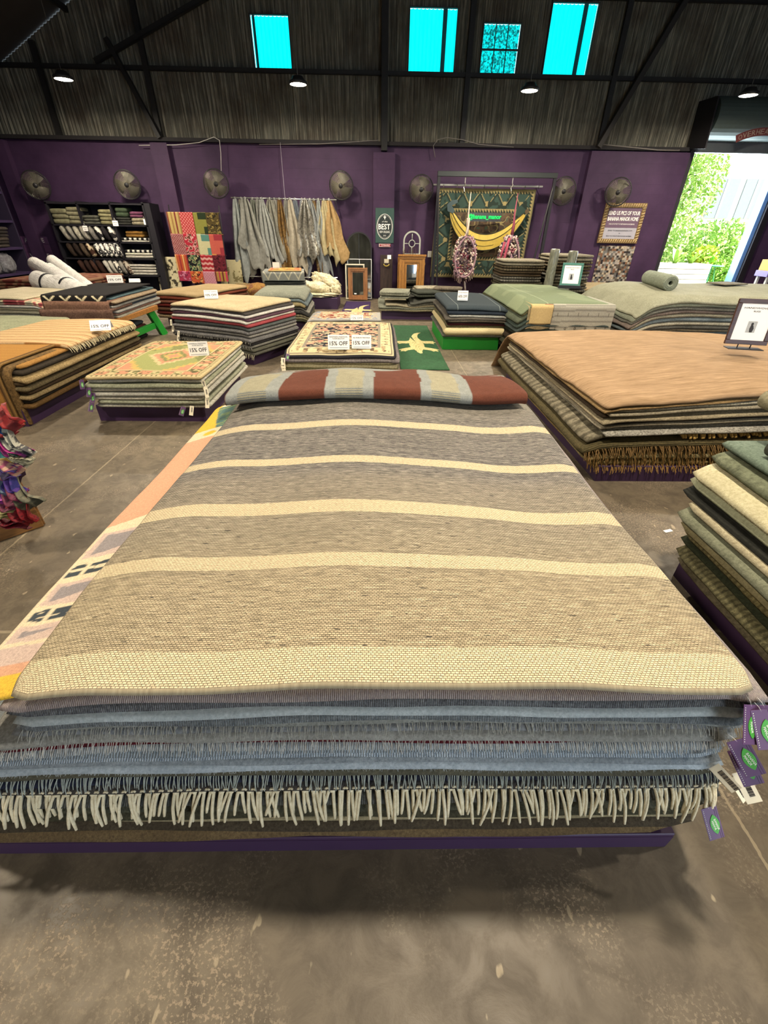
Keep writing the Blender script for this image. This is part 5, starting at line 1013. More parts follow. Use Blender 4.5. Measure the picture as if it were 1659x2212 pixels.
drape_rug('straw coloured rug with a dark red patch at the sage stack corner', 0.13, 0.43, 0.8, -0.045, 0.765, 0.52, painted(300), 0.025, 0, (2.0, 6.50), 0.05, paint=strawred)
drape_rug('longer cream rug hanging beneath the straw coloured rug', 0.10, 0.44, 0.7, -0.02, 0.74, 0.44, fab('b8a883', '6e6248', 200), 0.03, 0, (2.0, 6.50), 0.05)
frame_sign((on(1217, 620, 0.80).x, on(1217, 620, 0.80).y-0.25, 0.805), R_(-12), 0.33, 0.34, wood('4f8577', '35625a', 1.5, 'X', 0.5), 10, 'teal framed price sign on a black block, standing on the sage stack', 'block')

# ================================================================== O: DARK FOLDED STACK, WRAPPED TUBES
platform((0, 0, 0), (2.45, 4.25, 9.75, 10.9), 0.45, BLACK, 'dark plinth under the folded striped rugs behind the sage stack')
rr0 = random.Random(4); folds = [('dark brown striped', '5b5142', '221d17'), ('black and ivory striped', '8f8a7a', '2a2724'), ('olive grey', '6b6653', '2f2c22'), ('white-edged charcoal', 'a5a091', '2c2a27'), ('umber flecked', '5f503c', '2b2218'), ('tan edged black', '8c7c60', '1f1b17'), ('top greige wavy', 'a39b86', '4d4639')]
for side, (x, wd_) in enumerate(((2.92, .88), (3.86, .88))):
    z = 0.45
    for k, (d, a, b) in enumerate(folds):
        t = .038+.006*((k*3+side) % 3); roll_fold('%s folded rug, layer %s up, %s half of dark folded stack' % (d, ['one', 'two', 'three', 'four', 'five', 'six', 'seven'][k], ['left', 'right'][side]), (x+rr0.uniform(-.02, .02), 10.2, z), R_(rr0.uniform(-2, 2)), wd_*rr0.uniform(.96, 1.02), 2, t, fab(a, b, 200, stitch=6 if k % 2 else 0), d=.85, group='folded rugs on the dark plinth'); z += t*2*1.26
TUBE = NT('clear_wrapped_rug'); TUBE.color(TUBE.ramp(TUBE.noise(TUBE.coord('Object', (8, 8, 2)), 5, 4), [(.3, lin('5d5f52')), (.7, lin('8d8d7c'))])); TUBE.rough(.2); TUBE.b.inputs['Specular IOR Level'].default_value = .7; TUBE.bump(TUBE.noise(TUBE.coord('Object', (6, 6, 2)), 4, 4), .8, .02); TUBE = TUBE.m
for k, (px, lab) in enumerate([(1187, 'standing plastic-wrapped grey rug tube, left one behind the teal frame'), (1226, 'standing plastic-wrapped grey rug tube, right one behind the teal frame')]):
    P = at(px, 600, 9.35); T_ = at(px+6, 537+k*4, 9.35); roll(lab, (P.x, 9.38, 0.012), (P.x+.02, 9.38, T_.z), .085, TUBE, name='wrapped_rug_tube', cat='rug roll', group='standing wrapped rug tubes')

# ================================================================== P: BIG GREY STACK (far right), ROLL, LOW STACKS BEHIND
platform((0, 0, 0), (3.80, 7.1, 6.6, 8.6), 0.16, PURPLE, 'purple platform under the big grey rug stack on the right')
def exP(x, y, h): return -0.16*np.exp(-((x-3.45)/.42)**2)+0.012*np.sin((x-3.4)*2.5)
dP = bumpmk(4.9, 7.6, 1.1, 1.8, .02, 1.0, z0=.16, rect=(3.85, 9, 6.60, 8.4), droop=0.9, extra=exP)
gp = [('pale sage-grey rug', 'a4a38f', '74745f', .022, -.02), ('grey-green rug', '8f9381', '5a5e50', .022, .02), ('thin charcoal-edged rug', '7b7a70', '3a3935', .02, .0), ('taupe rug with a plum edge', '8c7f74', '4b3f3c', .02, .03), ('warm grey rug', '9b9584', '56523f', .024, .0), ('blue-grey melange rug', '7c878a', '434c50', .026, .04), ('ivory-edged grey rug', 'b1ab98', '5c584b', .02, .02), ('dark grey rug', '5f5e57', '302f2c', .022, .05), ('sand grey rug', '9d9680', '585242', .026, .03), ('slate blue rug', '68757b', '353f45', .026, .07), ('brown-grey rug', '7b7263', '403a31', .024, .04), ('light khaki rug', 'a09a7f', '5c5744', .026, .08), ('smoke blue rug', '5d6b72', '2e383e', .03, .09), ('umber edged rug', '6f6554', '38322a', .028, .06), ('lowest stone rug', '8b8779', '4a473f', .032, .10)]
pile((0, 0, 0), (3.60, 7.2, 6.45, 8.75), 0.16, [L(d, fab(a, b, 260), t, e=(e, 0, e*.3, 0), res=(60, 50), w=.02) for d, a, b, t, e in gp], 'the big grey stack', 'rugs in the big grey stack', dP, total=0.72, seed=211)
RL = fab('9aa190', '666c5d', 200)
roll('short sage-grey rolled rug lying on the big grey stack', (4.30, 7.05, 0.995), (4.55, 8.15, 0.985), 0.105, RL, name='rolled_rug', hollow=True)
for k, (x0, x1, y0, y1, d1_, seed) in enumerate([(4.7, 6.2, 10.9, 12.3, 'the fawn stack behind the sage roll', 221), (6.5, 8.9, 10.6, 12.2, 'the stack before the roller door', 231), (3.6, 4.6, 11.6, 12.7, 'the stack under the photo collage', 241)]):
    platform((0, 0, 0), (x0+.05, x1-.05, y0+.05, y1-.05), 0.16, PURPLE, 'purple platform under '+d1_.replace('the ', 'the ', 1))
    pile((0, 0, 0), (x0, x1, y0, y1), 0.16, [L(d, fab(a, b, 260), .03, e=(0, e, 0, 0)) for d, a, b, e in [('fawn ribbed rug', 'a39372', '6b5d43', 0), ('grey wavy rug', '8d897a', '4a473e', .03), ('cream-edged rug', 'b9b097', '615b4a', .01), ('brown bordered rug', '7d6a4f', '3d3224', .04), ('pale grey rug', 'a39f92', '57544b', 0), ('dark rug', '4b463c', '24211c', .02)]], d1_, 'rugs in the low stacks along the back', bumpmk((x0+x1)/2, (y0+y1)/2, .5, .7, .07, .5, z0=.16), total=0.36-.05*(k == 2), seed=seed)
rug('small grey rug sample lying on the big grey stack near the roller door', (5.9, 8.0, R_(20)), (-.25, .25, -.1, .25), .905, .02, fab('8f897a', '59554a', 260))

# ================================================================== BACK WALL DISPLAYS
# wall fans
def wall_fan(px, py, Y, label, yawd=0, r=0.285, tilt=8, m_=None):
    P = at(px, py, Y); rt = empty('wall_fan', P, rot=(R_(tilt), 0, R_(yawd))); tag(rt, label, 'wall fan', 'black wall fans'); fm = plain('1b1a1c', .5)
    cg = MB()
    for k in range(3):
        rr = r*(1, .97, .97)[k]; yy = (0, -.05, .05)[k]; cg.tube([(rr*math.cos(a), yy, rr*math.sin(a)) for a in np.linspace(0, 2*math.pi, 33)], .009 if k == 0 else .006, 5, cap=False)
    cg.build('cage_ring', fm, rt, smooth=True); w = MB()
    for k in range(64):
        a = 2*math.pi*k/64
        for s in (-1, 1): w.tube([(.05*math.cos(a), s*.09, .05*math.sin(a)), (r*.6*math.cos(a), s*.085, r*.6*math.sin(a)), (r*math.cos(a), s*.02, r*math.sin(a))], .0018, 3, cap=False)
    w.build('cage_wires', plain('8f8977', .45, .5), rt)
    for k in range(3):
        b = MB(); a0 = k*2*math.pi/3+.4; pts = []
        for i in range(7):
            a = a0+1.25*i/6; pts.append((.05*math.cos(a), -.02+.04*i/6, .05*math.sin(a)))
        for i in range(7):
            a = a0+.15+1.35*i/6; pts.append((r*.86*math.cos(a), -.03+.06*i/6, r*.86*math.sin(a)))
        b.add(pts+[(x, y+.004, z) for x, y, z in pts], [(i, i+1, i+8, i+7) for i in range(6)]+[(i+14, i+21, i+22, i+15) for i in range(6)]+[(7+i, 8+i, 22+i, 21+i) for i in range(6)]); b.build('blade', m_ or plain('55524a', .55, .4), rt, smooth=True)
    MB().lathe([(0, -.10), (.045, -.10), (.05, -.08), (.05, .08), (.07, .09), (.07, .17), (0, .18)], 18, TRS((0, 0, 0), (-math.pi/2, 0, 0))).build('motor', fm, rt, smooth=True)
    MB().tube([(0, .15, -.02), (0, .22, -.10), (0, WALL_Y-Y, -.14)], .018, 6).box(-.05, .05, WALL_Y-Y-.01, WALL_Y-Y, -.24, -.04).build('bracket', fm, rt); return rt
wall_fan(275, 399, 12.95, 'black wall fan above the dark textile shelves', 12)
wall_fan(467, 397, 12.95, 'black wall fan left of the hanging hides', 10)
wall_fan(737, 401, 12.95, 'black wall fan at the right end of the hide rail', -4)
wall_fan(910, 409, 12.95, 'dim wall fan between the round emblem sign and the banner frame', -6)
wall_fan(1217, 413, 12.95, 'wall fan just right of the black banner frame', -12)
wall_fan(1335, 415, 12.85, 'wall fan above the gilt framed purple notice', -24)
wall_fan(78, 400, 12.95, 'barely lit wall fan in the dark corner, far left', 18)
# hide rail and hanging hides
rl = empty('hide_rail', (0, 0, 0)); tag(rl, 'long horizontal metal rail holding the hanging hides', 'rail')
P0, P1 = at(499, 427, 12.95), at(727, 432, 12.95); MB().tube([P0, P1], .018, 8).build('rail', CHROME, rl, smooth=True)
MB().tube([(P1.x-1.25, 12.95, P0.z), (P1.x-1.27, 13.1, 3.25)], .005, 4).build('hanging_wire', plain('8d8790'), rl)
for x in (P0.x+.05, P1.x-.02): MB().tube([(x, 12.95, P0.z-.02), (x, WALL_Y, P0.z-.02)], .012, 6).tube([(x, 12.95, P0.z), (x, 12.95, .55)], .010, 6).build('rail_support', BLACK, rl)
MB().tube([at(519, 597, 12.9), at(729, 600, 12.9)], .012, 6).build('lower_bar', CHROME, rl)
def hide(x, w, ln, c1, c2, label, depth=0.0, point=0.0, metal=False, seed=0, lean=0.0):
    rr = np.random.RandomState(seed+50); nu, nv = 36, 30; u = np.linspace(-1, 1, nu); v = np.linspace(0, 1, nv); U, V = np.meshgrid(u, v)
    L_ = ln*(1-.22*np.abs(u-point)**1.3+.07*np.sin(u*5+seed)+.04*np.sin(u*11+seed*2)); wv = w*(.16+.84*V**.75)*(.5)*(1+.10*np.sin(V*7+seed))
    ph = rr.uniform(0, 6); k = 2.2+rr.uniform(0, 1.2); X = U*wv+lean*V+.02*np.sin(V*9+seed)*V; amp = (.055*(1-V*.35)); Y = amp*np.sin(U*math.pi*k+ph)+.02*np.sin(U*9+V*6+seed)+depth; X = X+.02*np.cos(U*math.pi*k+ph); Z = -V*L_[None, :]
    A = np.stack([X, Y, Z], -1).reshape(-1, 3); B = A.copy(); B[:, 1] += .006; n = nu*nv; q = np.arange(n).reshape(nv, nu); a, b, c, d = q[:-1, :-1].ravel(), q[:-1, 1:].ravel(), q[1:, 1:].ravel(), q[1:, :-1].ravel()
    F = np.concatenate([np.stack([a, d, c, b], -1), np.stack([a+n, b+n, c+n, d+n], -1)]).tolist()
    for i in range(nu-1): F.append((q[-1, i], q[-1, i]+n, q[-1, i+1]+n, q[-1, i+1]))
    for j in range(nv-1): F += [(q[j, 0], q[j, 0]+n, q[j+1, 0]+n, q[j+1, 0]), (q[j, -1], q[j+1, -1], q[j+1, -1]+n, q[j, -1]+n)]
    if metal:
        key = ('hm', c1, c2); mt = MATS.get(key)
        if not mt:
            t = NT('metallic_hide'); n_ = t.noise(t.coord('Object'), 18, 5, .8); t.color(t.ramp(n_, [(.42, lin(c2)), (.56, lin(c1))])); t.l(t.ramp(n_, [(.45, (0, 0, 0)), (.56, (.9,)*3)]), t.b.inputs['Metallic']); t.rough(.28); mt = MATS[key] = t.m
    else: mt = fab(c1, c2, 60)
    me = bpy.data.meshes.new('hanging_hide'); me.from_pydata(np.concatenate([A, B]).tolist(), [], F); me.update(); me.polygons.foreach_set('use_smooth', [True]*len(me.polygons)); me.materials.append(mt)
    o = bpy.data.objects.new('hanging_hide', me); COL.objects.link(o); o.location = (x, 12.90, P0.z-.03); tag(o, label, 'hide', 'hides hanging from the rail')
    MB().box(-.02, .02, -.02+depth, .05+depth, -.03, .05, b=.004).build('clip', CHROME, o); return o
hx = lambda px: at(px, 480, 12.9).x
HD = [(515, .55, 1.72, '8f9390', '6f7472', 0, .0, False, -.05, 'grey-green hide at the left end of the rail'), (527, .5, 1.60, '7d7b72', '5c5a50', .05, .2, False, .02, 'grey hide with a brown underside, second on the rail'), (537, .78, 1.55, '8e8f88', '6c6b64', -.06, .5, False, .10, 'wide pale grey hide folded back over itself'), (550, .55, 1.62, '75776d', '54574d', .05, .3, False, .12, 'olive grey hide behind the wide pale grey one'), (562, .5, 1.68, '8a8a84', '66665f', .0, -.3, False, .02, 'stone grey hide with a ragged tail'), (572, .55, 1.42, '969893', '70726e', -.05, .4, False, .14, 'light grey hide ending in a long point'), (588, .6, 1.36, '85847a', '615f55', .0, .2, False, .02, 'grey-beige hide left of the bronze one'), (597, .5, 1.50, '8a8880', '615f58', .05, 0, False, .0, 'dull grey hide behind the beige one'), (608, .55, 1.75, '9a7a4a', '4c3822', .0, .1, True, .05, 'glossy bronze metallic hide'), (620, .3, 1.35, '84837c', '5d5c56', .05, 0, False, .0, 'narrow grey hide beside the bronze one'), (631, .62, 1.55, 'a39c8c', '7c7566', -.05, .3, False, .10, 'cream-grey hide with scalloped side'), (640, .45, 1.6, '6b7178', '4b5158', .05, .2, False, .05, 'blue-grey hide behind the silver one'), (663, .66, 1.30, 'aaa79c', '3f3b35', -.08, .0, True, .0, 'silver speckled metallic hide with white seams'), (655, .5, 1.6, '7c8084', '5b5f63', .04, -.1, False, .0, 'cool grey hide under the silver speckled one'), (672, .6, 1.68, '8a8d8c', '66696a', .02, .6, False, .22, 'grey hide sweeping down to a long right point'), (680, .4, 1.66, '9a7f58', '4a3826', .06, .1, True, .10, 'brown and gold speckled hide'), (690, .35, .9, '8f9492', '6c706e', .0, 0, False, .0, 'short grey-blue hide near the right end'), (702, .62, 1.32, 'b0a581', '8b8060', -.03, .4, False, .10, 'cream-yellow hide, second from the right end'), (713, .72, 1.25, 'ab8f64', '7f6742', -.05, .5, False, .14, 'tan hide at the right end of the rail')]
for k, (px, w, ln, a, b, dp, pt, mt, le, lab) in enumerate(HD): hide(hx(px), w*.92, ln, a, b, lab, dp, pt, mt, k, le)
# printed cream hides beside the rack
def spots(U, V, W, Lg):
    C = np.empty(U.shape+(3,)); C[:] = np.array(lin('c9bf9d')); n = fbm(U*16, V*16, 21, 2); C[n > .62] = np.array(lin('3f3a30')); C[(n > .57) & (n < .62)] = np.array(lin('8d8261')); return C
def upright(label, name, cat, px0, px1, py0, py1, Y, paint, lean=.12, res=(60, 80), th=.02, wave=.01, mat=None, group=None):
    A, B = at(px0, py1, Y), at(px1, py0, Y); w = B.x-A.x; h = B.z-A.z; x = np.linspace(-w/2, w/2, res[0]); z = np.linspace(0, h, res[1]); X, Z = np.meshgrid(x, z)
    o = sheet_mesh(name, X, Z, wave*np.sin(X*14)*1.0+wave*np.sin(Z*9), th, mat or painted(300), paint(X+w/2, Z, w, h) if paint else None, None)
    o.location = ((A.x+B.x)/2, Y, A.z); o.rotation_euler = (math.pi/2-R_(6 if lean else 0), 0, 0); return tag(o, label, cat, group)
upright('cream hide printed with small black flowers, left of the quilt rack', 'printed_hide', 'hide', 350, 378, 556, 640, 12.75, spots, group='printed cream hides')
upright('plain cream speckled hide between the quilt rack and the rail', 'printed_hide', 'hide', 486, 516, 562, 665, 12.75, lambda U, V, W, Lg: np.where((fbm(U*14, V*14, 25, 2) > .66)[..., None], np.array(lin('7d7350')), np.array(lin('b5ab86'))), group='printed cream hides')
# quilt rack with patchwork quilts
qr = empty('quilt_rack', (0, 0, 0)); tag(qr, 'black metal rack holding rows of folded red and pink quilts', 'rack')
qa, qb = at(357, 445, 12.7), at(470, 445, 12.7); Yq = 12.7
for X_ in (qa.x+.02, qb.x-.02): MB().tube([(X_, Yq+.15, qa.z+.03), (X_, Yq-.10, .02)], .014, 6).build('rack_post', BLACK, qr)
LV = [1.86, 1.42, .98, .62]
for z in LV: MB().tube([(qa.x, Yq+.02, z), (qb.x, Yq+.02, z)], .010, 6).build('rack_bar', BLACK, qr)
def pat(kind, a, b, c):
    a, b, c = map(lambda q: np.array(lin(q)), (a, b, c))
    def f(U, V, W, Lg):
        C = np.empty(U.shape+(3,)); C[:] = a
        if kind == 'stripe': C[(np.sin(U*70) > .3)] = b; C[(np.sin(U*35+1) > .85)] = c
        elif kind == 'dot': C[(np.sin(U*90)*np.sin(V*90) > .35)] = b
        elif kind == 'grid': C[(np.abs(np.sin((U+V)*55)) < .25) | (np.abs(np.sin((U-V)*55)) < .25)] = b
        elif kind == 'patch': h = hashn(np.floor(U*9), np.floor(V*7), 4); C[h > .45] = b; C[h > .75] = c
        elif kind == 'floral': n = fbm(U*22, V*22, 31, 2); C[n > .55] = b; C[n > .66] = c
        elif kind == 'zig': C[(np.sin(V*60+3*np.abs(((U*9) % 1)-.5)) > .2)] = b
        return C
    return f
Q = [[('stripe', 'a8925a', '8a6a40', '6e2f2a', 'mustard striped'), ('dot', 'a33a3c', 'c98a80', '7a2426', 'red dotted'), ('patch', '7c7a3a', 'a39a5a', '25301f', 'olive patchwork'), ('floral', '4b3f22', '1f1a14', '7a6a3a', 'brown medallion')],
     [('grid', '7e3f42', 'a88680', '5c2a2e', 'muted rose checked'), ('floral', '9c2434', 'c79a94', '5c3528', 'crimson floral'), ('patch', 'b5b089', 'a8343a', '4f7a70', 'cream and red panelled'), ('patch', 'b05548', 'c08a45', '8a3038', 'coral and orange')],
     [('stripe', 'a8502e', '8a2c30', 'c29a60', 'orange striped'), ('floral', '17191a', 'a09a70', '3b5a3f', 'black leaf-print'), ('zig', '94262e', 'c0928a', '5c181e', 'red zigzag'), ('floral', '571a24', '6b2630', '3a1018', 'maroon')],
     [('floral', '9c2f4a', '6b1f38', 'b87088', 'magenta'), ('floral', 'b5502e', '2a201c', 'c98a50', 'burnt orange'), ('dot', 'b5808c', 'a86a7a', 'c9a0a8', 'dusty pink'), ('stripe', '9c7a3a', 'a8304e', '5a3020', 'gold and fuchsia')]]
RN = ['top', 'second', 'third', 'bottom']; CN = ['first', 'second', 'third', 'fourth']
qw = (qb.x-qa.x)/4
for i, z in enumerate(LV):
    for j, (kd, a, b, c, nm_) in enumerate(Q[i]):
        x0 = qa.x+qw*j; o = drape_rug('%s quilt, %s from the left in the %s row of the rack' % (nm_, CN[j], RN[i]), .005, qw*1.03, .12, -.03-.012*(j % 2), .0, -[.47, .46, .43, .22][i]-.05*((j*7+i*3) % 3)*(i > 0), painted(300), .012, 0, (x0, Yq-.03-.02*i), .02, 'folded_quilt', pat(kd, a, b, c), res=(46, 80)); o['category'] = 'quilt'; o['group'] = 'quilts on the black rack'; o.location.z = z+.02
# arched mirror, frames, wood column sign etc
GL = NT('mirror_glass'); GL.color((.42, .45, .47)); GL.b.inputs['Metallic'].default_value = 1; GL.rough(.04); GL = GL.m
def arch(w, h, n=24, inset=0.0):
    r = w/2-inset; return [(-r, inset)]+[(r, inset)]+[(r*math.cos(a), h-w/2+r*math.sin(a)) for a in np.linspace(0, math.pi, n)]
def ring_prism(out, inn, t, M=None):
    m_ = MB(); n = len(out); v = [Vector((x, y, 0)) for x, y in out]+[Vector((x, y, 0)) for x, y in inn]+[Vector((x, y, t)) for x, y in out]+[Vector((x, y, t)) for x, y in inn]
    f = []
    for i in range(n):
        k = (i+1) % n; f += [(i, n+i, n+k, k), (2*n+i, 2*n+k, 3*n+k, 3*n+i), (i, k, 2*n+k, 2*n+i), (n+i, 3*n+i, 3*n+k, n+k)]
    if M is not None: v = [M @ p for p in v]
    return m_.add(v, f)
RX = lambda P, tilt=4: TRS(P, (math.pi/2-R_(tilt), 0, 0))
def place(o, P, tilt=4, rz=0): o.location = P; o.rotation_euler = (-R_(tilt), 0, rz)
am = empty('arched_mirror', (-.47, 13.02, .02), rot=(-R_(3), 0, 0)); tag(am, 'tall dark-framed arched mirror leaning on the wall beside the hides', 'mirror', 'mirrors along the back wall')
U_ = TRS((0, 0, 0), (math.pi/2, 0, 0)); ring_prism(arch(.66, 1.52), arch(.66, 1.52, inset=.03), .03, U_).build('frame', BLACK, am); MB().prism(arch(.66, 1.52, inset=.03), .01, U_).build('mirror_glass', GL, am)
MB().box(-.3, .3, -.036, -.024, .86, .875).box(-.006, .006, -.036, -.024, .87, 1.47).build('glazing_bars', BLACK, am)
def rect_frame(name, label, cat, x, z, w, h, b, fm, Y=12.85, glass=True, tilt=5, group='mirrors along the back wall', steps=1, muntin=None):
    r = empty(name, (x, Y, z), rot=(-R_(tilt), 0, 0)); tag(r, label, cat, group)
    for k in range(steps):
        bi, bo, d = b*(1-k/steps), b*(k/steps)*0, .03+.012*(steps-1-k)*-1+.02; i0 = b*k/steps; i1 = b*(k+1)/steps; d = .035+.012*((steps-k) if k < steps-1 else 0)
        ring_prism([(-w/2+i0, i0), (w/2-i0, i0), (w/2-i0, h-i0), (-w/2+i0, h-i0)], [(-w/2+i1, i1), (w/2-i1, i1), (w/2-i1, h-i1), (-w/2+i1, h-i1)], d, U_).build('frame', fm, r)
    if glass: MB().box(-w/2+b*.9, w/2-b*.9, -.012, -.004, b*.9, h-b*.9).build('mirror_glass', GL, r)
    if muntin:
        q = MB()
        for t in muntin: q.box(t*w-.006, t*w+.006, -.03, -.015, b, h-b)
        q.box(-w/2+b, w/2-b, -.03, -.015, h*.5-.006, h*.5+.006); q.build('glazing_bars', fm, r)
    return r
WPINE = wood('9a6a3e', '6b4426', 1.5, 'Z')
rect_frame('framed_mirror', 'thin white metal frame leaning in front of the arched mirror', 'mirror', -.46, .02, .64, .93, .018, plain('b9bcbb', .4), 12.9, False, muntin=(0.0,))
rect_frame('framed_mirror', 'slim pale wooden frame leaning left of the pine mirror', 'mirror', -.58, .02, .50, .82, .03, plain('c3bda8', .5), 12.82)
pm = rect_frame('framed_mirror', 'pine framed mirror with a deep moulding, front of the left mirror group', 'mirror', -.50, .02, .50, .74, .11, WPINE, 12.72, steps=3); MB().box(-.10, -.04, -.05, -.045, .13, .155).build('price_sticker', PAPER, pm)
GW = wood('a9752e', '6b4518', 2.5, 'Z')
gm = rect_frame('carved_mirror', 'ornate golden wood mirror with a flat cornice, right of the pier', 'mirror', .90, .02, .66, 1.02, .20, GW, 12.80, tilt=3, steps=3)
cor = MB().box(-.36, .36, -.10, .03, 1.00, 1.05, b=.004).box(-.34, .34, -.075, .03, .95, 1.0, b=.004).box(-.33, .33, -.05, .03, .86, .95, b=.004)
for k in range(11): cor.box(-.31+k*.058, -.28+k*.058, -.085, -.07, .955, .985)
cor.build('cornice', GW, gm)
for s in (-1, 1):
    q = MB()
    for k in range(5): q.box(s*.30-.03+k*.013, s*.30-.024+k*.013, -.06, -.045, .10, .84)
    q.box(s*.30-.04, s*.30+.04, -.065, -.04, .0, .10).box(s*.30-.04, s*.30+.04, -.065, -.04, .82, .87); q.build('pilaster', GW, gm)
MB().box(-.14, -.02, -.055, -.05, .22, .26).build('price_sticker', PAPER, gm)
sm_ = rect_frame('framed_mirror', 'slim gold frame half hidden behind the ornate golden mirror', 'mirror', .60, .02, .12, .98, .03, GW, 12.92)
fan = empty('arched_window_frame', (.88, 12.84, 1.055)); tag(fan, 'small grey arched window frame with a round centre, on the golden mirror', 'window frame')
GM = plain('a3a79c', .6, var=.2); ring_prism(arch(.44, .52), arch(.44, .52, inset=.035), .025, U_).build('frame', GM, fan)
q = MB(); cxz = Vector((0, -.0125, .25)); q.tube([cxz+Vector((.075*math.cos(a), 0, .075*math.sin(a))) for a in np.linspace(0, 2*math.pi, 25)], .012, 6)
for a in (0, math.pi/2, math.pi, 3*math.pi/2): q.tube([cxz+Vector((.075*math.cos(a), 0, .075*math.sin(a))), cxz+Vector((.21*math.cos(a), 0, .21*math.sin(a)))], .010, 6)
q.build('tracery', GM, fan, smooth=True)
q = MB(); rg = random.Random(9)
for k in range(26):
    x = rg.uniform(-.22, .22); q.tube([(x, -.04, -.02), (x+rg.uniform(-.03, .03), -.05, .07), (x+rg.uniform(-.07, .07), -.06, rg.uniform(.12, .2))], .003, 4, r_end=.001)
o = q.build('dried_grass', plain('5b4a3c', .8), None, (.88, 12.83, 1.07)); tag(o, 'row of dark dried grass stems on top of the golden mirror', 'dried grass')
# emblem sign on the pier
es = empty('emblem_sign', (at(831, 490, 13.15).x, 13.17, 0)); tag(es, 'dark green plaque with a white oval best-of emblem on the middle pier', 'sign'); za, zb = at(831, 525, 13.15).z, at(831, 449, 13.15).z
MB().box(-.235, .235, 0, .018, za, zb, b=.003).build('plaque', plain('2b4540', .6, var=.35, scale=8), es); zc = (za+zb)/2-.02; WT = plain('e2e4de', .6)
MB().lathe([(0, 0), (1, 0), (1, .004), (0, .004)], 40, Matrix.Translation((0, -.001, zc)) @ Euler((math.pi/2, 0, 0)).to_matrix().to_4x4() @ Matrix.Diagonal((.20, .27, 1, 1))).build('oval', plain('1c2424', .5), es)
for k, s in enumerate((.20, .182)): MB().tube([(s*math.cos(a), -.006, zc+s*1.33*math.sin(a)) for a in np.linspace(0, 2*math.pi, 41)], .0055 if k == 0 else .002, 5).build('oval_rim', WT, es)
text('BEST', .30, .12, WT, es, (-.01, -.008, zc-.0), bold=.02); text('NEW ORLEANS', .26, .05, WT, es, (0, -.008, zc-.11)); text('of the', .14, .035, WT, es, (0, -.008, zc+.11), shear=.3); text('2023', .07, .028, WT, es, (0, -.008, zc-.19))
fl = [(0, .055), (.012, .03), (.008, .01), (.028, .028), (.034, .012), (.02, -.002), (.010, -.004), (.012, -.028), (0, -.04)]; MB().prism(fl+[(-x, y) for x, y in fl[-2:0:-1]], .004, TRS((0, -.006, zc+.19), (math.pi/2, 0, 0))).build('fleur_de_lis', WT, es)
sg = empty('small_sign', at(831, 530, 13.15)); tag(sg, 'narrow red and white notice strip below the emblem plaque', 'sign'); MB().box(-.15, .15, 0, .01, -.035, .035).build('board', plain('b9a6a0', .6), sg); MB().box(-.06, .15, -.003, 0, -.025, .025).build('red_panel', plain('8c2f3e', .6), sg); text('FRAGILE', .17, .03, PAPER, sg, (.045, -.005, 0)); MB().box(-.13, -.08, -.003, 0, -.02, .02).build('icon', plain('8c2f3e', .6), sg)
bx = empty('wooden_panel', (at(836, 600, 13.0).x-.02, 13.02, 0)); tag(bx, 'tall dark weathered wooden panel leaning against the middle pier', 'panel'); MB().box(-.16, .16, 0, .04, .0, 1.04, b=.004).build('board', wood('3b2a24', '1b1312', 1.2, 'Z', .7), bx)
MB().box(.02, .12, -.005, 0, .95, 1.04).build('note', PAPER, bx); MB().box(-.06, .06, -.012, 0, .86, .95).build('tag_card', plain('b9b09a', .7), bx); q = MB().tube([(.07*math.cos(a), -.03, .84+.05*math.sin(a)) for a in np.linspace(math.pi, 2*math.pi, 12)], .014, 6); q.build('yellow_cup_rim', plain('a8943c', .5), bx, smooth=True)
MB().box(-.05, .05, 0, .02, -.07, .07, b=.003).box(-.02, .02, -.006, 0, .01, .04).box(-.02, .02, -.006, 0, -.04, -.01).build('wall_outlet', plain('c9c5bd', .5), None, at(928, 549, 13.32)); tag(bpy.data.objects['wall_outlet'], 'small white wall outlet box left of the banner frame', 'outlet')

# banner frame, rug banner, banana, neon, hammock chairs
bf = empty('banner_frame', (0, 0, 0)); tag(bf, 'black steel gantry frame around the hanging rug with the banana', 'frame')
B0, B1 = at(949, 375, 12.7), at(1200, 381, 12.7); BZ = B0.z
MB().box(B0.x-.04, B1.x+.04, 12.66, 12.74, BZ-.05, BZ+.05, b=.005).build('top_beam', plain('2f3231', .45, .4), bf)
for x, s in ((B0.x, -1), (B1.x, 1)):
    MB().box(x-.035, x+.035, 12.67, 12.73, .0, BZ-.05, b=.004).build('post', BLACK, bf); MB().tube([(x+.0, 12.7, BZ-.1), (x-s*.0-.34*(s > 0)+.12*(s < 0), 12.45, .02)], .022, 6).build('brace', BLACK, bf); MB().box(x-.05, x+.05, 12.4, 13.0, 0, .04).build('foot', BLACK, bf)
for k in range(2): MB().tube([(B0.x+.62+1.12*k, 12.7, BZ-.05), (B0.x+.62+1.12*k, 12.7, BZ-.16), (B0.x+.64+1.12*k, 12.7, BZ-.2), (B0.x+.60+1.12*k, 12.7, BZ-.24), (B0.x+.62+1.12*k, 12.7, BZ-.32)], .012, 6).build('hook', CHROME, bf)
R0, R1 = at(936, 399, 13.0), at(1172, 404, 13.0)
cr_ = empty('curtain_rail', (0, 0, 0)); tag(cr_, 'white rail with rings holding the green bordered rug on the wall', 'rail'); MB().tube([R0, (R1.x, 13.0, R0.z)], .02, 8).build('rail', plain('c9c9c4', .4), cr_, smooth=True)
for k in range(8): MB().tube([(R0.x+.25+k*.33, 13.0+.03*math.cos(a), R0.z-.02+.035*math.sin(a)) for a in np.linspace(0, 2*math.pi, 12)], .006, 4).build('ring', CHROME, cr_)
for x in (R0.x+.08, R1.x-.08): MB().tube([(x, 13.0, R0.z), (x, WALL_Y, R0.z+.02)], .012, 6).build('rail_bracket', CHROME, cr_)
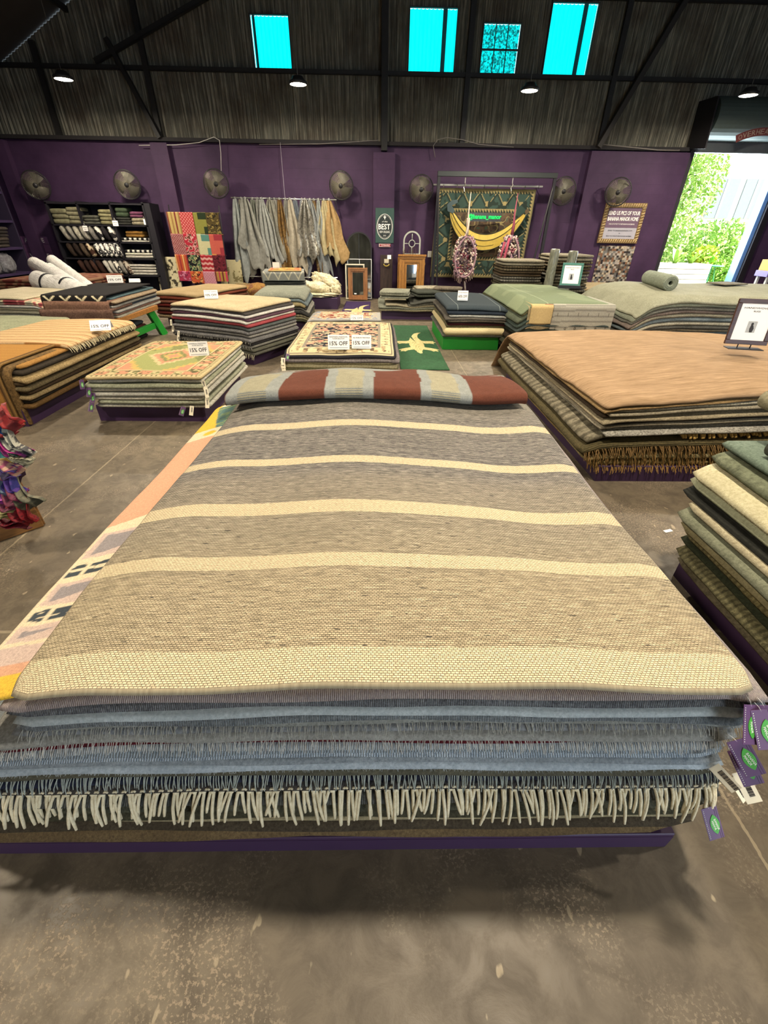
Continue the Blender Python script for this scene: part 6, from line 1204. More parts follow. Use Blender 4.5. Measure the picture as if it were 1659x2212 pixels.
def banner(U, V, W, Lg):
    C = np.empty(U.shape+(3,)); gr = np.array(lin('34463f')); br_ = np.array(lin('5b4a3a')); cr = np.array(lin('8a7d55')); dk_ = np.array(lin('26302a')); e = np.minimum(np.minimum(U, W-U), np.minimum(V, Lg-V)); p = np.where(np.minimum(U, W-U) < np.minimum(V, Lg-V), V, U); C[:] = br_
    n = fbm(U*10, V*10, 41, 2); C[(n > .60) & (e > .5)] = np.array(lin('453a30')); C[(n < .30) & (e > .5)] = np.array(lin('4f5a48')); cx_, cy_ = (U-W*.5), (V-Lg*.5); n3 = fbm(np.abs(cx_)*4, np.abs(cy_)*4, 43, 2); C[(np.abs(n3-.55) < .018) & (e > .52)] = cr
    b = (e > .10) & (e < .40); C[b] = gr; z = np.abs(((p/.42) % 1)-.5)*2; C[b & (np.abs((e-.10)/.30-z) < .10)] = dk_; C[b & (np.abs((e-.10)/.30-z+.18) < .05)] = cr; C[b & (np.abs(((p/.42+.5) % 1)-.5) < .10) & (np.abs(e-.30) < .05)] = cr; C[b & (n > .66)] = dk_
    for e0, e1 in ((.40, .48), (.03, .10)):
        t = (e > e0) & (e < e1); C[t] = cr; C[t & ((p/.07 % 1) < (e-e0)/(e1-e0))] = dk_
    C[e < .03] = np.array(lin('6b6546')); return C
bw = R1.x-.13-(R0.x+.12); bz0 = at(1050, 600, 12.98).z; bh = R0.z-.06-bz0
x = np.linspace(-bw/2, bw/2, 220); z = np.linspace(0, bh, 190); X, Z = np.meshgrid(x, z); o = sheet_mesh('hanging_rug', X-.05*(1-Z/bh), Z, .02*np.sin(X*5)+.01*np.sin(Z*6), .015, painted(400), banner(X+bw/2, Z, bw, bh)); o.location = ((R0.x+.12+R1.x-.13)/2, 13.03, bz0); o.rotation_euler = (math.pi/2, 0, 0); tag(o, 'brown and green bordered rug hanging behind the banana sign', 'rug')
# banana sign
def banana_outline(sw, off=0.0):
    top = []; bot = []
    for t in np.linspace(0, 1, 40):
        x = -.62+1.26*t; y = .95*(x**2)*1.15-.36; th = .20*math.sin(math.pi*min(1, max(0, (t*.96+.02))))**.75+.03
        top.append((x, y+th*.45+off*0)); bot.append((x+.03*(t-.5), y-th*.62))
    return top, bot
bs = empty('banana_sign', (at(1050, 492, 12.85).x, 12.86, at(1050, 492, 12.85).z)); tag(bs, 'large painted yellow banana cut-out hung on the bordered rug', 'sign')
def taper(pts, r, mt, nm, y=0): return MB().tube([(px, y, pz) for px, pz in pts], r, 6).build(nm, mt, bs, smooth=True)
S = 1.02
ctr = [(-.92, .36), (-.84, .20), (-.72, .03), (-.55, -.13), (-.33, -.26), (-.08, -.32), (.18, -.30), (.42, -.20), (.63, -.04), (.80, .14), (.93, .30)]
wid = [.035, .085, .12, .145, .165, .175, .17, .15, .115, .08, .04]
def interp(n=48):
    t = np.linspace(0, 10, n); i = np.arange(11); cx_ = np.interp(t, i, [c[0] for c in ctr]); cz_ = np.interp(t, i, [c[1] for c in ctr]); w_ = np.interp(t, i, wid)
    k = np.ones(5)/5; pad = lambda a: np.r_[[a[0]]*2, a, [a[-1]]*2]; cx_ = np.convolve(pad(cx_), k, 'valid'); cz_ = np.convolve(pad(cz_), k, 'valid'); d = np.stack([np.gradient(cx_), np.gradient(cz_)], -1); d /= np.linalg.norm(d, axis=1, keepdims=True); return cx_, cz_, w_, d
cx_, cz_, w_, d_ = interp(); nn = np.stack([-d_[:, 1], d_[:, 0]], -1)
up = [(cx_[i]+nn[i, 0]*w_[i], cz_[i]+nn[i, 1]*w_[i]) for i in range(48)]; dn = [(cx_[i]-nn[i, 0]*w_[i], cz_[i]-nn[i, 1]*w_[i]) for i in range(48)]
def strip(a, b, t, mt, nm, y):
    m_ = MB(); n = len(a); v = [(p[0], y, p[1]) for p in a]+[(p[0], y, p[1]) for p in b]+[(p[0], y+t, p[1]) for p in a]+[(p[0], y+t, p[1]) for p in b]; f = []
    for i in range(n-1): f += [(i, n+i, n+i+1, i+1), (2*n+i, 2*n+i+1, 3*n+i+1, 3*n+i), (i, i+1, 2*n+i+1, 2*n+i), (n+i, 3*n+i, 3*n+i+1, n+i+1)]
    f += [(0, 2*n, 3*n, n), (n-1, 2*n-1, 4*n-1, 3*n-1)]; return m_.add(v, f).build(nm, mt, bs)
YB = plain('a88f38', .6, var=.35, scale=9); strip(up, dn, .03, YB, 'banana_body', 0)
mid1 = [(cx_[i]+nn[i, 0]*w_[i]*.25, cz_[i]+nn[i, 1]*w_[i]*.25) for i in range(48)]; mid0 = [(cx_[i]+nn[i, 0]*w_[i]*.92, cz_[i]+nn[i, 1]*w_[i]*.92) for i in range(48)]
strip(mid0[3:44], mid1[3:44], .004, plain('b9a24c', .6, var=.3, scale=9), 'upper_facet', -.005)
taper(up, .010, plain('2b2a1c', .8), 'outline', -.004); taper(dn, .010, plain('2b2a1c', .8), 'outline', -.004); taper(mid1[2:44], .007, plain('3b3620', .8), 'ridge_line', -.008); low = [(cx_[i]-nn[i, 0]*w_[i]*.45, cz_[i]-nn[i, 1]*w_[i]*.45) for i in range(48)]; taper(low[2:30], .004, plain('6b5c2a', .8), 'ridge_line', -.006)
MB().prism([(-1.00, .33), (-.86, .28), (-.82, .34), (-.90, .44), (-.76, .50), (-.78, .56), (-.90, .55), (-1.02, .46)], .035, TRS((0, .02, 0), (math.pi/2, 0, 0))).build('banana_stem', plain('37474a', .7), bs); MB().lathe([(0, 0), (.05, 0), (.05, .02), (0, .02)], 12, TRS((.965, .02, .345), (math.pi/2, 0, 0))).build('banana_tip', plain('4a3a22', .7), bs)
ne = NT('green_neon'); ne.color(lin('0bd44a')); ne.b.inputs['Emission Color'].default_value = (*lin('12f060'), 1); ne.b.inputs['Emission Strength'].default_value = 1.1
ns = empty('neon_sign', at(1047, 469, 12.76)); tag(ns, 'glowing green neon handle lettering above the banana', 'neon sign'); text('@banana_manor', .80, .125, ne.m, ns, (0, 0, 0), depth=.02, bold=.0); MB().box(-.42, .42, .022, .027, -.09, .09).build('clear_backing', plain('2f2a22', .3), ns)
# knotted hammock chairs
def hammock(label, P, z0, z1, ztop, seed, w=.27, open_=True):
    rg = random.Random(seed); rt = empty('hammock_chair', (P.x, P.y, 0)); tag(rt, label, 'hammock chair', 'knotted fabric hammock chairs'); H = z1-z0; zc = (z0+z1)/2
    pal = [plain(c, .9, var=.25, scale=40) for c in ('b5a596', '8c7078', '7c3b4a', 'c4b4a6', '4a3a48', '9c6a6a')]
    MB().tube([(0, 0, z1-.02), (.01, 0, z1+.25), (-.01, 0, z1+.45), (.0, 0, ztop)], [.045, .03, .02, .006], 6).build('hanging_rope', pal[0] if seed % 2 else pal[2], rt, smooth=True)
    if open_:
        k = MB()
        for s in (0, math.pi): k.tube([(.025*math.cos(a*9+s), .025*math.sin(a*9+s), z1+a) for a in np.linspace(0, .38, 26)], .018, 6)
        k.build('rope_twist', pal[3], rt, smooth=True)
    rim = [(w*math.sin(a)*(1 if math.cos(a) < .2 else 1-.35*(math.cos(a)-.2)), -.12, zc+H*.5*math.cos(a)) for a in np.linspace(0, 2*math.pi, 40)]; MB().tube(rim, .020, 7).build('rim', pal[1], rt, smooth=True)
    body = [MB() for _ in pal]
    for k in range(430):      # rows of knotted strips over a bag-shaped shell
        a = rg.uniform(0, 2*math.pi); t = rg.uniform(-1, 1); rad = w*1.0*math.sqrt(max(.05, 1-t*t*.85)); y = .10*math.sin(a)*1.6+.04; x = rad*math.cos(a)
        if math.sin(a) < -.15 and abs(x) < w*.62 and abs(t) < .82 and open_: y = abs(y)+.16
        c = Vector((x, y if math.sin(a) > -.15 or not open_ else -.10 if abs(x) >= w*.62 or abs(t) >= .82 else .18, zc+t*H*.5)); th = rg.uniform(0, math.pi); d = Vector((math.cos(th)*.045, rg.uniform(-.03, .03), math.sin(th)*.05)); q = Vector((d.z*.5, .02, -d.x*.5))
        body[rg.choices(range(6), (5, 3, 2, 4, 3, 1))[0]].tube([c-d, c-d*.3+q, c+d*.4-q*.5, c+d], .022, 5)
    for m_, b in zip(pal, body): b.build('knotted_weave', m_, rt, smooth=True)
    ts = MB(); ts2 = MB()
    for k in range(40):
        a = math.pi*rg.uniform(.15, .85)*-1; x = w*1.05*math.cos(a); z = zc-H*.42+H*.16*abs(math.cos(a)); (ts if k % 2 else ts2).tube([(x, rg.uniform(-.12, .1), z), (x*1.08, rg.uniform(-.14, .1), z-.08), (x*1.1+rg.uniform(-.03, .03), rg.uniform(-.14, .1), z-rg.uniform(.14, .24))], .014, 5, r_end=.008)
    ts.build('tassels', pal[0], rt, smooth=True); ts2.build('tassels', pal[1], rt, smooth=True)
    if not open_: MB().tube([(-.10, -.2, z1-.02), (-.16, -.2, zc), (-.12, -.2, z0)], .03, 6).tube([(-.2, -.18, z1-.1), (-.26, -.18, zc-.1)], .025, 6).build('red_strands', plain('8a3a4a', .9), rt, smooth=True)
    return rt
Pa = at(1003, 560, 12.35); za_, zb_ = at(1003, 603, 12.35).z, at(1003, 512, 12.35).z; hammock('oval knotted hammock chair hanging in front, left of the two', Pa, za_+.05, zb_, BZ-.36, 1, .25)
Pb = at(1098, 560, 12.35); hammock('bunched knotted hammock chair with red strands, right of the two', Pb, za_-.08, zb_+.02, BZ-.36, 2, .23, False)
MB().tube([(0, -.35, 0), (0, -.2, .35), (.0, 0, .55)], .03, 5).build('branch', wood('3d2a22', '1d1410', 1), None, (Pa.x+.05, 12.3, .0)); tag(bpy.data.objects['branch'], 'dark driftwood branch standing under the left hammock chair', 'branch')
MB().box(-.2, .2, 0, .02, 0, .22, b=.003).build('pale_board', plain('b5b0a8', .6), None, (at(950, 615, 12.9).x, 12.9, .0)); tag(bpy.data.objects['pale_board'], 'small pale panel leaning at the foot of the banner frame', 'panel')

# framed purple notice and collage board
nf = empty('framed_notice', (at(1345, 480, 13.1).x, 13.13, 0)); tag(nf, 'gilt rope-framed purple notice asking for pictures, beside the roller door', 'framed notice'); z0_, z1_ = at(1345, 526, 13.1).z, at(1345, 438, 13.1).z; fw_ = .52
GILT = wood('8c7046', '4e3b22', 3, 'X'); fb = MB(); b = .10
for x0, x1, a, c in ((-fw_, fw_, z0_, z0_+b), (-fw_, fw_, z1_-b, z1_), (-fw_, -fw_+b, z0_+b, z1_-b), (fw_-b, fw_, z0_+b, z1_-b)): fb.box(x0, x1, -.02, .03, a, c, b=.008)
fb.build('frame', GILT, nf); tw = MB()
for k in range(17):
    x = -fw_+.05+k*(2*fw_-.10)/16
    for zz in (z0_+.05, z1_-.05): tw.tube([(x-.015, -.025, zz-.04), (x+.015, -.025, zz+.04)], .013, 5)
for k in range(12):
    z = z0_+.1+k*(z1_-z0_-.2)/11
    for xx in (-fw_+.05, fw_-.05): tw.tube([(xx-.04, -.025, z-.012), (xx+.04, -.025, z+.012)], .013, 5)
tw.build('rope_carving', plain('b39e74', .5, .3), nf, smooth=True)
hz = z1_-z0_-2*b; MB().box(-fw_+b, fw_-b, -.005, .01, z0_+b+hz*.36, z1_-b).build('purple_field', plain('5f4a5e', .6, var=.15), nf); MB().box(-fw_+b, fw_-b, -.005, .01, z0_+b, z0_+b+hz*.36).build('grey_field', plain('9b99a3', .6), nf)
zt = z1_-b; text('SEND US PICS OF YOUR', .80, .085, PAPER, nf, (0, -.008, zt-.11), bold=.012); text('BANANA MANOR HOME', .78, .085, PAPER, nf, (0, -.008, zt-.23), bold=.012); text('FOR US TO POST TO INSTAGRAM & FACEBOOK', .66, .024, PAPER, nf, (0, -.008, zt-.34))
text('EMAIL TO BANANAMANOR.COM', .62, .028, INK, nf, (0, -.008, z0_+b+hz*.27)); text('OR', .04, .022, INK, nf, (0, -.008, z0_+b+hz*.18)); text('TEXT TO THE STORE PHONE NUMBER', .66, .026, INK, nf, (0, -.008, z0_+b+hz*.09))
def mosaic(U, V, W, Lg):
    i, j = np.floor(U/.055), np.floor(V/.05); h = hashn(i, j, 9); pal = np.array([lin(c) for c in ('8f8a80', '4a403a', 'b0a18c', '6b6a68', '7a5a46', '2e2a2c', 'a39a92', '5c5248')]); C = pal[(h*7.99).astype(int)].copy(); n = fbm(U*60, V*60, 3, 2); C *= (.6+.8*n)[..., None]; return C
zc0, zc1 = .25, at(1330, 531, 13.1).z; w_2 = .93; x = np.linspace(-w_2/2, w_2/2, 120); z = np.linspace(0, zc1-zc0, 140); X, Z = np.meshgrid(x, z); o = sheet_mesh('photo_collage', X, Z, X*0, .012, painted(500), mosaic(X+2, Z+2, 1, 1), bulge=0); o.location = (at(1330, 560, 13.1).x, 13.165, zc0); o.rotation_euler = (math.pi/2, 0, 0); tag(o, 'board covered with small customer photos under the gilt framed notice', 'photo collage')

# ================================================================== LEFT SHELVES
sh = empty('display_shelf', (0, 0, 0)); tag(sh, 'large black compartment shelf full of folded throws against the back wall', 'shelf'); SX = [-7.85, -7.13, -6.36, -5.58]; Y0, Y1 = 12.62, 13.16; SZ = [0.10, .53, .90, 1.25, 1.60, 2.03]; BK = plain('16141b', .6)
MB().box(SX[0]-.05, SX[3]+.06, Y1, Y1+.02, 0.0, 2.06).build('back_panel', plain('1a1522', .7), sh)
for x in SX: MB().box(x-.02, x+.02, Y0, Y1, .0, 2.06).build('upright', BK, sh)
MB().box(SX[3]+.02, SX[3]+.16, Y0+.02, Y1, 0, 2.04).build('side_post', BK, sh)
for k, z in enumerate(SZ): MB().box(SX[0]-.02, SX[3]+.02, Y0, Y1, z-.03, z).build('shelf_board', BK, sh)
def folded(label, x, y, z, w, d, n, t, mt, rz=0, group='folded throws on the black shelf', name='folded_throw'):
    r = MB()
    for k in range(n):
        q = superq(w/2*(1-.03*(k % 2)), d/2, t*.6, .45, .3, 28, 8, .06, 5, k+int(x*10)); xform(q, Matrix.Translation((.01*math.sin(k*2.3), 0, t*(k+.55)))); r.add(q.v, q.f)
    o = r.build(name, mt, None, (x, y, z), smooth=True); o.rotation_euler = (0, 0, R_(rz)); return tag(o, label, 'throw', group)
yf = Y0+.22; T2 = lambda a, b: fab(a, b, 60)
for k, (x, n, t, w, a, b, lab) in enumerate([(-7.62, 3, .10, .42, '7d7a62', '57543f', 'olive-khaki throws folded in the top left compartment'), (-7.28, 4, .085, .36, '8b866c', '5d5945', 'khaki throw folded four times, top left compartment, right'), (-6.92, 3, .06, .36, '5a5a50', '35352e', 'dark sage throw on the top shelf'), (-6.55, 4, .075, .32, '8d8866', '5e5940', 'straw green throw, top middle compartment'), (-6.14, 3, .05, .34, '3a3a36', '1e1e1b', 'charcoal throw under the green one, top right'), (-5.80, 2, .07, .32, 'a39a80', '4b453a', 'patterned cream throw under the pink one, top right')]): folded(lab, x, yf, 1.60, w, .42, n, t, T2(a, b))
folded('moss green throw rolled on top of the charcoal throw, top right compartment', -6.16, yf, 1.76, .30, .36, 2, .09, T2('46543f', '2a3326')); folded('mauve pink throw, top right of the shelf', -5.82, yf, 1.75, .32, .36, 2, .06, T2('6f3f58', '4a2a3b'))
def leaning(label, x, z, h, t, mt, k=0, rot=24):
    q = superq(.22, t/2, h/2, .5, .45, 24, 14, .10, 4, k); xform(q, TRS((0, 0, 0), (0, 0, math.pi/2))); o = q.build('upright_throw', mt, None, (x, yf-.05, z+h/2*math.cos(R_(rot))+.02), smooth=True); o.rotation_euler = (0, R_(-rot), 0); return tag(o, label, 'throw', 'throws standing on the black shelf')
def cowm(a, b, sc=14, key=None):
    kk = ('cow', a, b, sc)
    if kk in MATS: return MATS[kk]
    t = NT('patchy_hide'); n_ = t.noise(t.coord('Object'), sc, 3, .6); t.color(t.ramp(n_, [(.48, lin(a)), (.53, lin(b))])); t.rough(.9); MATS[kk] = t.m; return t.m
PS = ['first', 'second', 'third', 'fourth', 'fifth']
for k in range(4): leaning('pale grey hide standing upright, %s from the left in the second row' % PS[k], -7.62+k*.155, 1.25, .33, .10, T2(['a39f92', '8d8980', 'b5b09f', '9b968b'][k], '5c5850'), k)
for k in range(4): leaning('%s hide standing in the second shelf row, middle, %s from left' % (['spotted grey', 'black and white', 'black', 'white-edged black'][k], PS[k]), -6.95+k*.155, 1.25, .33, .10, [T2('8b8780', '3f3c38'), cowm('1a181a', 'c9c5bb', 6), T2('262325', '121012'), cowm('1a181a', 'c9c5bb', 7)][k], k+5)
for k in range(4): leaning('dark brown hide standing in the third row, %s from left' % PS[k], -7.60+k*.16, .90, .33, .10, [T2('3a2c22', '1c1510'), T2('2e221c', '15100d'), T2('57493a', '2a2119'), cowm('3a241a', 'a8977c', 8)][k], k+9)
for k in range(5): leaning('black and white mottled hide, third shelf row, %s from left' % PS[k], -6.92+k*.12, .90, .34, .10, cowm('17161a', 'd5d1c8', 15+k), k+13)
for k in range(4): leaning('dark chestnut hide standing in the fourth row, %s from left' % PS[k], -7.45+k*.15, .53, .34, .10, T2(['3d241c', '2e1c16', '4a2e22', '39221a'][k], '1a100c'), k+19)
for k in range(5): leaning('%s hide standing in the fourth row, middle, %s from left' % (['white', 'light grey', 'black spotted', 'grey speckled', 'brown flecked'][k], PS[k]), -6.82+k*.125, .53, .34, .09, [T2('c9c5b9', '85817a'), T2('b5b1a6', '7a766e'), cowm('1b1a1c', 'c9c4b8', 16), T2('9b968c', '4f4b46'), cowm('4a3a30', '9b9184', 15)][k], k+24)
def check(U, V, W, Lg): C = np.empty(U.shape+(3,)); C[:] = np.array(lin('c9c5ba')); C[((np.floor(U/.06)+np.floor(V/.06)) % 2 == 0)] = np.array(lin('17161a')); return C
def shelf_slab(label, z, h, mt, paint=None, w=.66, nm='folded_throw'): return rug(label, (-5.97, yf, 0), (-w/2, w/2, -.19, .19), z, h, mt or painted(300), None, (60, 30), paint, .006, int(z*100), None, nm, 'throw', 'folded throws in the right column of the black shelf', bulge=.2)
shelf_slab('white flatwoven throw under the checked one, right column second row', 1.255, .03, T2('cfcbc0', '8d8a80')); shelf_slab('black and white checked throw, right column, second row', 1.29, .05, None, check); folded('ochre brown throw heaped on the checked throw, right column', -5.98, yf, 1.345, .46, .34, 2, .065, T2('8a642c', '5a3f1a'))
shelf_slab('lower white throw, right column, third row', .905, .06, T2('bdb8ac', '7c786e')); shelf_slab('middle off-white throw, right column, third row', .97, .05, T2('c9c4b6', '88847a')); shelf_slab('black and white blocked throw on top, right column, third row', 1.025, .06, None, check)
for k in range(4): shelf_slab('folded white throw, %s from the bottom, right column, fourth row' % PS[k], .535+k*.062, .05, T2(['c3bfb3', 'cfcbbf', 'b8b4a8', 'c9c5b9'][k], '7f7c72'))
for lab, px, py, w in (('small white price card tied in the top right compartment', 249, 482, .13), ('white price card in front of the pale grey hides', 184, 493, .12), ('tiny white tag at the right edge of the shelf', 312, 479, .045)):
    r = empty('price_card', at(px, py, Y0-.03), rot=(0, 0, 0)); tag(r, lab, 'price card', 'price cards on the black shelf'); MB().box(-w/2, w/2, 0, .002, -.06, .05).build('card', PAPER, r)
    if w > .1: text('$49.99', w*.7, .025, INK, r, (0, -.002, .01)); text('EACH', w*.4, .018, INK, r, (0, -.002, -.025))
    MB().tube([(-.02, 0, .05), (0, .01, .11), (.02, 0, .05)], .003, 4).build('string', WHITE, r)
# side shelf on the left wall with pillows
ws = empty('side_shelf', (0, 0, 0)); tag(ws, 'dark purple shelf unit along the left wall holding pillows and folded textiles', 'shelf'); XF = -8.52; SB = [.05, .62, 1.13, 1.66, 2.2, 2.74, 3.2]
for z in SB: MB().box(-9.25, XF, 9.0, 12.25, z-.05, z, b=.003).build('shelf_board', plain('2f2140', .6), ws)
MB().box(-9.25, XF, 12.25, 12.29, 0, 3.22).build('end_panel', plain('231a30', .7), ws)
rg = random.Random(12)
PIL = {2.74: ('fluffy cream pillow', 'b8b29c', '6f6a58', .20), 2.2: ('shaggy ivory pillow', 'b5b0a0', '6b675a', .22), 1.66: ('fluffy beige pillow', '9c8a70', '5c4f3e', .20), .05: ('grey faux fur pillow', '73706f', '3a3839', .2), .62: ('silver grey fur pillow', '86858a', '434147', .2)}
for z, (d, a, b, s) in PIL.items():
    for k in range(4):
        y = 10.2+k*.5; q = superq(.16, .24, s, .6, .6, 26, 14, .22, 5, k+int(z*9)); o = q.build('pillow', T2(a, b), None, (XF-.20, y, z+s*.95), smooth=True); o.rotation_euler = (0, R_(rg.uniform(-12, 4)), R_(rg.uniform(-8, 8))); tag(o, '%s on the %s side shelf board, %s from the far end' % (d, {2.74: 'top', 2.2: 'second', 1.66: 'third', .62: 'fifth', .05: 'lowest'}[z], ['fourth', 'third', 'second', 'first'][k]), 'pillow', 'pillows on the side shelf')
for k in range(3):
    for j in range(6):
        y = 10.6+k*.55; q = superq(.26, .24, .035, .4, .3, 22, 8, .08, 4, k*7+j); o = q.build('folded_textile', T2(['4f463f', '3b3532', '5f554b', '463f3c', '2f2a28', '57504a'][j], '1c1816'), None, (XF-.27+.01*j, y+.01*j, 1.13+.04+j*.066), smooth=True); tag(o, 'dark brown folded textile, %s from bottom, %s pile, side shelf' % (PS[j] if j < 5 else 'sixth', ['nearest', 'middle', 'far'][k]), 'textile', 'dark folded textiles on the side shelf')
# hanging white sign
vs = empty('vintage_sign', at(93, 570, 13.31)); tag(vs, 'purple plank sign with white antique and vintage rug lettering at the left', 'sign'); zt = at(85, 511, 13.31).z-at(93, 570, 13.31).z; PL = plain('5c3c5e', .6, var=.12)
for k in range(5): MB().box(-.34, .34, 0, .025, zt-.175*(k+1)+.008, zt-.175*k, b=.003).build('plank', PL, vs)
for k, (s_, w) in enumerate([('ANTiQUE', .50), ('+', .06), ('ViNTAgE', .50), ('RUg', .22), ('gAllERY', .44)]): text(s_, w, .12 if s_ != '+' else .06, plain('cfc6c6', .7), vs, (0, -.006, zt-.09-.175*k), bold=.015)

# ================================================================== RIGHT EDGE: BENCH WITH YELLOW BOX
ch = empty('painted_stool', at(1652, 600, 11.5)); P = ch.location.copy(); ch.location = (P.x+.15, 11.5, 0); tag(ch, 'painted stool with a lilac rail, yellow block and white legs beside the door', 'stool')
MB().box(-.28, .35, -.2, .2, .78, .90, b=.004).build('rail', plain('7f77b8', .6), ch); MB().box(-.24, -.06, -.21, .19, .90, 1.12, b=.004).build('yellow_block', plain('c99a2e', .6), ch); MB().box(-.06, .35, -.2, .2, .90, 1.14, b=.004).build('brown_block', wood('6b4a2c', '3b2616', 1.5), ch); MB().lathe([(0, .12), (.1, .115), (.18, .08), (.22, 0)], 24, Matrix.Translation((.10, 0, 1.14))).build('blue_cushion', plain('8fa0c0', .7), ch, smooth=True)
for x, y in ((-.2, -.15), (.05, -.15), (-.2, .15), (.28, -.15)): MB().box(x-.025, x+.025, y-.025, y+.025, 0, .78).build('leg', plain('b5b3ae', .6), ch)

# ================================================================== SCARF BUNDLE AT THE LEFT EDGE
cb = empty('scarf_crate', (-2.62, 2.62, 0), R_(-38)); tag(cb, 'low brown wooden crate under the bright scarves at the left edge', 'crate'); CW = wood('8a6236', '4e3419', 1.3)
for a in (-1, 1): MB().box(-.45, .45, a*.45-.012, a*.45+.012, .0, .17, b=.003).build('side_board', CW, cb); MB().box(a*.45-.012, a*.45+.012, -.44, .44, .0, .17, b=.003).build('side_board', CW, cb)
MB().box(-.44, .44, -.44, .44, .15, .165).build('lid', CW, cb)
cb.location = (on(78, 1145).x-.62, on(78, 1145).y+.05, 0); cb.rotation_euler = (0, 0, R_(45)); 
def scarf(label, px0, py0, px1, py1, Y, w, c1, c2, kd, seed, sag=.04):
    A, B = at(px0, py0, Y), at(px1, py1, Y-.05); rr = np.random.RandomState(seed); nu, nv = 26, 44; u = np.linspace(-1, 1, nu); v = np.linspace(0, 1, nv); U, V = np.meshgrid(u, v); D = B-A; side = Vector((-D.z, 0, D.x)).normalized()
    ww = w/2*(.55+.45*np.sin(V*3+seed))*1.0+w*.15*V; X = A.x+D.x*V+side.x*U*ww; Z = A.z+D.z*V+side.z*U*ww+.01*np.sin(V*9); Yy = A.y+D.y*V+.025*np.sin(U*math.pi*2.3+rr.uniform(0, 6)+V*2)-.05*np.sin(V*math.pi)
    S = np.stack([X, Yy, Z], -1); c0 = np.array(A+D*.5); A2 = (S-c0).reshape(-1, 3); B2 = A2.copy(); B2[:, 1] += .004; n = nu*nv; q = np.arange(n).reshape(nv, nu); a, b, c, d = q[:-1, :-1].ravel(), q[:-1, 1:].ravel(), q[1:, 1:].ravel(), q[1:, :-1].ravel(); F = np.concatenate([np.stack([a, b, c, d], -1), np.stack([a+n, d+n, c+n, b+n], -1)]).tolist()
    for i in range(nu-1): F += [(q[-1, i], q[-1, i+1], q[-1, i+1]+n, q[-1, i]+n), (q[0, i], q[0, i]+n, q[0, i+1]+n, q[0, i+1])]
    for j in range(nv-1): F += [(q[j, 0], q[j+1, 0], q[j+1, 0]+n, q[j, 0]+n), (q[j, -1], q[j, -1]+n, q[j+1, -1]+n, q[j+1, -1])]
    me = bpy.data.meshes.new('scarf'); me.from_pydata(np.concatenate([A2, B2]).tolist(), [], F); me.update(); me.polygons.foreach_set('use_smooth', [True]*len(me.polygons))
    C = pat(kd, c1, c2, c2)((U+1)*w/2*3, V*D.length*3, 1, 1).reshape(-1, 3); C = np.concatenate([C, C]); C = np.concatenate([C, np.ones((len(C), 1))], 1); ca = me.color_attributes.new('Col', 'FLOAT_COLOR', 'POINT'); ca.data.foreach_set('color', C.ravel().astype(np.float32)); me.materials.append(painted(300, rough=.5, spec=.4))
    o = bpy.data.objects.new('scarf', me); COL.objects.link(o); o.location = c0; return tag(o, label, 'scarf', 'bright scarves spilling over the crate')
body = superq(.22, .22, .36, .8, .8, 30, 18, .2, 3, 5).build('scarf_bundle', fab('4a2f4a', '241826', 60), None, (-2.46, 2.42, .50), smooth=True); tag(body, 'dark purple inner bundle the bright scarves hang from', 'bundle')
SC = [(0, 880, 42, 930, .10, '9c2422', '6b1414', 'floral', 'red gathered scarf end at the top of the bundle'), (-5, 905, 14, 945, .07, '1d5fa8', '123c70', 'dot', 'small bright blue scarf below the red one'), (2, 905, 72, 985, .075, 'b5b09c', '3a3838', 'floral', 'grey paisley scarf slanting down to the right'), (10, 945, 70, 1000, .06, 'bfb694', '4b443a', 'dot', 'cream scarf with black rings'), (-2, 925, 52, 992, .085, 'a01f6c', '6b1d5a', 'floral', 'magenta silk scarf, widest near the top'), (-12, 950, 30, 1000, .07, '1f6b6a', 'b08a3c', 'stripe', 'teal and gold scarf'), (-14, 975, 30, 1035, .10, 'c59a80', 'a8506a', 'zig', 'peach and rose printed scarf'), (8, 1000, 40, 1022, .07, '3b2468', '23163f', 'floral', 'violet velvet ruffled scarf'), (18, 1010, 52, 1068, .07, '2c2a70', '5a3a8c', 'floral', 'indigo and purple lace scarf'), (-4, 1010, 30, 1070, .07, '6f7f92', '4b5a6c', 'dot', 'smooth steel blue scarf'), (-8, 1030, 22, 1088, .07, '7c2c86', 'a03a8c', 'floral', 'orchid purple scarf at the left of the bundle'), (30, 1030, 78, 1095, .09, '6b6650', '4a4a3a', 'floral', 'sheer olive scarf at the right side'), (-12, 1060, 10, 1104, .08, 'b9b5a0', '7a8a80', 'stripe', 'white and green striped scarf'), (12, 1050, 50, 1090, .08, '7a3048', '4a1f30', 'dot', 'maroon and pink bordered scarf'), (38, 1065, 76, 1128, .11, '8c1620', '5c0c14', 'dot', 'bright red beaded scarf at the lower right'), (-4, 1080, 34, 1110, .10, '6c6a3c', '8a7f50', 'stripe', 'olive scarf near the bottom'), (-10, 1110, 60, 1128, .08, '6a1020', '3a0a12', 'dot', 'dark red sequinned scarf along the bottom')]
for k, (a, b, c, d, w, c1, c2, kd, lab) in enumerate(SC): scarf(lab, a, b, c, d, 2.12-.004*k, w*1.5, c1, c2, kd, k)
# litter on the floor
o = MB().box(-.03, .03, -.012, .012, 0, .002, b=.0005).build('paper_tag', PAPER, None, on(1443, 1147, .001)); o.rotation_euler = (0, 0, .3); tag(o, 'small white paper tag lying on the floor beside the near right stack', 'tag')

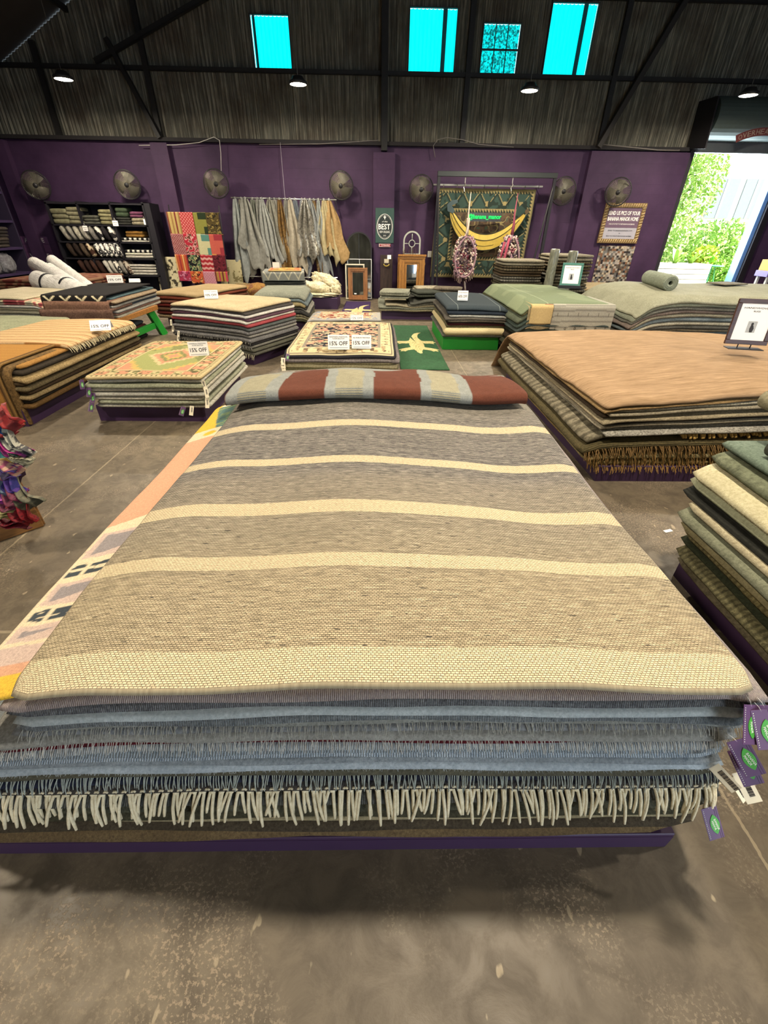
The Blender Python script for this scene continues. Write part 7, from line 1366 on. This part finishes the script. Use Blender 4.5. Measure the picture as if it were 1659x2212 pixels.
# ================================================================== OUTSIDE THE DOOR
gm_ = NT('lawn'); n_ = gm_.noise(gm_.coord('Object'), 4, 5); gm_.color(gm_.ramp(n_, [(.35, lin('8a8878')), (.6, lin('7c9a4c'))])); gm_.rough(.9)
struct(MB().box(2, 40, 14.0, 45, -.25, -.02).build('ground', gm_.m))
def leafy(name, label, cat, c, dims, n, ls, col, col2, seed, group=None, trunk=None):
    rr = np.random.RandomState(seed); P = rr.randn(n, 3); P /= np.linalg.norm(P, axis=1, keepdims=True); P *= (rr.rand(n, 1)**.45)*np.array(dims); V = np.empty((n, 4, 3)); d = rr.randn(n, 3); d /= np.linalg.norm(d, axis=1, keepdims=True); e = np.cross(d, rr.randn(n, 3)); e /= np.linalg.norm(e, axis=1, keepdims=True); s = ls*(.6+.8*rr.rand(n, 1))
    V[:, 0] = P-d*s; V[:, 1] = P+e*s*.45; V[:, 2] = P+d*s; V[:, 3] = P-e*s*.45; rt = empty(name, (c[0], c[1], 0)); tag(rt, label, cat, group); V[..., 2] += c[2]; V[..., 2] = np.maximum(V[..., 2], .03)
    me = bpy.data.meshes.new('foliage'); me.from_pydata(V.reshape(-1, 3).tolist(), [], np.arange(4*n).reshape(n, 4).tolist()); me.update(); lm = NT('leaves'); q = lm.noise(lm.coord('Object'), 1.3, 4); lm.color(lm.ramp(q, [(.35, lin(col)), (.65, lin(col2))])); lm.rough(.5); me.materials.append(lm.m); o = bpy.data.objects.new('foliage', me); COL.objects.link(o); o.parent = rt
    if trunk: MB().tube([(0, 0, 0), (.1, .05, c[2]*.5), (0, 0, c[2])], trunk, 8, r_end=trunk*.5).build('trunk', wood('6b5a48', '3f3428', 1, 'Z'), rt)
    return rt
gt = 'garden plants beyond the roller door'
leafy('garden_tree', 'tall leafy tree left of the white house beyond the door', 'tree', (11.2, 20, 3.3), (1.45, 1.6, 2.4), 8000, .08, '6f9440', 'b5c878', 1, gt, .22)
leafy('garden_tree', 'bushy green tree in front of the fence, behind the planter', 'tree', (14.3, 21, 1.0), (2.0, 1.3, 1.15), 6000, .08, '5f8a3c', 'a9c46e', 2, gt, .14)
leafy('garden_shrub', 'round green shrub right of the planter box', 'shrub', (12.5, 17.4, .4), (.9, .7, .5), 1800, .07, '5a8a34', '9dbb58', 3, gt)
leafy('garden_shrub', 'dense shrub by the left jamb of the door opening', 'shrub', (10.2, 18.2, 1.3), (.9, .8, 1.2), 3000, .07, '6f9448', 'b0c47c', 4, gt)
leafy('garden_shrub', 'yellow-flowered shrub behind the planter box', 'shrub', (11.4, 17.3, .95), (.45, .4, .35), 600, .08, '8aa83c', 'd9cf3c', 5, gt)
def blades(label, x, y, z, n, L_, seed):
    rr = random.Random(seed); rt = empty('garden_plant', (x, y, 0)); tag(rt, label, 'plant', gt); m_ = MB()
    for k in range(n):
        a = rr.uniform(0, 6.28); l = L_*rr.uniform(.6, 1.1); w = .06; p = [(math.cos(a)*l*.5*t, math.sin(a)*l*.5*t, z+l*(t-.45*t*t)) for t in (0, .35, .7, 1)]; s = Vector((-math.sin(a), math.cos(a), 0)); v = []
        for q, ww in zip(p, (.4, 1, .8, .05)): v += [Vector(q)-s*w*ww, Vector(q)+s*w*ww]
        m_.add(v, [(0, 1, 3, 2), (2, 3, 5, 4), (4, 5, 7, 6)])
    m_.build('leaves', plain('7cab3c', .5, var=.3), rt); return rt
blades('large-leaved plant growing in the pale planter box', 9.9, 16.4, .70, 16, .9, 1); blades('strap-leaved plant at the right of the planter box', 10.5, 16.5, .70, 14, .7, 2); blades('arching plant standing low beside the fence', 13.2, 18.6, .0, 18, .9, 3)
pb = empty('planter_box', (10.05, 16.4, 0)); tag(pb, 'pale slatted planter box outside the roller door', 'planter')
for k in range(5): MB().box(-.85, .85, -.42, -.39, .05+k*.15, .18+k*.15).build('slat', plain('cfcabb', .7), pb)
MB().box(-.85, .85, -.39, .4, .03, .78).build('box', plain('a9a494', .8), pb)
fc = empty('garden_fence', (14, 23.4, 0)); tag(fc, 'weathered board fence behind the garden plants', 'fence')
for k in range(6): MB().box(-6+k*2, -4.04+k*2, 0, .04, 0, 2.0).build('fence_panel', wood('8a8272', '5c5548', 1, 'Z'), fc); MB().box(-6.06+k*2, -5.94+k*2, -.05, .08, 0, 2.1).build('post', wood('8a8272', '5c5548', 1, 'Z'), fc)
hs = empty('white_house', (20.3, 27, 0)); tag(hs, 'white house with tall windows seen through the roller door', 'house'); HW = plain('eeeae2', .8, var=.03)
MB().box(-4.5, 6, 0, 6, 0, 8.5).build('wall', HW, hs); MB().box(-5, 6.5, -.6, 6.5, 8.5, 8.8).build('roof', plain('8f8a84', .8), hs)
for x in (-3.3, -1.75, .6): MB().box(x, x+1.25, -.06, 0, 2.3, 3.95).build('window', plain('6b6f74', .3), hs); MB().box(x+.58, x+.66, -.08, -.05, 2.3, 3.95).build('window_bar', HW, hs)
ct = empty('garden_table', (11.4, 16.7, 0)); tag(ct, 'small green metal garden table beside the planter', 'table'); MB().lathe([(0, .70), (.35, .70), (.35, .72), (0, .72)], 24).build('table_top', plain('3f9a7a', .5), ct)
for k in range(3): a = k*2.1; MB().tube([(0.1*math.cos(a), .1*math.sin(a), .70), (.3*math.cos(a), .3*math.sin(a), 0)], .015, 6).build('leg', plain('2f7a5c', .5), ct)
